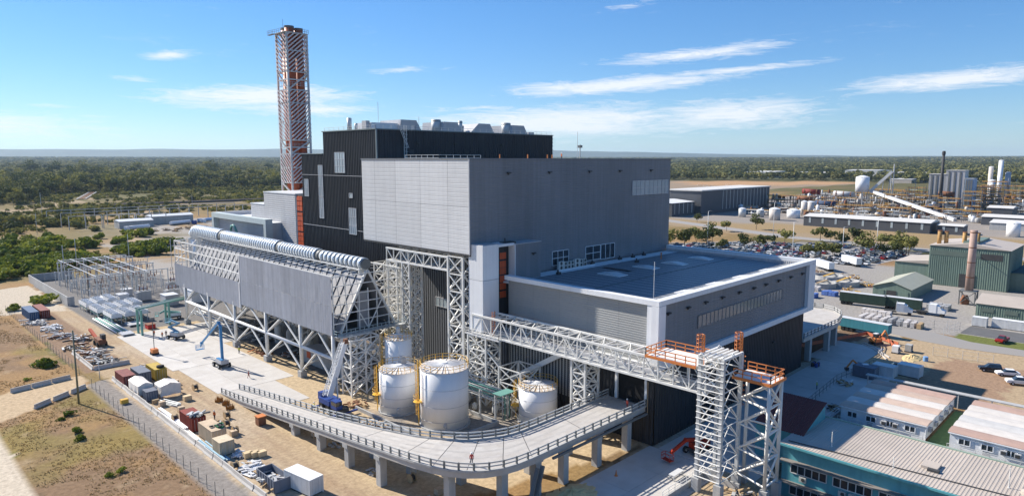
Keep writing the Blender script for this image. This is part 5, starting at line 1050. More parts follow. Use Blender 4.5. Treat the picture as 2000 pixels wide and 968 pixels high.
for x in (62.7, 65.1):
    for y in (109.3, 111.6, 113.9): o = MB().tube((x-0.25, y, 0.75), (x+0.25, y, 0.75), 0.75, 16).build('wheel', M_rubber, CR); MB().tube((x-0.27, y, 0.75), (x+0.27, y, 0.75), 0.35, 10).build('rim', M_lgrey, o)
MB().box(62.8, 65.0, 108.0, 115.4, 0.8, 1.5).build('carrier', M_dark, CR); MB().box(62.6, 65.2, 111.2, 115.0, 1.55, 2.5).build('superstructure', M_dblue, CR); MB().box(62.5, 63.8, 108.4, 110.4, 1.5, 3.1).build('cab', M_dblue, CR); MB().box(62.48, 63.7, 108.38, 110.2, 2.2, 2.9).build('cab_window', M_dglass, CR); MB().box(62.9, 65.0, 114.6, 115.8, 1.9, 3.3).build('counterweight', M_dblue, CR)
for y in (108.2, 115.2): MB().box(60.9, 66.9, y-0.2, y+0.2, 0.5, 0.8).build('outrigger', M_dblue, CR)
bp, bq_ = Vector((63.6, 112.6, 2.9)), Vector((66.8, 111.4, 13.4)); MB().bar(bp, bp.lerp(bq_, 0.55), 0.75, 0.9).build('boom_base', M_white, CR); MB().bar(bp.lerp(bq_, 0.5), bq_, 0.58, 0.7).build('boom_extension', M_white, CR); MB().tube((64.2, 110.6, 2.4), bp.lerp(bq_, 0.42), 0.16).build('lift_ram', M_lgrey, CR)
jb = MB(); j0, j1 = bp+Vector((-0.9, 0.5, 0.3)), bq_+Vector((-0.7, 0.5, -0.2)); offs = [(-0.25, -0.25), (0.25, -0.25), (0.25, 0.25), (-0.25, 0.25)]
for a, b in offs: jb.bar(j0+Vector((a, b, 0)), j1+Vector((a, b, 0)), 0.08)
for k in range(16):
    p, q = j0.lerp(j1, k/16), j0.lerp(j1, (k+1)/16)
    for i in range(4): jb.bar(p+Vector((*offs[i], 0)), q+Vector((*offs[(i+1) % 4], 0)), 0.05)
jb.build('lattice_jib', M_white, CR); MB().box(66.4, 67.1, 111.0, 111.8, 13.0, 13.9).build('boom_head', M_rust, CR); MB().tube((66.9, 111.3, 13.2), (67.0, 111.3, 4.5), 0.03, 4).build('hoist_rope', M_dark, CR)
# ---------------------------------------------------------------- odds and ends between ramp and condenser
SH = thing('site_shed', 'grey sheet metal shed with a red sign under the condenser', 'shed', (78, 138, 0)); MB().box(76, 80, 126, 146, 0, 3.4).build('core', M_conc2, SH)
MB().corr((75.96, 126, 0), V, W, (-1,0,0), 20, 3.4, 0.5, 0.06, 0.5).build('wall_sheet', M_conc2, SH); MB().box(75.7, 80.2, 125.8, 146.2, 3.4, 3.55).build('roof', M_lgrey, SH); MB().box(75.85, 75.9, 142.5, 144.2, 1.4, 2.9).build('sign', M_red, SH); MB().box(75.86, 75.9, 131.2, 132.6, 0, 2.3).build('door', M_dark, SH)
for k, (x, y, sx, sy, sz, ms) in enumerate(((72, 160, 2, 5, 0.8, [M_rust, M_orange, M_timber]), (76, 152, 3, 3, 1.0, [M_dark, M_steel, M_rust]), (78, 172, 4, 6, 1.5, [M_dark, M_steel, M_lgrey]), (80, 190, 4, 6, 1.6, [M_dark, M_steel, M_conc2]), (69, 112, 2, 2, 0.5, [M_rust, M_timber]), (82, 80, 3, 2, 0.7, [M_dark, M_steel, M_timber]), (66, 100, 1.2, 4, 0.5, [M_timber, M_steel]), (90, 76, 1.6, 3, 0.8, [M_dark, M_steel]))):
    scrap('material_heap', ['orange and rust coloured fittings heaped by the first yard columns', 'dark steel parts beside the grey shed under the condenser', 'dark machinery parts under the middle of the condenser', 'dark machinery parts under the far end of the condenser', 'rusty offcuts at the foot of the stair tower', 'dark fittings on the ground between the small tank and the ramp', 'timber and steel lengths along the inner ramp rail', 'dark fittings under the conveyor trestle'][k], 'materials', x, y, 0, sx, sy, sz, ms, 130+k, 60, 'building materials')
for k in range(9):
    x, y = 79.5+(k % 3)*2.4, 150+8*(k//3)+1.5*(k % 2); p = thing('process_vessel', 'grey steel vessel under the condenser deck, %s from the near end' % od(k), 'vessel', (x, y, 0), 0, 'vessels under the condenser'); MB().lathe(x, y, [(0.9, 0), (1.0, 0.3), (1.0, 4.2+0.5*(k % 3)), (0.5, 5.0+0.5*(k % 3))], 16).build('body', M_conc2 if k % 2 else M_steel, p, smooth=True); MB().path([(x, y, 4.8), (x, y, 6.4), (x+0.4, y, 6.8), (x+3, y, 6.8)], 0.16, 7).build('outlet_pipe', M_steel, p, smooth=True)
for k in range(4): o = MB().tube((71.6+0.8*k, 176, 3.2+0.25*(k % 2)), (71.6+0.8*k, 205, 3.2+0.25*(k % 2)), 0.16, 7).build('header_pipe', M_steel, smooth=True); tag(o, 'pale header pipe along the yard under the far condenser end, %s from the yard' % od(k), 'pipe', 'header pipes under the condenser')
hp = heap('sand_heap', 'pale yellow sand heap on the ground in front of the curved ramp', 'heap', 70.5, 58.2, 0, 5.2, 3.2, 1.3, M_sand, 12, 40, 8); heap('sand_heap', 'low yellow sand heap in the sun beside the road works', 'heap', 182, 43.0, 0, 4.5, 2.2, 0.9, M_sand, 13)
for k, (x, y, z) in enumerate(((70.2, 60.0, 0.0), (64.6, 59.0, 0.0), (92.6, 61.8, 6.6), (80.5, 57.5, 0.05))):
    cn = MB().lathe(x, y, [(0.28, z), (0.28, z+0.06), (0.17, z+0.08), (0.04, z+0.95)], 12); tag(cn.build('traffic_cone', M_orange), ['orange cone beside the pale sand heap, near a column', 'orange cone left of the pale sand heap', 'orange cone inside the dark truck door', 'orange cone on the open apron right of the sand heap'][k], 'cone', 'traffic cones')
tb = thing('work_table', 'white steel work table on the apron near the slim tower foot', 'table', (86.4, 50.6, 0.05)); MB().box(85.0, 87.8, 50.1, 51.1, 0.85, 1.0).build('top', M_silver, tb)
for x in (85.1, 87.6):
    for y in (50.2, 50.95): MB().box(x, x+0.1, y, y+0.1, 0.05, 0.85).build('leg', M_steel, tb)
rw = thing('retaining_wall', 'low concrete wall with a hand rail at the foot of the slim tower', 'wall', (86, 48, 0)); MB().box(78, 89.6, 47.6, 47.9, -0.1, 1.0).box(89.3, 89.6, 42, 47.6, -0.1, 1.0).build('wall', M_conc2, rw); railing(rw, [(78, 47.75, 1.0), (89.4, 47.75, 1.0)], 1.0, 1.6, M_steelw)
scrap('debris', 'boards and rubble on the ground between the two tower feet', 'debris', 88.6, 40.6, 0, 1.6, 1.8, 0.4, [M_dark, M_timber, M_conc2], 90, 50)
# ---------------------------------------------------------------- people
def person(label, x, y, z, rz, top, trousers, pose='stand', helmet=(0.85, 0.85, 0.82)):
    """one continuous body grown from a jointed skeleton; helmet is a child"""
    s = 1 if pose == 'walk' else 0.25
    J = {'pelvis': (0, 0, 0.95, .15), 'chest': (0, 0.02, 1.32, .17), 'neck': (0, 0.02, 1.52, .07), 'head': (0, 0.04, 1.66, .105), 'crown': (0, 0.03, 1.76, .08),
         'lsh': (-.2, 0.02, 1.43, .075), 'lel': (-.27, -0.05*s, 1.14, .055), 'lwr': (-.26, .14*s+.04, .90, .042), 'lha': (-.25, .17*s+.05, .81, .04), 'rsh': (.2, 0.02, 1.43, .075), 'rel': (.27, .03, 1.14, .055), 'rwr': (.26, -.10*s+.05, .90, .042), 'rha': (.25, -.12*s+.06, .81, .04),
         'lhi': (-.1, 0, .9, .115), 'lkn': (-.11, .14*s, .5, .075), 'lan': (-.11, .22*s, .09, .05), 'lto': (-.11, .22*s+.17, .04, .045), 'rhi': (.1, 0, .9, .115), 'rkn': (.11, -.04*s, .5, .075), 'ran': (.11, -.28*s, .1, .05), 'rto': (.11, -.28*s+.16, .04, .045)}
    E_ = [('pelvis', 'chest'), ('chest', 'neck'), ('neck', 'head'), ('head', 'crown'), ('chest', 'lsh'), ('lsh', 'lel'), ('lel', 'lwr'), ('lwr', 'lha'), ('chest', 'rsh'), ('rsh', 'rel'), ('rel', 'rwr'), ('rwr', 'rha'), ('pelvis', 'lhi'), ('lhi', 'lkn'), ('lkn', 'lan'), ('lan', 'lto'), ('pelvis', 'rhi'), ('rhi', 'rkn'), ('rkn', 'ran'), ('ran', 'rto')]
    ks = list(J); me = bpy.data.meshes.new('body'); me.from_pydata([J[k][:3] for k in ks], [(ks.index(a), ks.index(b)) for a, b in E_], []); ob = bpy.data.objects.new('person', me); COL.objects.link(ob)
    md = ob.modifiers.new('skin', 'SKIN'); 
    if not me.skin_vertices: ob.data.skin_vertices.new() if hasattr(ob.data.skin_vertices, 'new') else None
    for i, k in enumerate(ks):
        if me.skin_vertices: me.skin_vertices[0].data[i].radius = (J[k][3], J[k][3]*0.9)
    if me.skin_vertices: me.skin_vertices[0].data[0].use_root = True
    ob.modifiers.new('smooth', 'SUBSURF').levels = 1
    m = bpy.data.materials.new('work clothes'); m.use_nodes = True; t = m.node_tree; tc = N(t, 'ShaderNodeTexCoord'); sp = N(t, 'ShaderNodeSeparateXYZ'); t.links.new(tc.outputs['Object'], sp.inputs[0]); r = N(t, 'ShaderNodeValToRGB'); mp = N(t, 'ShaderNodeMath'); mp.operation = 'DIVIDE'; mp.inputs[1].default_value = 2.0; t.links.new(sp.outputs['Z'], mp.inputs[0]); t.links.new(mp.outputs[0], r.inputs[0])
    r.color_ramp.interpolation = 'CONSTANT'; e = r.color_ramp.elements; e[0].color = (0.03, 0.025, 0.02, 1); e[1].position = 0.06; e[1].color = (*trousers, 1)
    for pos, c in ((0.475, top), (0.755, (0.45, 0.26, 0.18))): q = e.new(pos); q.color = (*c, 1)
    t.links.new(r.outputs[0], t.nodes['Principled BSDF'].inputs['Base Color']); me.materials.append(m)
    ob['_o'] = (0., 0., 0.); MB().lathe(0, 0.04, [(0.17, 1.70), (0.14, 1.72), (0.13, 1.80), (0.07, 1.86), (0.01, 1.87)], 12).build('helmet', mat('white helmet', helmet, 0.4), ob, off=(0, 0, 0), smooth=True)
    place(ob, (x, y, z), rz); return tag(ob, label, 'person')
orange_, yellow_, navy, red_ = (0.7, 0.16, 0.03), (0.55, 0.62, 0.06), (0.03, 0.04, 0.08), (0.5, 0.05, 0.04)
person('person in red work clothes walking across the concrete yard', 61.1, 143.0, 0.06, -2.2, (0.35, 0.08, 0.05), (0.30, 0.07, 0.05), 'walk'); person('person in a lime vest standing by the yard columns under the condenser', 67.7, 163.2, 0.06, 0.5, yellow_, navy)
person('person in orange standing beside another near the folded blue lift', 59.3, 192.6, 0.06, 0.2, orange_, navy); person('person in dark work clothes beside the one in orange near the folded lift', 60.5, 193.3, 0.06, 2.9, (0.12, 0.05, 0.04), navy)
person('person in a red jacket standing at the outer rail of the curved ramp', 58.2, 65.6, 6.6, 2.4, red_, navy); person('person in a red vest at the top of the ramp near the truck door', 90.4, 62.6, 6.6, 1.2, (0.6, 0.08, 0.04), (0.2, 0.03, 0.03)); person('person in a lime vest standing alone on the shaded apron', 142.3, 50.8, 0.06, 0.4, yellow_, navy)
person('person in orange on the roof edge of the bunker hall', 116.8, 100.2, 47.75, 1.0, orange_, navy)
person('person in an orange vest standing on the dirt track near the brick red container', 46.2, 124.0, 0.0, 2.0, orange_, navy); person('person in a lime vest beside the crane base', 61.4, 114.6, 0.06, 1.2, yellow_, navy); person('person in orange beside the green pipe portal', 58.4, 196.2, 0.06, 0.4, orange_, navy)
# ---------------------------------------------------------------- electrical substation at the far left of the plant
for k, (x0, x1, y0, y1) in enumerate(((51.2, 51.5, 258, 320), (51.5, 66, 319.7, 320), (51.5, 53.2, 257.7, 258))):
    t = thing('block_wall', ['long pale block wall along the left side of the substation', 'pale block wall closing the far side of the substation', 'short pale block wall return at the substation corner'][k], 'wall', ((x0+x1)/2, (y0+y1)/2, 0)); n = max(1, int(max(x1-x0, y1-y0)/4))
    for i in range(n):
        if y1-y0 > x1-x0: MB().box(x0, x1, y0+(y1-y0)*i/n+0.03, y0+(y1-y0)*(i+1)/n-0.03, 0, 3.0).build('wall_panel', M_conc2, t)
        else: MB().box(x0+(x1-x0)*i/n+0.03, x0+(x1-x0)*(i+1)/n-0.03, y0, y1, 0, 3.0).build('wall_panel', M_conc2, t)
def gantry(x0, x1, y, h, label):
    t = thing('busbar_gantry', label, 'gantry', ((x0+x1)/2, y, 0), 0, 'steel gantries of the substation')
    n = max(2, int((x1-x0)/7)+1)
    for i in range(n): x = x0+(x1-x0)*i/(n-1); MB().box(x-0.16, x+0.16, y-0.16, y+0.16, 0, h).build('post', M_steel, t)
    MB().box(x0-0.3, x1+0.3, y-0.15, y+0.15, h, h+0.35).build('beam', M_steel, t)
    for i in range(n-1):
        for q in (0.25, 0.5, 0.75): x = x0+(x1-x0)*(i+q)/(n-1); MB().tube((x, y, h), (x, y, h-1.5), 0.12, 6).build('insulator', mat('porcelain', (0.25, 0.12, 0.08), 0.3), t)
for k, y in enumerate((262, 270, 278, 286, 294, 303, 312)): gantry(58 if k % 2 else 61, 84, y, (8.2, 6.2, 8.6)[k % 3], 'pale steel gantry across the substation, %s from the near edge' % od(k))
bar_m = MB().tube((0, 0, 0), (0, 0, 2.4), 0.1, 6).tube((0, 0, 2.4), (0, 0, 4.2), 0.2, 8).tube((0, 0, 4.2), (0, 0, 4.35), 0.3, 8).mesh('support'); bar_m.materials.append(M_steel)
n_ = 0
for j, y in enumerate((258, 266, 274, 282, 290, 298, 307)):
    for i in range(7):
        x = 57.5+3.9*i; o = bpy.data.objects.new('insulator_post', bar_m); COL.objects.link(o); place(o, (x+random.uniform(-0.4, 0.4), y+random.uniform(-0.6, 0.6), 0), 0, (1, 1, random.uniform(0.8, 1.4))); tag(o, '%s insulator post from the left in the %s row of the substation' % (od(i), od(j)), 'insulator', 'insulator posts in the substation')
for k in range(5):
    y0 = 262+10*k; o = MB().tube((60+4*k, 258, 8.8), (60+4*k, 312, 8.8), 0.1, 6).build('busbar', M_white); tag(o, 'long white overhead busbar of the substation, %s from the left' % od(k), 'busbar', 'overhead busbars')
rs_ = random.Random(44)
for k in range(46):
    x, y, h = rs_.uniform(58, 90), rs_.uniform(254, 318), rs_.uniform(4.5, 9.5); t = thing('switch_pole', '%s thin steel switch pole counting across the substation' % od(k), 'pole', (x, y, 0), 0, 'switch poles in the substation'); MB().box(x-0.09, x+0.09, y-0.09, y+0.09, 0, h).build('post', M_dsteel if k % 2 else M_steel, t); MB().box(x-1.1, x+1.1, y-0.08, y+0.08, h-0.2, h).build('crossarm', M_steel, t)
    for q in (-0.9, 0, 0.9): MB().tube((x+q, y, h), (x+q, y, h+0.9), 0.09, 6).build('insulator', MATS['porcelain'], t)
def transformer(x, y, label):
    t = thing('transformer', label, 'transformer', (x, y, 0), 0, 'transformers in the substation'); MB().box(x-2, x+2, y-1.5, y+1.5, 0.3, 3.4).build('tank', M_conc2, t)
    for k in range(7): MB().box(x-2.7, x-2.05, y-1.4+0.43*k, y-1.2+0.43*k, 0.7, 3.1).build('radiator_fin', M_lgrey, t)
    for k in range(3): MB().tube((x-1.2+1.2*k, y, 3.4), (x-1.2+1.2*k, y, 5.0), 0.16, 8).build('bushing', MATS['porcelain'], t)
    MB().tube((x-1.6, y+1.0, 4.0), (x+1.6, y+1.0, 4.0), 0.4, 12).build('conservator', M_lgrey, t)
transformer(80, 246, 'grey transformer with three bushings nearest the condenser'); transformer(72, 250, 'grey transformer left of the one by the condenser'); transformer(86, 262, 'grey transformer in the right rear of the substation')
for k, (x, y, w, d, h, m) in enumerate(((84, 236, 5, 7, 4.2, M_white), (76, 237, 4, 5, 3.4, M_lgrey), (66, 252, 3, 4, 2.8, M_white), (60, 252, 3, 3, 2.6, M_white), (88, 251, 5, 9, 5.2, M_lgrey), (70, 262, 3, 3, 2.6, M_lgrey))):
    t = thing('switch_cabin', 'pale switch cabin in the substation, %s counting from the nearest' % od(k), 'cabin', (x, y, 0), 0, 'switch cabins'); MB().box(x-w/2, x+w/2, y-d/2, y+d/2, 0.2, h).build('body', m, t); MB().box(x-w/2-0.15, x+w/2+0.15, y-d/2-0.15, y+d/2+0.15, h, h+0.15).build('roof', M_silver, t); MB().box(x-w/2-0.04, x-w/2, y-0.5, y+0.5, 0.2, 2.2).build('door', M_conc2, t); MB().box(x-w/2, x+w/2, y-d/2, y+d/2, 0, 0.2).build('plinth', M_conc2, t)
def cooler(x, y, label):
    """dry cooler bank: a low white frame on legs with a row of fans, green headers below"""
    t = thing('cooler_bank', label, 'cooler', (x, y, 0), 0, 'dry cooler banks'); 
    for sx in (-1.2, 1.2):
        for sy in (-4, 0, 4): MB().box(x+sx-0.08, x+sx+0.08, y+sy-0.08, y+sy+0.08, 0, 2.1).build('leg', M_steel, t)
    MB().box(x-1.35, x+1.35, y-4.4, y+4.4, 2.1, 3.0).build('coil', M_dsteel, t); MB().box(x-1.42, x-1.34, y-4.45, y+4.45, 2.05, 3.1).box(x+1.34, x+1.42, y-4.45, y+4.45, 2.05, 3.1).box(x-1.34, x+1.34, y-4.48, y-4.4, 2.05, 3.1).box(x-1.34, x+1.34, y+4.4, y+4.48, 2.05, 3.1).build('frame', M_white, t)
    for k in range(4): MB().lathe(x, y-3.3+2.2*k, [(0.95, 3.0), (0.95, 3.35), (0.88, 3.35), (0.88, 3.05)], 16).build('fan_ring', M_white, t)
    MB().tube((x-1.1, y-4.6, 1.4), (x-1.1, y+4.6, 1.4), 0.14, 7).tube((x+0.4, y-4.6, 1.2), (x+0.4, y+4.6, 1.2), 0.14, 7).build('header', M_gpipe, t)
for k, (x, y) in enumerate(((54.0, 245), (57.6, 247), (61.2, 249), (54.2, 233.5), (57.8, 233.5), (61.4, 235), (65.0, 237), (55.2, 222.5), (58.8, 222.5), (62.4, 222.8))): cooler(x, y, 'low white fan cooler bank left of the condenser, %s counting from the far left' % od(k))
GP = thing('pipe_gantry', 'sea green pipe portal over the yard at the far end of the slab', 'pipe gantry', (58, 201, 0))
for x, y in ((56.4, 199.5), (56.4, 203.0), (66, 207), (66, 210)): MB().box(x-0.25, x+0.25, y-0.25, y+0.25, 0, 7.0).build('post', M_gpipe, GP)
MB().bar((56.4, 199.2, 6.9), (56.4, 203.4, 6.9), 0.4, 0.5).build('beam', M_gpipe, GP)
for k in range(3): MB().tube((56.0, 200.2+1.1*k, 7.3), (72, 207.2+1.1*k, 7.3), 0.22, 8).build('pipe', M_gpipe if k != 1 else M_steel, GP, smooth=True)
for k in range(5): o = MB().tube((51.6+0.7*k, 205.5, 0.6), (51.6+0.7*k, 229, 0.6), 0.2, 7).build('ground_pipe', M_gpipe if k % 2 else M_white, smooth=True); tag(o, 'long pipe lying along the slab edge beside the coolers, %s from the dirt track' % od(k), 'pipe', 'pipes along the slab edge')
for k, (x, y, w, d) in enumerate(((53.6, 203.6, 3.0, 4.2), (58.5, 214.5, 3.5, 5))): o = MB().box(x-w/2, x+w/2, y-d/2, y+d/2, 0.4, 0.6).box(x-w/2, x-w/2+0.3, y-d/2, y+d/2, 0, 0.4).box(x+w/2-0.3, x+w/2, y-d/2, y+d/2, 0, 0.4).build('steel_plate', M_lgrey); tag(o, ['pale steel plate on bearers at the slab corner', 'pale steel plate on bearers beyond the pipe portal'][k], 'plate')
rb_ = thing('skip_bin', 'small red skip beside the green pipe portal', 'skip', (60.5, 206.5, 0)); MB().prism([(59.6, 205.2), (61.6, 205.2), (61.6, 208), (59.6, 208)], 0.1, 1.3).build('tub', paint('skip red', 180, 45, 40), rb_); MB().box(59.5, 61.7, 205.1, 208.1, 1.3, 1.4).build('rim', M_rust, rb_)
for k, (x, y, h) in enumerate(((59, 298, 16), (70, 330, 15), (88, 322, 16), (98, 300, 15), (115, 640, 22), (52, 395, 12), (20, 420, 12), (150, 560, 14), (90, 520, 14), (230, 640, 16))): pole(x, y, h, 0.14, 'thin grey pole beyond the substation, %s counting outwards' % od(k), m=M_steel, group='thin poles beyond the substation')
# ---------------------------------------------------------------- transport yard behind the annexe
def frame_row(x0, x1, y, n, h, label):
    t = thing('steel_portal_row', label, 'steel frame', ((x0+x1)/2, y, 0), 0, 'grey portal frames behind the annexe')
    for i in range(n): x = x0+(x1-x0)*i/(n-1); MB().box(x-0.25, x+0.25, y-0.25, y+0.25, 0, h).build('post', M_conc2, t)
    MB().box(x0, x1, y-0.2, y+0.2, h, h+0.5).build('beam', M_conc2, t)
frame_row(112, 330, 562, 16, 10, 'long row of grey portal posts behind the truck yard'); frame_row(110, 250, 596, 10, 10, 'second row of grey portal posts further behind the truck yard')
for k in range(3): frame_row(112+20*k, 132+20*k, 540-4*k, 3, 9, 'short grey portal left of the truck yard, %s from the left' % od(k))
def wshed(x0, x1, y0, y1, h, label, mw, mr, ridge=1.2):
    t = thing('warehouse', label, 'building', ((x0+x1)/2, (y0+y1)/2, 0)); MB().box(x0, x1, y0, y1, 0, h).build('wall', mw, t)
    if (x1-x0) > (y1-y0): MB().extr([(y0-0.4, h), (y1+0.4, h), ((y0+y1)/2, h+ridge)], 'x', x0-0.3, x1+0.3).build('roof', mr, t)
    else: MB().extr([(x0-0.4, h), (x1+0.4, h), ((x0+x1)/2, h+ridge)], 'y', y0-0.3, y1+0.3).build('roof', mr, t)
    return t
wshed(138, 160, 522, 534, 5.2, 'low white roofed shed at the left of the truck yard', M_conc2, M_white); wshed(162, 192, 534, 546, 6.5, 'taller white roofed shed in the truck yard', M_conc2, M_white)
def tanker(x, y, L, rz, label, m):
    t = local('road_tanker', label, 'trailer', 'tankers and trailers in the truck yard'); MB().tube((0, -L/2, 2.3), (0, L/2, 2.3), 1.2, 16).build('barrel', m, t, smooth=True); MB().box(-1, 1, -L/2, L/2, 0.9, 1.2).build('chassis', M_dark, t)
    for yy in (-L/2+1, -L/2+2.2, L/2-2): MB().tube((-1.2, yy, 0.5), (1.2, yy, 0.5), 0.5, 10).build('axle_wheels', M_rubber, t)
    place(t, (x, y, 0), rz)
tanker(146, 506, 15, -1.2, 'white tanker trailer at the front left of the truck yard', M_white); tanker(178, 521, 17, -1.2, 'white tanker trailer in the middle of the truck yard', M_white); tanker(202, 532, 18, -1.2, 'pale blue tanker trailer at the right of the truck yard', paint('tanker blue', 175, 195, 220))
for k, (x, y, m) in enumerate(((186, 516, M_dblue), (137, 502, M_white), (196, 525, M_white))):
    t = local('tractor_unit', ['dark blue tractor unit between the tankers', 'white tractor unit at the left tanker', 'white tractor unit at the right tanker'][k], 'truck', 'tractor units in the truck yard'); MB().box(-1.2, 1.2, -1.2, 1.4, 0.9, 3.4).build('cab', m, t); MB().box(-1.1, 1.1, 1.38, 1.46, 2.1, 3.1).build('windscreen', M_dglass, t); MB().box(-1, 1, -4.6, -1.2, 0.7, 1.1).build('chassis', M_dark, t)
    for yy in (0.6, -3.0, -4.2): MB().tube((-1.2, yy, 0.5), (1.2, yy, 0.5), 0.5, 10).build('axle_wheels', M_rubber, t)
    place(t, (x, y, 0), -1.2)
for k, (x, y) in enumerate(((150, 490), (158, 488), (166, 490), (174, 494), (160, 478), (172, 482), (184, 490))): scrap('scrap_heap', 'heap of rusty machinery in front of the tankers, %s from the left' % od(k), 'scrap', x, y, 0, 3.4, 3.4, 1.8, [M_rust, M_dark, M_timber] if k % 2 else [M_yellow, M_rust, M_dark], 300+k, 36, 'scrap in the truck yard')
RW = thing('railway_embankment', 'dark railway embankment running across behind the truck yard', 'railway', (400, 760, 0)); MB().prism([(205, 783), (900, 728), (900, 745), (205, 798)], 0, 2.2).build('bank', mat('dark ballast', (0.10, 0.09, 0.085), 0.95, var=0.3), RW)
for k in range(2): MB().bar((205, 789+3*k, 2.3), (900, 735+3*k, 2.3), 0.16, 0.3).build('rail', M_rust, RW)
RD = thing('rail_cutting', 'pale converging tracks climbing towards the wood', 'railway', (235, 1010, 0))
for k in range(4): MB().bar((205+3.0*k, 940, 0.9), (250+3.0*k, 1075, 3.2), 1.3, 0.6).build('track', M_conc2 if k % 3 == 0 else M_rust, RD)
py = thing('power_pylon', 'lattice power pylon standing on the skyline at the far left', 'pylon', (-20, 2500, 6)); b = MB()
PX, PY = 40.0, 1900.0; py.location = (PX, PY, 6); py['_o'] = (PX, PY, 6.0)
for sx in (-1, 1):
    for sy in (-1, 1): b.bar((PX+4.5*sx, PY+4.5*sy, 6), (PX+0.8*sx, PY+0.8*sy, 46), 0.7)
for k in range(8):
    z0, z1 = 6+5*k, 11+5*k; w0, w1 = 4.5-0.46*k, 4.5-0.46*(k+1)
    for s in (-1, 1): b.bar((PX+w0*s, PY-w0, z0), (PX-w1*s, PY-w1, z1), 0.4); b.bar((PX-w0, PY+w0*s, z0), (PX-w1, PY-w1*s, z1), 0.4)
b.build('lattice_mast', M_dsteel, py); a = MB()
for z, w_ in ((32, 9), (38, 11), (44, 8)): a.bar((PX-w_*0.7, PY+w_*0.7, z), (PX+w_*0.7, PY-w_*0.7, z), 0.6)
a.build('crossarms', M_dsteel, py)
# ---------------------------------------------------------------- teal office block, bottom right
TO = thing('office_block', 'teal two storey office block with a long tan tin roof, bottom right', 'building', (105, 15, -2.9)); YB0, YB1 = -22.0, 39.5
MB().box(98.2, 112.6, YB0, YB1, -2.9, 5.3).build('wall', M_teal, TO)
for i in range(20):
    y0 = YB0-0.3+3.11*i; MB().corr((97.7, y0, 5.55), V, U, (0,0,1), 3.1, 15.3, 0.44, 0.035, 0.45).build('roof_sheet', M_tan, TO)
MB().box(97.6, 113.0, YB0-0.4, YB1+0.35, 5.3, 5.5).build('roof_deck', M_tan, TO); MB().box(112.95, 113.2, YB0-0.3, YB1+0.3, 5.3, 5.75).build('gutter', mat('green gutter', (0.32, 0.42, 0.34), 0.5), TO); MB().box(97.45, 97.65, YB0-0.3, YB1+0.3, 5.25, 5.55).build('gutter', M_teal, TO)
for k, (zl, zw) in enumerate(((3.05, 1.25), (-0.35, -2.15))):
    MB().box(97.2, 98.2, YB0, YB1, zl, zl+0.14).build('sunshade', mat('brown ledge', (0.24, 0.22, 0.20), 0.8, var=0.15), TO)
    y = YB1-1.4; g = 0
    while y > 2:
        window_a(TO, 98.17, y-5.2, y, zw, zw+1.35, 5, 1, 'window', M_silver, M_dglass); y -= 6.1; g += 1
def aircon_a(x, y, z, label):
    t = thing('air_conditioner', label, 'air conditioner', (x, y, z), 0, 'wall units on the teal offices'); MB().box(x-0.4, x, y-0.5, y+0.5, z, z+0.75).build('casing', MATS['unit casing'], t); MB().tube((x-0.43, y-0.1, z+0.38), (x-0.39, y-0.1, z+0.38), 0.28, 14).build('fan_grille', M_dark, t); MB().box(x-0.3, x+0.15, y-0.4, y+0.4, z-0.06, z).build('bracket', M_steel, t)
for k, (y, z) in enumerate(((36.2, 0.35), (30.6, 0.2), (29.2, 0.2), (25.0, 0.2), (20.0, 0.3), (35.0, -2.6), (31.5, -2.6))): aircon_a(98.15, y, z, 'white wall air conditioner on the teal facade, %s counting from the tower' % od(k))
for k, (x, y, h) in enumerate(((101.5, 33.6, 2.4), (100.5, 25, 1.6), (104.5, 12.5, 2.8))): o = MB().tube((x, y, 5.5), (x, y, 5.5+h), 0.06).box(x-0.12, x+0.12, y-0.12, y+0.12, 5.5, 5.7).build('roof_mast', M_steelw); tag(o, 'thin mast on the tan office roof, %s from the tower' % od(k), 'mast', 'masts on the office roof')
hb = MB().box(103.2, 105.6, 20.3, 22.3, 5.55, 5.95).build('roof_hatch', M_tan, TO); MB().box(102.6, 103.3, 20.0, 21.4, 5.6, 5.9).build('roof_opening', M_dark, TO); MB().lathe(102.6, 10.3, [(0.35, 5.6), (0.35, 6.1), (0.75, 6.2), (0.7, 6.6), (0.2, 6.9)], 16).build('roof_ventilator', M_tan, TO)
MB().bar((99.0, 39.0, 5.68), (102.0, 10.0, 5.68), 0.12, 0.1).build('roof_cable', M_dark, TO)
HU = thing('tiled_annexe', 'small annexe with a dark red tiled roof at the left end of the teal offices', 'building', (107, 42, 0)); MB().box(103, 112, 38.4, 46, -0.2, 5.6).build('wall', M_teal, HU); MB().extr([(102.8, 5.6), (112.2, 5.6), (111.6, 8.3)], 'y', 38.4, 46.0).build('gable', M_teal, HU)
M_tile = mat('dark red tile', (0.16, 0.05, 0.045), 0.8, var=0.25, scale=2.0)
for i in range(5):
    q = MB(); sl_ = Vector((9.4, 0, 2.95)); sl_.normalize(); q.corr((102.3, 38.1+1.62*i, 5.52), V, sl_, (-0.3, 0, 0.95), 1.61, 9.9, 0.32, 0.06, 0.55); q.build('tile_course', M_tile, HU)
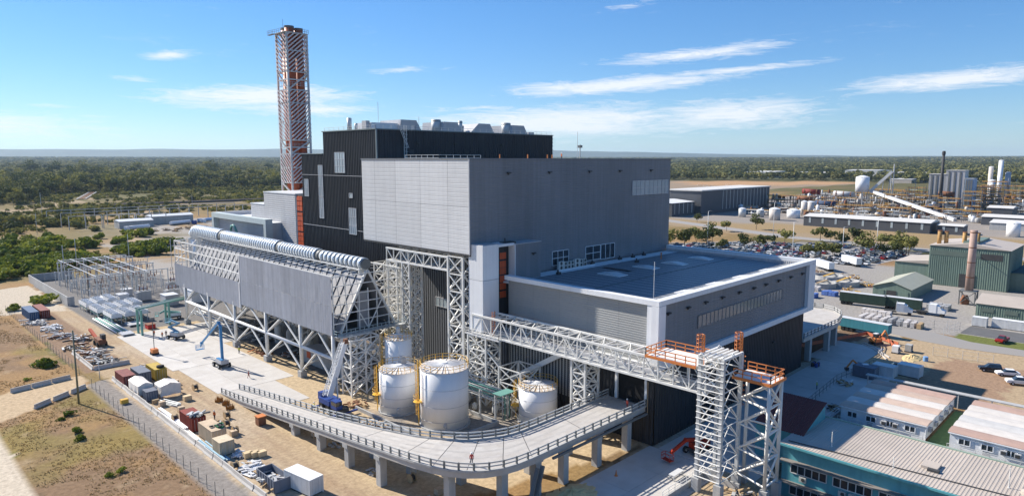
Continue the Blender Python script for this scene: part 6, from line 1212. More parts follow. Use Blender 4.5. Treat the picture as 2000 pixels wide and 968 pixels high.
# ---------------------------------------------------------------- portable site offices on their terrace
def portable(y0, y1, cols, label):
    t = thing('site_office', label, 'building', (127, (y0+y1)/2, 3.7), 0, 'portable site offices'); x0, x1 = 118.2, 137.0; n = 6
    MB().box(x0, x1, y0, y1, 4.0, 6.3).build('wall', paint('office panel white', 220, 222, 224, streak=0.06), t); MB().box(x0+0.3, x1-0.3, y0+0.3, y1-0.3, 3.6, 4.0).build('base', M_dark, t)
    for i in range(n):
        a, b = x0-0.2+(x1-x0+0.4)*i/n, x0-0.2+(x1-x0+0.4)*(i+1)/n; c = (a+b)/2
        m = MB(); m.extr([(a+0.02, 6.3), (b-0.02, 6.3), (b-0.02, 6.46), (c+0.6, 6.62), (c-0.6, 6.62), (a+0.02, 6.46)], 'y', y0-0.25, y1+0.25); m.build('roof_module', cols[i % len(cols)], t)
    for i, y in enumerate(np.arange(y0+1.4, y1-0.8, 2.9)):
        window_a(t, x0-0.02, float(y), float(y)+1.5, 4.8, 5.75, 2, 1, 'window', M_white, M_dglass)
    for i in range(5):
        x = x0+2+3.4*i; b = MB().box(x-0.4, x+0.4, y0-0.5, y0, 4.9, 5.6).build('wall_unit', M_lgrey, t); MB().box(x-0.3, x+0.3, y0-0.53, y0-0.5, 5.0, 5.5).build('grille', M_dark, b)
    for i in range(2): y = y0+4.2+1.7*i; b = MB().box(x0-0.5, x0, y-0.4, y+0.4, 4.9, 5.6).build('wall_unit', M_lgrey, t); MB().box(x0-0.53, x0-0.5, y-0.3, y+0.3, 5.0, 5.5).build('grille', M_dark, b)
    MB().box(x0-0.03, x0, y0+7.6, y0+8.5, 4.0, 6.0).build('door', M_lgrey, t); MB().tube((x0-0.15, y0-0.1, 3.7), (x0-0.15, y0-0.1, 6.3), 0.06).build('downpipe', M_white, t); MB().box(x0-0.35, x0-0.22, y0-0.2, y1+0.2, 6.25, 6.38).build('gutter', M_white, t)
    railing(t, [(x0-1.5, y1, 4.0), (x0-1.5, y0, 4.0)], 1.0, 1.8, M_steelw); MB().box(x0-1.6, x0-0.1, y0, y1, 3.85, 4.0).build('walkway', M_conc2, t)
r_tan, r_wht, r_brn, r_gry = paint('roof pink tan', 192, 170, 154, streak=0.05), paint('roof chalk', 204, 198, 190), paint('roof faded brown', 180, 152, 138), paint('roof pale grey', 196, 194, 190)
portable(25.3, 38.0, [r_tan, r_wht, r_tan, r_wht, r_tan, r_brn], 'white site office with pink and chalk striped roof, its left end in shade'); portable(9.2, 22.0, [r_brn, r_wht, r_gry, r_wht, r_wht, r_brn], 'white site office with chalk and grey roof at the right edge')
sheet('terrace_court', [(118, 22.2), (137, 22.2), (137, 25.0), (118, 25.0)], 3.78, mat('green court', (0.12, 0.20, 0.07), 0.9, var=0.3, scale=1.5))
CW = thing('covered_walkway', 'long narrow grey roof running behind the site offices', 'walkway', (140, 15, 0)); MB().box(138.6, 139.9, -12, 40.5, 6.35, 6.5).build('roof', M_conc2, CW)
for y in np.arange(-10, 41, 5): MB().box(138.7, 138.85, float(y), float(y)+0.15, 3.5, 6.35).build('post', M_steel, CW)
rt = thing('terrace_wall', 'retaining wall below the site offices, facing the shaded apron', 'wall', (128, 39.6, 0)); MB().box(114.2, 141.8, 39.35, 39.7, -0.2, 3.9).build('wall', M_conc2, rt); railing(rt, [(114.5, 39.5, 3.9), (141.5, 39.5, 3.9)], 1.0, 2.0, M_steel)
for k, (x, y, m, lb) in enumerate(((157.0, 44.2, c_gr, 'grey box container behind the site office, with a tyre pump on top'), (160.6, 41.4, c_wht, 'white topped box container in the middle of the shaded three'), (164.8, 37.4, c_wht, 'pale box container furthest right of the shaded three'))): container(x, y, 4.5, lb, m, ang=-0.05, w=3.0)
for k, (x, y) in enumerate(((121, 43.5), (133, 44), (150, 47.5))): scrap('material_heap', 'dark materials in the shade below the site offices, %s from the tower' % od(k), 'materials', x, y, 0, 2, 1.2, 0.6, [M_dark, M_steel, M_timber], 400+k, 30, 'materials on the shaded apron')
for k, (p, q) in enumerate((((112, 47), (150, 49.5)), ((150, 49.5), (168, 47.5)))):
    t = thing('site_fence', ['steel site fence across the shaded apron', 'steel site fence at the far end of the shaded apron'][k], 'fence', (*p, 0)); railing(t, [(*p, 0.05), (*q, 0.05)], 1.6, 2.4, M_dsteel)
for k in range(6): x, y = 157.6+0.7*(k % 3), 57.6-0.9*(k//3); o = MB().lathe(x, y, [(0.3, 0.05), (0.34, 0.2), (0.34, 0.95), (0.25, 1.05)], 12).build('drum', M_dblue if k % 2 else M_dark); tag(o, 'dark drum beside the far base of the tipping hall, %s of the cluster' % od(k), 'drum', 'drums by the tipping hall')
# ---------------------------------------------------------------- road works, trailers and the green factory
def trailer(x, y, L, rz, label, m, h=3.9):
    t = local('curtain_trailer', label, 'trailer'); MB().box(-1.25, 1.25, 0, L, 1.15, h).build('body', m, t); MB().box(-1.28, 1.28, -0.03, L+0.03, h, h+0.08).build('roof', M_silver, t); MB().box(-1.0, 1.0, 0.3, L-0.3, 0.85, 1.14).build('chassis', M_dark, t)
    for yy in (0.9, 2.1, 3.3): MB().tube((-1.2, yy, 0.5), (1.2, yy, 0.5), 0.5, 12).build('axle_wheels', M_rubber, t)
    for yy in np.arange(0.6, L, 1.2): MB().box(-1.285, -1.25, float(yy), float(yy)+0.05, 1.2, h-0.05).build('curtain_strap', M_dark, t)
    place(t, (x, y, 0.05), rz); return t
def tractor(x, y, rz, label, m=M_white):
    t = local('truck_tractor', label, 'truck'); MB().box(-1.2, 1.2, 0, 2.0, 1.0, 3.6).build('sleeper_cab', m, t); MB().extr([(2.0, 1.0), (4.3, 1.0), (4.3, 1.9), (3.4, 2.2), (2.9, 3.0), (2.0, 3.4)], 'x', -1.1, 1.1).build('bonnet_cab', m, t); MB().box(-1.0, 1.0, 2.9, 3.15, 2.25, 3.0).build('windscreen', M_dglass, t); MB().box(-1.0, 1.0, -3.4, 0, 0.7, 1.1).build('chassis', M_dark, t)
    for yy in (3.5, -1.4, -2.6): MB().tube((-1.2, yy, 0.52), (1.2, yy, 0.52), 0.52, 12).build('axle_wheels', M_rubber, t)
    for s in (-1, 1): MB().tube((s*1.1, -0.1, 1.2), (s*1.1, -0.1, 3.9), 0.1, 7).build('exhaust', M_steel, t)
    place(t, (x, y, 0.05), rz); return t
c_dg, c_tl = paint('dark green curtain', 52, 72, 62, streak=0.15), paint('teal curtain', 60, 128, 142, streak=0.15)
trailer(199.6, 65.6, 13.0, math.pi-0.1, 'teal curtain sided trailer parked beside the exit ramp', c_tl, 3.6); trailer(236.0, 78.4, 13.7, math.pi+0.10, 'dark green curtain trailer furthest left in the factory yard', c_dg, 4.1); trailer(238.0, 65.4, 10.5, math.pi+0.05, 'dark green curtain trailer coupled to a white truck', c_dg, 4.1)
tractor(237.4, 52.4, math.pi, 'white truck coupled to the dark green trailer'); tractor(231.5, 60.0, math.pi+0.2, 'white bonneted truck between the bagged stock and the green trailer'); trailer(240, 112, 13.7, 0.15, 'pale green curtain trailer behind the tipping hall roof corner', paint('pale green curtain', 90, 140, 118), 4.0); trailer(300, 104, 13.0, -0.7, 'white box trailer in the yard before the car park', M_white, 3.9); trailer(322, 100, 13.0, -0.75, 'white box trailer beside the blue bales', M_white, 3.9)
def stock(x, y, nx, ny, rz, label, m, s=1.15, h=1.5):
    """a block of wrapped pallets, every pallet its own piece"""
    t = local('pallet_stack', label, 'pallets', 'wrapped pallets in the factory yard')
    pm = MB().box(-s*0.46, s*0.46, -s*0.46, s*0.46, 0.14, h).box(-s*0.48, s*0.48, -s*0.48, -s*0.3, 0, 0.14).box(-s*0.48, s*0.48, s*0.3, s*0.48, 0, 0.14).mesh('pallet'); pm.materials.append(m)
    for i in range(nx):
        for j in range(ny): o = bpy.data.objects.new('pallet', pm); COL.objects.link(o); o.parent = t; o.location = (i*s*1.05+random.uniform(-0.05, 0.05), j*s*1.05+random.uniform(-0.05, 0.05), 0); o.scale = (1, 1, random.uniform(0.9, 1.08)); KIDS.setdefault(t.name, []).append(o)
    place(t, (x, y, 0.03), rz)
m_bag, m_bag2, m_blu = paint('wrapped bags', 205, 200, 196, var=0.25, scale=1.5), paint('wrapped bags grey', 165, 165, 165, var=0.25, scale=1.5), paint('blue wrapped bales', 90, 120, 185, var=0.3, scale=1.5)
k = 0
for (x, y, nx, ny, m) in ((214, 65.2, 6, 1, m_bag), (214, 63.2, 6, 1, m_bag), (214, 61.2, 6, 1, m_bag), (214, 59.2, 6, 1, m_bag), (214, 57.2, 6, 1, m_bag2), (215, 55.0, 4, 1, m_bag2), (215, 53.2, 4, 1, m_bag), (215, 51.4, 4, 1, m_bag), (215, 49.7, 3, 1, M_timber), (205, 76, 7, 1, m_bag), (205, 78.4, 7, 1, m_bag), (205, 80.8, 7, 1, m_bag2), (205, 83.2, 7, 1, m_bag), (206, 86.5, 6, 1, m_bag2), (225, 60.5, 2, 7, m_bag), (243, 58, 5, 4, m_bag2), (247, 50, 5, 5, m_bag2), (238, 88, 3, 5, m_blu), (246, 84, 3, 4, m_blu), (252, 92, 3, 4, m_bag), (236, 98, 4, 3, m_bag), (292, 118, 6, 4, m_blu), (300, 128, 8, 4, m_bag), (318, 118, 7, 5, m_bag), (333, 112, 5, 5, m_bag), (282, 122, 4, 4, m_bag2), (340, 106, 5, 3, m_bag)):
    stock(x, y, nx, ny, random.uniform(-0.06, 0.06), '%s wrapped pallets in the factory yard, %s block from the exit ramp' % ('blue' if m is m_blu else ('timber' if m is M_timber else ('grey' if m is m_bag2 else 'white')), od(k)), m); k += 1
def ex(x, y, rz, label):
    t = local('excavator', label, 'excavator', 'diggers at the road works')
    for s in (-0.8, 0.8): MB().extr([(-1.4, 0), (1.4, 0), (1.7, 0.3), (1.4, 0.65), (-1.4, 0.65), (-1.7, 0.3)], 'x', s-0.25, s+0.25).build('track', M_dark, t)
    MB().box(-1.0, 1.0, -1.5, 1.0, 0.75, 1.6).build('house', M_orange, t); MB().box(-0.95, -0.05, 0.0, 1.1, 1.6, 2.6).build('cab', M_dglass, t); MB().box(-1.0, 0.0, -0.05, 1.15, 2.6, 2.7).build('cab_roof', M_white, t); MB().bar((0.3, 0.9, 1.4), (0.3, 3.0, 3.3), 0.3, 0.4).build('boom', M_orange, t); MB().bar((0.3, 3.0, 3.3), (0.3, 4.2, 1.6), 0.24, 0.3).build('stick', M_orange, t); MB().extr([(3.8, 1.6), (4.6, 1.5), (4.5, 0.9), (3.9, 0.8)], 'x', -0.1, 0.7).build('bucket', M_dark, t); place(t, (x, y, 0), rz)
ex(189.5, 53.4, -1.9, 'orange excavator digging beside the teal trailer'); ex(160, 46.6, 0.7, 'small dark excavator parked on the grey box container side of the apron')
of_ = thing('barrier_mesh_fence', 'orange mesh fencing round the excavation under the exit ramp', 'fence', (185, 58, 0))
for p, q in (((170, 66.5), (197, 58.0)), ((197, 58.0), (191, 48.5)), ((186, 47.5), (193, 51.5))):
    n = int(math.dist(p, q)/2)
    for i in range(n+1): x, y = p[0]+(q[0]-p[0])*i/n, p[1]+(q[1]-p[1])*i/n; MB().tube((x, y, 0), (x, y, 1.2), 0.05, 5).build('post', M_dsteel, of_)
    MB().bar((*p, 0.65), (*q, 0.65), 0.03, 0.9).build('mesh_panel', paint('orange mesh', 190, 110, 80), of_)
kb = MB()
for k in range(2):
    pts = [(176+2.2*k, 47.0, 0.1), (180+1.6*k, 49.5+0.3*k, 0.1), (184+1.6*k, 52.5, 0.1), (186.5+1.6*k, 56, 0.1)]
    for p, q in zip(pts[:-1], pts[1:]): kb.bar(p, q, 0.3, 0.3)
tag(kb.build('kerb_lines', M_conc), 'two new curved concrete kerbs beside the dark excavated ground', 'kerb'); o = MB().lathe(181.3, 40.0, [(0.5, 0), (0.55, 0.1), (0.55, 1.1), (0.48, 1.15)], 14).build('water_barrel', paint('barrel blue', 120, 160, 205)); tag(o, 'pale blue barrel beside the low sand heap', 'barrel')
for k, (x, y) in enumerate(((184, 47.2), (187.5, 45.2))):
    t = thing('generator', ['white generator set at the road works', 'grey skip box at the road works'][k], 'machine', (x, y, 0)); MB().box(x-0.9, x+0.9, y-0.7, y+0.7, 0.3, 1.9).build('housing', M_white if k == 0 else M_conc2, t); MB().box(x-0.6, x+0.6, y-0.74, y-0.7, 0.6, 1.5).build('louvre', M_dark, t); MB().box(x-1.0, x+1.0, y-0.8, y+0.8, 0, 0.3).build('skid', M_dark, t)
# factory
GF = thing('green_factory', 'tall green sheet metal factory with tan roof and rusty roof stacks', 'building', (312, 58, 0)); MB().box(298, 326, 42, 67.4, 0, 15.2).build('core', M_green, GF)
for i in range(4): MB().corr((297.9, 42+6.35*i+0.02, 0.1), V, W, (-1,0,0), 6.3, 15.1, 0.7, 0.09, 0.5).build('wall_sheet', M_green, GF)
for i in range(4): MB().corr((298+7*i, 41.9, 0.1), U, W, (0,-1,0), 6.95, 15.1, 0.7, 0.09, 0.5).build('wall_sheet', M_green, GF)
MB().extr([(41.6, 15.2), (67.8, 15.2), (54.7, 16.9)], 'x', 297.5, 326.5).build('roof', M_tan, GF); MB().box(297.75, 297.85, 44, 50.5, 11.2, 13.4).build('louvre_band', M_dark, GF); MB().box(297.75, 297.85, 50.8, 67, 11.6, 13.4).build('translucent_band', mat('dull sheet', (0.14, 0.18, 0.15), 0.5), GF); MB().box(297.6, 297.95, 52.0, 57.0, 0, 5.2).build('loading_door', M_dark, GF); MB().box(300, 322, 52.4, 57, 16.6, 17.3).build('ridge_vent', M_green, GF)
for k, (y, x) in enumerate(((65.5, 303), (63.4, 304), (57.2, 303), (54.2, 305), (53.0, 303))): v = MB().tube((x, y, 15), (x, y, 20.6-0.3*(k % 2)), 0.75, 12).build('roof_stack', paint('rusty yellow stack', 190, 150, 95, var=0.4, scale=0.8, streak=0.4), GF, smooth=True); MB().tube((x, y, 20.4-0.3*(k % 2)), (x, y, 20.7-0.3*(k % 2)), 0.8, 12).build('stack_rim', M_rust, v)
WG = thing('green_wing', 'lower green wing with tan roof left of the tall green factory', 'building', (312, 73.5, 0)); MB().box(299, 322, 67.5, 79.4, 0, 7.6).build('wall', M_green, WG); MB().extr([(67.5, 7.6), (79.8, 7.6), (67.5, 9.0)], 'x', 298.6, 322.4).build('roof', M_tan, WG)
WR = thing('green_wing', 'lower dark green wing at the right edge beyond the tall stack', 'building', (315, 28, 0)); MB().box(302, 330, 0, 41.8, 0, 6.8).build('wall', M_green, WR); MB().extr([(-0.4, 6.8), (41.8, 6.8), (20, 8.6)], 'x', 301.6, 330.4).build('roof', paint('dark green roof', 70, 92, 90), WR)
GS = thing('gable_shed', 'small green gabled shed with three roller doors in the factory yard', 'building', (270, 68, 0)); MB().box(256, 284, 62.4, 74.4, 0, 3.9).build('wall', M_green, GS); MB().extr([(62.4, 3.9), (74.4, 3.9), (68.4, 6.0)], 'x', 256, 284).build('gable', M_green, GS)
for s in (-1, 1): q = MB(); q.bar((255.6, 68.4+s*3.15, 5.02), (284.4, 68.4+s*3.15, 5.02), 6.7, 0.12, up=(0, s*2.1, 6.0)); q.build('roof_sheet', mat('pale green roof', (0.42, 0.42, 0.33), 0.6, var=0.1), GS)
for k in range(3): MB().box(255.85, 255.98, 63.2+3.8*k, 66.2+3.8*k, 0, 2.9).build('roller_door', M_dark if k == 1 else M_green, GS)
LS = thing('low_green_shed', 'low green shed with a tan roof at the right edge, behind white containers', 'building', (255, 28, 0)); MB().box(246.4, 264, 5, 42, 0, 4.0).build('wall', M_green, LS); MB().extr([(246.0, 4.0), (264.4, 4.0), (256, 5.8)], 'y', 4.6, 42.4).build('roof', M_tan, LS)
for i in range(6): MB().corr((246.35, 5.2+6.1*i, 0), V, W, (-1,0,0), 6.05, 3.95, 0.6, 0.08, 0.5).build('wall_sheet', M_green, LS)
for y in (39, 33, 27): MB().box(246.15, 246.22, y-1.6, y+1.6, 1.6, 2.8).build('window_panel', mat('dull sheet', (0.14, 0.18, 0.15), 0.5), LS)
SK = thing('tall_stack', 'tall dusty pink steel stack on a frame in front of the green factory', 'stack', (264.6, 47.5, 0)); MB().tube((264.6, 47.5, 4.6), (264.6, 47.5, 24.9), 1.25, 18, 1.05).build('shaft', paint('dusty stack', 176, 150, 138, streak=0.3, var=0.15), SK, smooth=True)
for z in (9, 14, 19, 24): MB().tube((264.6, 47.5, z), (264.6, 47.5, z+0.3), 1.36-0.01*z, 18).build('flange', M_rust, SK)
for x in (262.6, 266.6):
    for y in (45.3, 49.7): MB().box(x-0.15, x+0.15, y-0.15, y+0.15, 0, 4.8).build('leg', M_dsteel, SK)
rods(SK, 'brace', [((262.6, 45.3, 0.3), (262.6, 49.7, 4.6)), ((262.6, 49.7, 0.3), (262.6, 45.3, 4.6)), ((262.6, 45.3, 0.3), (266.6, 45.3, 4.6)), ((264.6, 47.5, 16), (297.9, 50.5, 12))], 0.1, M_dsteel, square=True); MB().box(262.2, 267.0, 45.0, 50.0, 4.5, 4.7).build('platform', M_dsteel, SK); MB().lathe(264.0, 48.3, [(1.2, 0), (1.4, 1.2), (0.8, 3.0)], 14).build('hopper', M_rust, SK)
for k, (x, y, L, lb) in enumerate(((230.4, 36.4, 3.6, 'short white container with a pinkish roof at the low green shed'), (232.0, 24.0, 11.5, 'long white container in front of the low green shed'))): container(x, y, L, lb, c_wht, h=2.7)
for k, (x, y, r) in enumerate(((262, 94, 5), (272, 90, 6), (280, 98, 5.5))):
    t = thing('thickener_tank', 'open round concrete tank in the yard left of the green shed, %s from the left' % od(k), 'tank', (x, y, 0), 0, 'round open tanks'); MB().lathe(x, y, [(r, 0), (r, 1.9), (r-0.4, 1.9), (r-0.4, 0.9)], 28).build('shell', M_conc2, t); MB().box(x-r, x+r, y-0.4, y+0.4, 2.0, 2.2).build('bridge', M_yellow if k else M_timber, t)
for k, (x, y) in enumerate(((258, 84), (268, 102), (288, 92), (276, 82), (290, 106), (250, 100))): scrap('plant_clutter', 'ochre coloured plant and pallets beside the round tanks, %s counting away' % od(k), 'materials', x, y, 0, 4, 4, 1.6, [M_yellow, M_timber, M_rust, M_conc2], 500+k, 48, 'clutter beside the round tanks')
FG = thing('yard_gate_fence', 'tall wire fence and gate at the entrance of the factory yard', 'fence', (215, 45, 0))
for p, q in (((209, 58), (219.5, 47)), ((219.5, 47), (222, 41.2)), ((222, 41.2), (212, 43)), ((190, 28), (188, 40))):
    n = max(2, int(math.dist(p, q)/2.6))
    for i in range(n+1): x, y = p[0]+(q[0]-p[0])*i/n, p[1]+(q[1]-p[1])*i/n; MB().tube((x, y, 0), (x, y, 2.3), 0.05, 5).build('fence_post', M_steel, FG)
    for z in (0.3, 1.2, 2.2): MB().tube((*p, z), (*q, z), 0.02, 4).build('fence_wire', M_steel, FG)
# ---------------------------------------------------------------- cars
def car_mesh(kind, paint_m):
    P = {'sedan': ([(-2.2, 0.35), (2.25, 0.35), (2.28, 0.62), (2.1, 0.78), (0.95, 0.92), (-1.55, 0.95), (-2.2, 0.9)], (-1.75, 1.05, -1.15, 0.35, 0.93, 1.42)), 'suv': ([(-2.2, 0.4), (2.2, 0.4), (2.25, 0.75), (2.05, 0.98), (1.0, 1.08), (-2.15, 1.1), (-2.25, 0.8)], (-2.1, 1.05, -1.9, 0.35, 1.08, 1.72)), 'ute': ([(-2.6, 0.45), (2.45, 0.45), (2.5, 0.8), (2.3, 1.02), (1.2, 1.1), (-2.6, 1.1)], (-0.7, 1.25, -0.5, 0.6, 1.1, 1.75))}[kind]
    b = MB(); b.extr(P[0], 'x', -0.88, 0.88); n0 = len(b.f); y0, y1, t0, t1, z0, z1 = P[1]
    b.add([(-0.8, y0, z0), (0.8, y0, z0), (0.8, y1, z0), (-0.8, y1, z0), (-0.62, t0, z1), (0.62, t0, z1), (0.62, t1, z1), (-0.62, t1, z1)], [(0, 1, 5, 4), (1, 2, 6, 5), (2, 3, 7, 6), (3, 0, 4, 7)]); n1 = len(b.f); b.box(-0.64, 0.64, t0-0.02, t1+0.02, z1, z1+0.05); n2 = len(b.f)
    for x in (-0.82, 0.82):
        for y in (-1.35, 1.4): b.tube((x-0.1, y, 0.33), (x+0.1, y, 0.33), 0.33, 10)
    me = b.mesh('car'); me.materials.append(paint_m); me.materials.append(M_dglass); me.materials.append(M_rubber)
    me.polygons.foreach_set('material_index', [0]*n0+[1]*(n1-n0)+[0]*(n2-n1)+[2]*(len(b.f)-n2)); return me
CP = {'white': paint('car white', 232, 232, 232, rough=0.25), 'silver': paint('car silver', 170, 174, 178, rough=0.25), 'dark': paint('car dark', 38, 42, 48, rough=0.25), 'blue': paint('car blue', 40, 66, 110, rough=0.25), 'red': paint('car red', 140, 34, 30, rough=0.25), 'grey': paint('car grey', 98, 102, 106, rough=0.25)}
KN = {'sedan': 'saloon', 'suv': 'estate', 'ute': 'pickup'}
CM = {(k, c): car_mesh(k, m) for k in KN for c, m in CP.items()}
rc = random.Random(5); lot = [(322, 100), (390, 94), (398, 126), (374, 168), (332, 200), (324, 178)]; nc = 0
def inside(x, y, poly): return bool(inpoly(np.array([x]), np.array([y]), poly)[0])
rows = [326, 331.5, 341, 346.5, 356, 361.5, 371, 376.5, 386, 391.5]
for r_i, a in enumerate(rows):
    c_i = 0
    for y in np.arange(94, 204, 2.75):
        if not inside(a, float(y), lot) or rc.random() < 0.13 or (int(y/24) % 2 == 1 and int(y) % 24 < 5): continue
        if nc > 235: break
        kind = rc.choice(('sedan', 'suv', 'suv', 'ute', 'sedan')); c = rc.choice(('white', 'white', 'white', 'silver', 'silver', 'dark', 'dark', 'grey', 'blue', 'red')); o = bpy.data.objects.new('parked_car', CM[(kind, c)]); COL.objects.link(o); place(o, (a+rc.uniform(-0.3, 0.3), float(y)+rc.uniform(-0.1, 0.1), 0.06), (math.pi/2 if r_i % 2 else -math.pi/2)+rc.gauss(0, 0.02))
        tag(o, '%s %s in the car park, %s row from the plant, %s from the right' % (c, KN[kind], od(r_i), od(c_i)), 'car', 'cars in the big car park'); c_i += 1; nc += 1
for k, (x, y, rz, kind, c, lb) in enumerate(((182.8, 27.4, 0.4, 'suv', 'dark', 'dark estate parked left of the white car at the dirt lot'), (181.8, 24.0, 0.5, 'sedan', 'white', 'white saloon parked on the dirt lot at the right'), (214.8, 30.2, 1.4, 'ute', 'red', 'dark red pickup parked alone on the dark asphalt'), (168.4, 43.0, 0.3, 'suv', 'dark', 'dark estate in the shade behind the box containers'), (176, 21.0, 0.4, 'ute', 'white', 'white pickup cut off by the right edge on the dirt lot'))):
    t = local('parked_car', lb, 'car'); MB().add([tuple(v.co) for v in CM[(kind, c)].vertices], [tuple(p.vertices) for p in CM[(kind, c)].polygons if p.material_index == 0]).build('body', CP[c], t); MB().add([tuple(v.co) for v in CM[(kind, c)].vertices], [tuple(p.vertices) for p in CM[(kind, c)].polygons if p.material_index == 1]).build('windows', M_dglass, t)
    for sx in (-0.82, 0.82):
        for sy in (-1.35, 1.4): w_ = MB().tube((sx-0.11, sy, 0.33), (sx+0.11, sy, 0.33), 0.33, 14).build('wheel', M_rubber, t); MB().tube((sx-0.12, sy, 0.33), (sx+0.12, sy, 0.33), 0.18, 10).build('rim', M_silver, w_)
    for sx in (-0.6, 0.6): MB().box(sx-0.18, sx+0.18, 2.18, 2.3, 0.62, 0.74).build('headlight', M_glass, t)
    place(t, (x, y, 0.06), rz)
for k, (x, y, h) in enumerate(((242.4, 106, 14), (327, 132, 18), (337, 183, 20), (419, 182, 21), (404, 117, 16), (360, 120, 14))): pole(x, y, h, 0.2, 'grey lamp post by the car park road, %s counting outwards' % od(k), m=M_steelw, lamp=True, group='lamp posts by the car park')
# ---------------------------------------------------------------- works beyond the road
def slabside(x0, x1, y0, y1, h, label, mw, mr, ridge=1.0, pil=0, cat='building'):
    t = thing('warehouse', label, cat, ((x0+x1)/2, (y0+y1)/2, 0)); MB().box(x0, x1, y0, y1, 0, h).build('wall', mw, t); MB().extr([(x0-0.5, h), (x1+0.5, h), ((x0+x1)/2, h+ridge)], 'y', y0-0.5, y1+0.5).build('roof', mr, t)
    for i in range(pil): y = y0+(y1-y0)*(i+0.5)/pil; MB().box(x0-0.12, x0-0.02, y-0.7, y+0.7, h*0.35, h*0.92).build('translucent_strip', M_glass, t)
    return t
M_char = mat('charcoal sheet', (0.085, 0.09, 0.10), 0.6, var=0.12, scale=0.1); M_pale = mat('pale roof', (0.60, 0.58, 0.54), 0.6, var=0.1, scale=0.1)
slabside(500, 524, 114, 195, 7.0, 'very long low charcoal warehouse with pale strips and pale roof', M_char, M_pale, 1.6, 9); slabside(506, 520, 97, 111, 5.6, 'short charcoal shed at the right end of the long warehouse', M_char, M_pale, 1.0, 2)
bx = thing('box_building', 'tall charcoal box building with a white roof edge beyond the road', 'building', (600, 305, 0)); MB().box(535, 672, 298, 330, 0, 20.5).build('wall', M_char, bx); MB().box(534, 673, 297, 331, 20.5, 21.5).build('roof', M_pale, bx)
for i in range(14): MB().box(574+7*i, 574.6+7*i, 297.8, 298, 3, 20).build('pale_rib', M_pale, bx)
wb = thing('white_roof_building', 'charcoal building with a broad white roof at the big hall corner', 'building', (530, 320, 0)); MB().box(496, 533, 303, 345, 0, 11.5).build('wall', M_char, wb); MB().extr([(303, 11.5), (345.5, 11.5), (324, 13.2)], 'x', 495.5, 533.5).build('roof', M_white, wb)
for i in range(5): MB().box(500+7*i, 500.5+7*i, 302.8, 303, 2, 11).build('pale_rib', M_pale, wb)
def vtank(x, y, r, h, label, m, name='storage_silo', cat='silo', z=0.0):
    t = thing(name, label, cat, (x, y, z)); MB().lathe(x, y, [(r, z), (r, z+h)], 24).build('shell', m, t, smooth=True); MB().lathe(x, y, [(r+0.1, z+h), (r*0.3, z+h+r*0.25), (0.1, z+h+r*0.27)], 24).build('roof', M_white, t)
    if z > 2:
        for k in range(4): a = k*math.pi/2+0.4; MB().tube((x+r*0.8*math.cos(a), y+r*0.8*math.sin(a), 0), (x+r*0.8*math.cos(a), y+r*0.8*math.sin(a), z), 0.35, 7).build('leg', M_steel, t)
    return t
vtank(690, 216, 5.9, 14, 'big white silo raised on legs at the head of the conveyor', M_white, z=17.5); vtank(530, 229.8, 4.2, 9, 'white tank left of the long warehouse', M_tankroof); vtank(560, 227, 5.2, 6.5, 'squat white tank behind the left end of the long warehouse', M_white); vtank(600, 234, 2.8, 11.5, 'slim beige silo of a pair, left one', M_tankroof); vtank(600, 228.5, 2.8, 11.5, 'slim beige silo of a pair, right one', M_tankroof); vtank(520, 72.8, 3.7, 8.6, 'white tank with a yellow stair at the right edge of the works', M_tank); vtank(540, 262, 3, 7, 'small grey tank in front of the tall box building', M_steel); vtank(548, 250, 3, 6, 'small pale tank right of the small grey one', M_conc2); vtank(900, 151, 2.2, 40, 'tall beige column at the right of the works', M_tankroof); vtank(900, 142.4, 2.3, 47, 'tallest white column at the right of the works', M_white); vtank(905, 136, 2.6, 34, 'white column right of the tallest one', M_lgrey); vtank(880, 146, 3.2, 26, 'stubby white column left of the tallest one', M_white)
cv = thing('inclined_conveyor', 'long pale conveyor gallery sloping down to the right across the works', 'conveyor', (650, 165, 0)); MB().bar((690, 207, 18.2), (617, 124, 1.2), 2.6, 2.4).build('gallery', M_silver, cv)
for q in (0.15, 0.4, 0.65): p = Vector((690, 207, 17)).lerp(Vector((617, 124, 0)), q); rods(cv, 'trestle_leg', [((p.x-2, p.y+2, 0), (p.x, p.y, p.z)), ((p.x+2, p.y-2, 0), (p.x, p.y, p.z))], 0.25, M_steel)
c2 = thing('inclined_conveyor', 'grey conveyor gallery climbing steeply to the right of the white silo', 'conveyor', (692, 200, 0)); MB().bar((690, 209, 18), (690, 191, 37), 2.4, 2.4).build('gallery', M_steel, c2); rods(c2, 'trestle_leg', [((688, 190, 0), (690, 192, 36)), ((694, 196, 0), (690, 192, 36)), ((688, 199, 0), (690, 198, 29))], 0.3, M_steel); MB().tube((690, 189.7, 0), (690, 189.7, 44), 0.5, 8).build('mast', M_steel, c2)
bs = thing('black_stack', 'slender black stack rising above the skyline at the right', 'stack', (700, 153.4, 0)); MB().tube((700, 153.4, 0), (700, 153.4, 54), 1.5, 14, 1.1).build('shaft', M_dark, bs, smooth=True); MB().lathe(700, 153.4, [(1.4, 52), (1.5, 54), (1.2, 55.5)], 12).build('tip', M_dark, bs)
for k, (y0, y1, h, m, lb) in enumerate(((153.6, 166.9, 34.5, M_conc2, 'grey sheeted tower left of the black stack'), (139, 153.5, 38, M_lgrey, 'pale ribbed tower right of the black stack'), (132, 138.6, 31, paint('pale blue sheet', 165, 185, 205), 'pale blue sheeted tower at the right of the ribbed one'))):
    t = thing('process_tower', lb, 'tower', (722, (y0+y1)/2, 0)); MB().box(715, 729, y0, y1, 0, h).build('body', m, t); MB().box(714.6, 729.4, y0-0.3, y1+0.3, h, h+0.5).build('roof', M_pale, t)
    for i in range(3): y = y0+(y1-y0)*(i+0.8)/3.4; MB().box(714.7, 715, y-0.7, y+0.7, 2, h-1).build('dark_strip', M_dsteel, t)
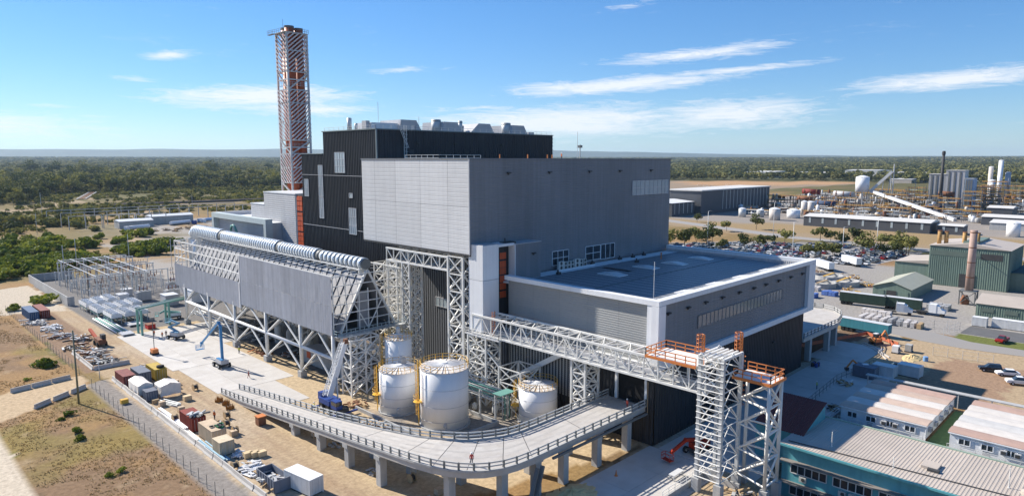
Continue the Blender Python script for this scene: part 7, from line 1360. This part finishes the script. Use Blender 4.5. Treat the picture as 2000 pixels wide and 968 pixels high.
def kiln(x, y, L, r, z, rz, label, m):
    t = local('rotary_kiln', label, 'kiln', 'drums in the works'); MB().tube((0, -L/2, z), (0, L/2, z+0.6), r, 18).build('drum', m, t, smooth=True)
    for q in (-0.35, 0.0, 0.35): MB().tube((0, q*L-0.4, z+q*0.6), (0, q*L+0.4, z+q*0.6), r+0.3, 18).build('tyre_ring', M_rust, t); MB().box(-r, r, q*L-0.8, q*L+0.8, 0, z-r*0.8).build('pier', M_conc2, t)
    place(t, (x, y, 0), rz)
kiln(700, 267, 17, 2.6, 15.5, 0, 'maroon drum high in the works, left of the white silo', paint('maroon drum', 120, 48, 44)); kiln(690, 232, 19, 2.7, 14.6, 0, 'pale grey drum just left of the white silo', M_lgrey); kiln(660, 238, 18, 2.7, 6.4, 0, 'dark blue drum low behind the long warehouse', paint('navy drum', 52, 70, 98)); kiln(660, 149, 12, 2.2, 7.1, 0, 'dark blue drum below the black stack', paint('navy drum', 52, 70, 98)); kiln(672, 262, 14, 1.6, 10, 0, 'rust red drum in the left part of the works', M_rust); kiln(705, 150, 12, 2.4, 17, 0, 'rust coloured drum behind the conveyor', M_rust)
def works(x, y, w, d, h, label, seed, mats):
    """open process steelwork: columns, floors, yellow rails, vessels and pipes"""
    r = random.Random(seed); t = thing('process_plant', label, 'process plant', (x, y, 0), 0, 'process steelwork of the works'); nx, ny = max(2, int(w/6)), max(2, int(d/6)); b = MB()
    for i in range(nx+1):
        for j in range(ny+1): b.box(x-w/2+w*i/nx-0.2, x-w/2+w*i/nx+0.2, y-d/2+d*j/ny-0.2, y-d/2+d*j/ny+0.2, 0, h*r.uniform(0.75, 1.05))
    tag(b.build('columns', M_dsteel, t), kind='stuff'); f = MB(); q = MB(); z = 4.0
    while z < h:
        ww = w*r.uniform(0.6, 1.0); f.box(x-ww/2, x+ww/2, y-d/2, y+d/2, z, z+0.2)
        for zz in (0.6, 1.1): q.bar((x-ww/2, y-d/2, z+zz), (x-ww/2, y+d/2, z+zz), 0.2)
        for j in range(int(d/2)): q.bar((x-ww/2, y-d/2+2*j, z), (x-ww/2, y-d/2+2*j, z+1.1), 0.14)
        z += r.uniform(3.4, 4.6)
    f.build('floors', M_rust, t); q.build('guard_rails', M_yellow, t)
    for k in range(int(w*d/60)+3):
        px, py = x+r.uniform(-w/2, w/2*0.2), y+r.uniform(-d/2, d/2); R = r.uniform(0.7, 2.0); zz = r.choice((0, 0, 4, 8)) if h > 9 else 0; hh = r.uniform(2.5, 6); MB().lathe(px, py, [(R*0.6, zz), (R, zz+0.6), (R, zz+hh), (R*0.4, zz+hh+0.8)], 12).build('vessel', r.choice(mats), t, smooth=True)
    p = MB()
    for k in range(int(d/2)): zz = r.uniform(1.5, h*0.8); xx = x-w/2+r.uniform(-0.6, 2); y0 = y+r.uniform(-d/2, 0); p.tube((xx, y0, zz), (xx, y0+r.uniform(4, d/2), zz), r.uniform(0.15, 0.4), 6)
    tag(p.build('pipework', M_steel, t), kind='stuff')
WK = [M_steel, M_rust, M_white, M_conc2, M_tankroof]
for k, (x, y, w, d, h) in enumerate(((676, 292, 20, 26, 12), (690, 270, 16, 22, 13), (680, 246, 16, 22, 11), (672, 222, 14, 18, 15), (690, 200, 14, 14, 18), (680, 182, 16, 18, 20), (700, 172, 16, 14, 26), (690, 158, 14, 14, 19), (672, 140, 16, 16, 16), (700, 128, 16, 14, 24), (740, 124, 24, 18, 26), (790, 128, 22, 20, 27), (780, 108, 24, 18, 22), (640, 205, 12, 30, 8), (630, 170, 12, 26, 8), (610, 250, 14, 24, 7), (570, 262, 12, 24, 6), (850, 118, 26, 18, 24), (655, 276, 14, 20, 8), (650, 232, 12, 24, 7), (645, 188, 12, 20, 9), (655, 155, 12, 22, 10), (720, 185, 18, 20, 16), (730, 240, 18, 30, 13), (740, 280, 18, 30, 12), (640, 132, 12, 22, 9), (760, 150, 20, 24, 20), (770, 190, 20, 30, 16), (780, 235, 20, 34, 14), (800, 285, 22, 36, 13), (830, 150, 22, 26, 22), (860, 190, 22, 30, 15), (610, 290, 12, 24, 6), (590, 215, 10, 30, 6), (585, 180, 10, 26, 6), (590, 140, 10, 30, 7), (620, 110, 12, 18, 9), (880, 245, 22, 36, 14), (900, 105, 22, 20, 22), (720, 100, 16, 18, 14))): works(x, y, w, d, h, 'open steel process frame with yellow rails in the works, %s counting from the left front' % od(k), 700+k, WK)
for k, (x0, x1, y0, y1, h, mw, lb) in enumerate(((665, 690, 95, 112, 9, M_char, 'charcoal shed at the right of the works'), (600, 625, 72, 104, 6, M_char, 'charcoal shed with pale roof at the right edge'), (560, 590, 60, 92, 5, M_conc2, 'pale open roofed shed at the right edge'), (1660, 1830, 735, 800, 17, M_pale, 'long pale building before the far wood, left one'), (1760, 1860, 640, 720, 15, M_tan, 'tan building before the far wood, second from left'), (1900, 2020, 560, 640, 20, M_pale, 'pale building before the far wood, third from left'), (1960, 2090, 470, 540, 14, M_pale, 'white building before the far wood, fourth from left'), (1750, 1850, 250, 330, 12, M_pale, 'white building before the far wood at the right edge'), (1500, 1580, 380, 420, 9, M_tan, 'low tan building behind the works'), (1350, 1420, 260, 310, 10, M_pale, 'low white building behind the process towers'))): slabside(x0, x1, y0, y1, h, lb, mw, M_pale, 1.5)
for k, (x, y, s) in enumerate(((1150, 640, 9), (1100, 600, 7), (1060, 585, 8), (1000, 520, 7), (940, 500, 8), (880, 450, 7), (820, 430, 6), (1180, 600, 8), (760, 400, 6))): scrap('stockyard_heap', 'dark stacked stock on the bare orange ground beyond the works, %s counting nearer' % od(k), 'materials', x, y, 0, s*2.2, s*2.2, 3.0, [M_conc2, M_rust, M_white], 900+k, 40, 'stock on the orange ground')
mt = thing('radio_mast', 'slim radio mast on the skyline above the bunker hall roof', 'mast', (640, 520, 0)); MB().tube((640, 520, 0), (640, 520, 66), 1.0, 8, 0.6).build('shaft', M_steel, mt); MB().box(638, 642, 518, 522, 62, 65).build('antenna_head', M_dsteel, mt)
# ---------------------------------------------------------------- vegetation
def leaf_mat(name, c0, c1, attr=False):
    m = bpy.data.materials.new(name); m.use_nodes = True; t = m.node_tree; p = t.nodes['Principled BSDF']; p.inputs['Roughness'].default_value = 0.8; p.inputs['Specular IOR Level'].default_value = 0.15
    geo = N(t, 'ShaderNodeNewGeometry'); n1 = N(t, 'ShaderNodeTexNoise'); n1.inputs['Scale'].default_value = 0.35; n1.inputs['Detail'].default_value = 4; t.links.new(geo.outputs['Position'], n1.inputs['Vector'])
    ad = N(t, 'ShaderNodeMath'); ad.operation = 'ADD'; t.links.new(n1.outputs[0], ad.inputs[0])
    if attr: at = N(t, 'ShaderNodeAttribute'); at.attribute_name = 'tint'; src = at.outputs['Fac']
    else: oi = N(t, 'ShaderNodeObjectInfo'); src = oi.outputs['Random']
    mm = N(t, 'ShaderNodeMath'); mm.operation = 'MULTIPLY_ADD'; t.links.new(src, mm.inputs[0]); mm.inputs[1].default_value = 0.9; mm.inputs[2].default_value = -0.45; t.links.new(mm.outputs[0], ad.inputs[1])
    r = N(t, 'ShaderNodeValToRGB'); t.links.new(ad.outputs[0], r.inputs[0]); r.color_ramp.elements[0].position = 0.2; r.color_ramp.elements[1].position = 0.85; r.color_ramp.elements[0].color = (*c0, 1); r.color_ramp.elements[1].color = (*c1, 1); t.links.new(r.outputs[0], p.inputs['Base Color']); tr = N(t, 'ShaderNodeBsdfTranslucent'); g2 = N(t, 'ShaderNodeMix'); g2.data_type = 'RGBA'; g2.blend_type = 'MULTIPLY'; g2.inputs[0].default_value = 1.0; t.links.new(r.outputs[0], g2.inputs[6]); g2.inputs[7].default_value = (1.35, 1.25, 0.7, 1); t.links.new(g2.outputs[2], tr.inputs['Color']); ms = N(t, 'ShaderNodeMixShader'); ms.inputs[0].default_value = 0.22; t.links.new(p.outputs[0], ms.inputs[1]); t.links.new(tr.outputs[0], ms.inputs[2]); t.links.new(ms.outputs[0], t.nodes['Material Output'].inputs['Surface']); return m
M_gum = leaf_mat('gum tree leaves', (0.05, 0.068, 0.024), (0.23, 0.225, 0.075)); M_gum2 = leaf_mat('distant leaves', (0.055, 0.07, 0.026), (0.24, 0.225, 0.08), True); M_shrub = leaf_mat('bright shrub leaves', (0.09, 0.13, 0.02), (0.25, 0.28, 0.05)); M_bark = mat('grey bark', (0.17, 0.14, 0.11), 0.9, var=0.25)
def crown_arrays(r_, n, size, rx, rz, zc, lobes, seed):
    """leaf-clump quads spread over several uneven lobes, facing roughly outwards"""
    r = np.random.default_rng(seed); V_, F_ = [], []
    ctr = [(r.normal(0, rx*0.42), r.normal(0, rx*0.42), zc+r.normal(0, rz*0.33)) for _ in range(lobes)]; rad = r.uniform(0.42, 0.68, lobes)
    for k in range(n):
        i = r.integers(lobes); d = r.normal(size=3); d[2] = d[2]*0.9+0.12; d /= np.linalg.norm(d); sh = r.uniform(0.72, 1.06)
        c = np.array(ctr[i])+d*np.array((rx, rx, rz))*rad[i]*sh; nn = d+r.normal(0, 0.5, 3); nn /= np.linalg.norm(nn); u = np.cross(nn, r.normal(size=3)); u /= np.linalg.norm(u); v = np.cross(nn, u); s = size*r.uniform(0.6, 1.35)
        o = len(V_); V_ += [c-u*s-v*s*0.7, c+u*s*0.8-v*s, c+u*s+v*s*0.8, c-u*s*0.7+v*s]; F_.append((o, o+1, o+2, o+3))
    return np.array(V_), F_
def trunk_mesh(h, r, seed):
    q = random.Random(seed); b = MB(); top = Vector((q.uniform(-0.3, 0.3), q.uniform(-0.3, 0.3), h*0.55)); b.tube((0, 0, -0.3), top, r, 7, r*0.6)
    for k in range(4): a = k*1.6+q.random(); e = top+Vector((math.cos(a)*h*0.22, math.sin(a)*h*0.22, h*q.uniform(0.15, 0.32))); b.tube(top-Vector((0, 0, h*0.1*k/4)), e, r*0.5, 5, r*0.2)
    me = b.mesh('trunk'); me.materials.append(M_bark); return me
TREES = []
for k in range(7):
    h = (9.5, 8.5, 10.5, 8.0, 11.5, 9.0, 7.5)[k]; vv, ff = crown_arrays(None, 420, 0.46, h*0.46, h*0.32, h*0.66, 7+k % 3, 60+k); me = bpy.data.meshes.new('crown'); me.from_pydata([tuple(v) for v in vv], [], ff); me.materials.append(M_gum); TREES.append((me, trunk_mesh(h, 0.22, k), h))
SHR = []
for k in range(6):
    vv, ff = crown_arrays(None, 330, 0.30, 2.2, 1.15, 0.95, 7, 90+k); vv[:, 2] = np.maximum(vv[:, 2], 0.02); out_ = []
    for mm_ in (M_shrub, M_gum):
        me = bpy.data.meshes.new('foliage'); me.from_pydata([tuple(v) for v in vv], [], ff); me.materials.append(mm_); out_.append(me)
    st = MB()
    for a in range(5): st.tube((0, 0, -0.2), (1.1*math.cos(a*1.3), 1.1*math.sin(a*1.3), 1.0), 0.06, 5, 0.02)
    sm = st.mesh('stem'); sm.materials.append(M_bark); SHR.append((out_, sm))
def put_tree(x, y, s, label, group, kind=None):
    k = random.randrange(7) if kind is None else kind; z = float(gheight(x, y)); t = bpy.data.objects.new('gum_tree', None); COL.objects.link(t); tag(t, label, 'tree', group); place(t, (x, y, z), random.uniform(0, 6.28), s)
    for nm, me in (('crown', TREES[k][0]), ('trunk', TREES[k][1])): o = bpy.data.objects.new(nm, me); COL.objects.link(o); o.parent = t
def put_shrub(x, y, s, label, group, bright=True, sz=None):
    k = random.randrange(6); z = float(gheight(x, y)); t = bpy.data.objects.new('shrub', None); COL.objects.link(t); tag(t, label, 'shrub', group); place(t, (x, y, z), random.uniform(0, 6.28), (s, s, s*(sz or random.uniform(0.8, 1.15))))
    for nm, me in (('foliage', SHR[k][0][0 if bright else 1]), ('stem', SHR[k][1])): o = bpy.data.objects.new(nm, me); COL.objects.link(o); o.parent = t
rt_ = random.Random(21); random.seed(5)
# car park and roadside trees
cp = [(348, 195), (340, 186), (332, 172), (345, 166), (350, 160), (374, 163), (380, 158), (414, 146), (409, 150), (402, 128), (398, 132), (404, 106), (398, 100), (392, 104), (386, 97), (380, 95), (340, 123), (346, 118), (352, 122), (336, 128), (448, 207), (422, 216), (468, 263), (330, 205), (338, 212), (350, 225), (362, 205), (342, 200), (356, 190), (324, 190), (318, 196), (326, 215), (370, 240), (410, 112), (376, 100), (370, 104), (364, 112), (396, 112)]
for k, (x, y) in enumerate(cp): put_tree(x+rt_.uniform(-1, 1), y+rt_.uniform(-1, 1), rt_.uniform(0.65, 1.05), 'bushy green tree round the car park, %s counting from the left' % od(k), 'trees round the car park')
for k in range(10): put_tree(rt_.uniform(332, 345), rt_.uniform(-10, 40), rt_.uniform(0.7, 1.0), 'green tree behind the factory at the right edge', 'trees behind the green factory')
# shrubs in the field and by the containers
for k, (x, y, s, lb) in enumerate(((31.6, 184.5, 1.15, 'large bright green bush at the fence in the dry field'), (26.6, 135.3, 0.42, 'small green bush in the dry field, left of a pair'), (26.4, 131.5, 0.4, 'small green bush in the dry field, right of the pair'), (27.6, 145.5, 0.42, 'round green bush beside the tall pole foot'), (26.2, 144, 0.3, 'tiny green bush left of the tall pole foot'), (26, 176, 0.3, 'small green bush near the top of the dry field'), (25.6, 112.5, 0.32, 'small green bush low in the dry field, left'), (27.6, 112.8, 0.32, 'small green bush low in the dry field, right'), (46.4, 268, 1.7, 'large green bush behind the rust red container'), (37.0, 262, 1.0, 'brownish green bush left of the blue container'))): put_shrub(x, y, s, lb, 'bushes by the fence')
cl = [(96, 430, 30, 26, 10), (60, 372, 34, 18, 40), (42, 345, 30, 12, 34), (90, 378, 24, 14, 24), (66, 425, 34, 20, 16), (40, 440, 30, 26, 26), (75, 470, 40, 20, 18), (105, 390, 14, 10, 7), (118, 402, 12, 10, 7), (118, 588, 16, 14, 5), (60, 560, 60, 30, 16), (100, 640, 70, 30, 16), (170, 700, 60, 24, 12), (126, 405, 10, 8, 5), (112, 372, 8, 8, 4), (20, 400, 26, 30, 12), (130, 470, 14, 10, 4)]
ns = 0
for (cx_, cy_, sx_, sy_, n) in cl:
    for k in range(n):
        x, y = rt_.gauss(cx_, sx_*0.45), rt_.gauss(cy_, sy_*0.5); far_ = y > 520
        if y < 326 or (88 < x < 100 and y < 420) or x > y*0.40: continue
        put_shrub(x, y, rt_.uniform(1.2, 2.3)*(1.4 if far_ else 1), ('dark green shrub in the scrub before the railway' if far_ else 'bright green rounded shrub beyond the substation, %s' % ('on its left' if x < 0.13*y else 'behind its middle' if x < 0.2*y else 'towards the truck yard')), 'far scrub shrubs' if far_ else 'scrub shrubs beyond the substation', not far_); ns += 1
# the wood: nearest trees one by one, the rest as one mass
def wood_points():
    pts = []
    def ring(d0, d1, h0, h1, sp, s):
        d = d0
        while d < d1:
            n = max(1, int(d*math.radians(h1-h0)/sp))
            for i in range(n):
                h = math.radians(h0+(h1-h0)*(i+rt_.random())/n); dd = d+rt_.uniform(-0.5, 0.5)*sp; pts.append((dd*math.sin(h), dd*math.cos(h), s*rt_.choice((0.55, 0.8, 1.0, 1.2, 1.45))*rt_.uniform(0.85, 1.15)))
            d += sp*1.05
    ring(905, 1450, 6, 30, 15.5, 1.45); ring(1450, 2300, 6, 30, 21, 1.65); ring(2300, 4200, 5, 86, 36, 2.1); ring(4200, 9500, 4, 87, 80, 3.0); ring(1560, 2300, 54, 86, 21, 1.6)
    P_ = []
    front = [(60, 790), (122, 860), (165, 930), (215, 1090), (285, 1060), (400, 1150), (480, 1100), (640, 1200), (760, 1350), (760, 9000), (-800, 9000), (-800, 800)]
    arr = np.array(pts); left_ = arr[:, 0] < arr[:, 1]*0.62; inL = inpoly(arr[:, 0], arr[:, 1], front); dist = np.hypot(arr[:, 0], arr[:, 1])
    keep = np.where(left_, inL | (dist > 2300), (dist > 1560))
    dens = fbm(arr[:, 0], arr[:, 1], 180, 201); keep &= (dens > 0.30) | (dist > 2200)
    bl = [(1640, 230), (1640, 810), (2110, 810), (2110, 230)]; keep &= ~inpoly(arr[:, 0], arr[:, 1], bl) | (rng.random(len(arr)) < 0.25); keep &= ~inpoly(arr[:, 0], arr[:, 1], [(1000, 440), (1540, 440), (1540, 560), (1320, 830), (1000, 650)])
    return arr[keep]
W_ = wood_points()
# bushy strip between the railway and the wood
strip = []
for k in range(900):
    x, y = rt_.uniform(150, 700), rt_.uniform(800, 1450)
    if 0.30*y < x < 0.52*y and fbm(np.array([x]), np.array([y]), 70, 9)[0] > 0.46: strip.append((x, y, rt_.uniform(0.35, 0.7)))
for k in range(420):
    x, y = rt_.uniform(-60, 330), rt_.uniform(560, 860)
    if x < 0.36*y and fbm(np.array([x]), np.array([y]), 60, 19)[0] > 0.50 and not (y > 735 and x < 150 and y < 800): strip.append((x, y, rt_.uniform(0.3, 0.62)))
for k in range(260):
    x, y = rt_.uniform(1500, 2050), rt_.uniform(250, 820); strip.append((x, y, rt_.uniform(0.5, 0.9)))
W_ = np.concatenate([W_, np.array(strip)]); order = np.argsort(np.hypot(W_[:, 0], W_[:, 1])/W_[:, 2]); W_ = W_[order]
vis = []
for i, (x, y, s) in enumerate(W_):
    h = math.degrees(math.atan2(x, y))
    if len(vis) < 250 and 8 < h < 27.5: vis.append(i)
vs_ = set(vis)
for i in vis: x, y, s = W_[i]; put_tree(float(x), float(y), float(s)*1.05, '%s gum tree %s, %s' % ('small' if s < 0.9 else ('tall' if s > 1.7 else 'rounded'), 'at the near edge of the wood' if math.hypot(x, y) < 1010 else 'inside the wood', 'left of the converging tracks' if x < 0.19*y else ('between the converging tracks and the truck yard sheds' if x < 0.30*y else 'between the truck yard sheds and the chimney')), 'gum trees behind the railway')
def mass(name, label, cat, rest, temps, m, zmax=1.9):
    """one object of many plants nobody could count"""
    C_, T_ = [], []; r = np.random.default_rng(3); zz = gheight(rest[:, 0], rest[:, 1]); nt_ = len(temps)
    for k in range(nt_):
        sel = np.where(np.arange(len(rest)) % nt_ == k)[0]; p = rest[sel]; a = r.uniform(0, 6.28, len(sel)); ca, sa = np.cos(a), np.sin(a); t = temps[k]
        X = (t[None, :, 0]*ca[:, None]-t[None, :, 1]*sa[:, None])*p[:, 2:3]+p[:, 0:1]; Y = (t[None, :, 0]*sa[:, None]+t[None, :, 1]*ca[:, None])*p[:, 2:3]+p[:, 1:2]; Z = t[None, :, 2]*np.minimum(p[:, 2:3], zmax)+zz[sel][:, None]
        C_.append(np.stack([X, Y, Z], -1).reshape(-1, 3)); T_.append(np.repeat(r.random(len(sel)), t.shape[0]))
    co = np.concatenate(C_).astype(np.float32); tint = np.concatenate(T_).astype(np.float32); nq = len(co)//4; me = bpy.data.meshes.new(name); me.vertices.add(len(co)); me.vertices.foreach_set('co', co.ravel()); me.loops.add(nq*4); me.loops.foreach_set('vertex_index', np.arange(nq*4, dtype=np.int32)); me.polygons.add(nq); me.polygons.foreach_set('loop_start', (np.arange(nq)*4).astype(np.int32)); me.polygons.foreach_set('loop_total', np.full(nq, 4, np.int32)); me.update(calc_edges=True)
    at = me.attributes.new('tint', 'FLOAT', 'POINT'); at.data.foreach_set('value', tint); me.materials.append(m); o = bpy.data.objects.new(name, me); COL.objects.link(o); tag(o, label, cat, kind='stuff'); print(name, 'quads', nq, 'plants', len(rest))
mass('wood', 'dark green woodland stretching to the horizon', 'woodland', np.array([p for i, p in enumerate(W_) if i not in vs_]), [crown_arrays(None, 60, 1.2, 5.0, 3.4, 6.2, 7, 300+k)[0] for k in range(6)], M_gum2)
def scrub_points():
    n = 26000; x = rng.uniform(-80, 700, n); y = rng.uniform(335, 1350, n); ok = (x < 0.60*y) & (x > 0.06*y-20); f1 = fbm(x, y, 70, 71); f2 = fbm(x, y, 16, 72); f3 = fbm(x, y, 240, 73)
    ok &= (f1*0.6+f2*0.5+f3*0.3 > np.where(y < 520, 0.77, np.where(y < 780, 0.70, 0.67))); ok &= ~inpoly(x, y, [(90, 330), (175, 330), (420, 620), (300, 640), (100, 560)]); ok &= ~((np.abs(y-(760+0.1*x)) < 16) & (x < 150)); ok &= ~inpoly(x, y, [(205, 780), (900, 722), (900, 750), (205, 802)]); ok &= ~inpoly(x, y, [(196, 930), (215, 930), (270, 1080), (245, 1084)])
    return np.stack([x[ok], y[ok], rng.uniform(0.5, 1.5, ok.sum())*np.where(y[ok] > 800, 1.5, 1.0)], -1)
mass('scrub', 'low olive scrub covering the ground between the plant and the wood', 'scrub', scrub_points(), [np.maximum(crown_arrays(None, 36, 0.42, 1.9, 1.0, 0.8, 6, 340+k)[0], np.array((-99, -99, 0.0))) for k in range(6)], leaf_mat('olive scrub leaves', (0.07, 0.088, 0.026), (0.23, 0.215, 0.065), True), 2.4)
# dry tufts in the near field and scrub edge
def make_tufts():
    r = np.random.default_rng(8); n = 15000; x = r.uniform(17.2, 34.4, n); y = r.uniform(60, 300, n)*1.0; road = inpoly(x, y, [(-40, 150), (14, 150), (18, 150), (23.6, 153.6), (34.4, 161.5), (36, 172.5), (28, 172), (20.3, 169.6), (10, 172), (-40, 200)]); k = (fbm(x, y, 9, 33) > 0.45) & ~road; x, y = x[k], y[k]; n = len(x); a = r.uniform(0, 6.28, (n, 4)); h = r.uniform(0.08, 0.26, (n, 4)); w = 0.05
    px = x[:, None]+r.normal(0, 0.12, (n, 4)); py = y[:, None]+r.normal(0, 0.12, (n, 4)); V0 = np.stack([px-w*np.cos(a), py-w*np.sin(a), np.zeros((n, 4))], -1); V1 = np.stack([px+w*np.cos(a), py+w*np.sin(a), np.zeros((n, 4))], -1); V2 = np.stack([px+r.normal(0, 0.12, (n, 4)), py+r.normal(0, 0.12, (n, 4)), h], -1); co = np.stack([V0, V1, V2], 2).reshape(-1, 3).astype(np.float32); nt = len(co)//3
    me = bpy.data.meshes.new('dry_grass'); me.vertices.add(len(co)); me.vertices.foreach_set('co', co.ravel()); me.loops.add(nt*3); me.loops.foreach_set('vertex_index', np.arange(nt*3, dtype=np.int32)); me.polygons.add(nt); me.polygons.foreach_set('loop_start', (np.arange(nt)*3).astype(np.int32)); me.polygons.foreach_set('loop_total', np.full(nt, 3, np.int32)); me.update(calc_edges=True); me.materials.append(mat('dry grass blades', (0.50, 0.34, 0.14), 0.9, var=0.3, scale=0.3)); o = bpy.data.objects.new('dry_grass', me); COL.objects.link(o); tag(o, 'dry golden grass tufts in the field left of the fence', 'grass', kind='stuff')
make_tufts()
# ---------------------------------------------------------------- the air
def haze():
    b = MB().box(-24000, 24000, -24000, 24000, -8, 330); m = bpy.data.materials.new('thin haze'); m.use_nodes = True; t = m.node_tree; t.nodes.clear(); out = N(t, 'ShaderNodeOutputMaterial'); v = N(t, 'ShaderNodeVolumePrincipled'); v.inputs['Color'].default_value = (0.60, 0.80, 1.0, 1); v.inputs['Density'].default_value = 3.6e-5; v.inputs['Anisotropy'].default_value = 0.2; t.links.new(v.outputs[0], out.inputs['Volume']); o = b.build('haze', m); tag(o, 'thin pale haze over the whole plain', 'haze', kind='stuff')
haze()
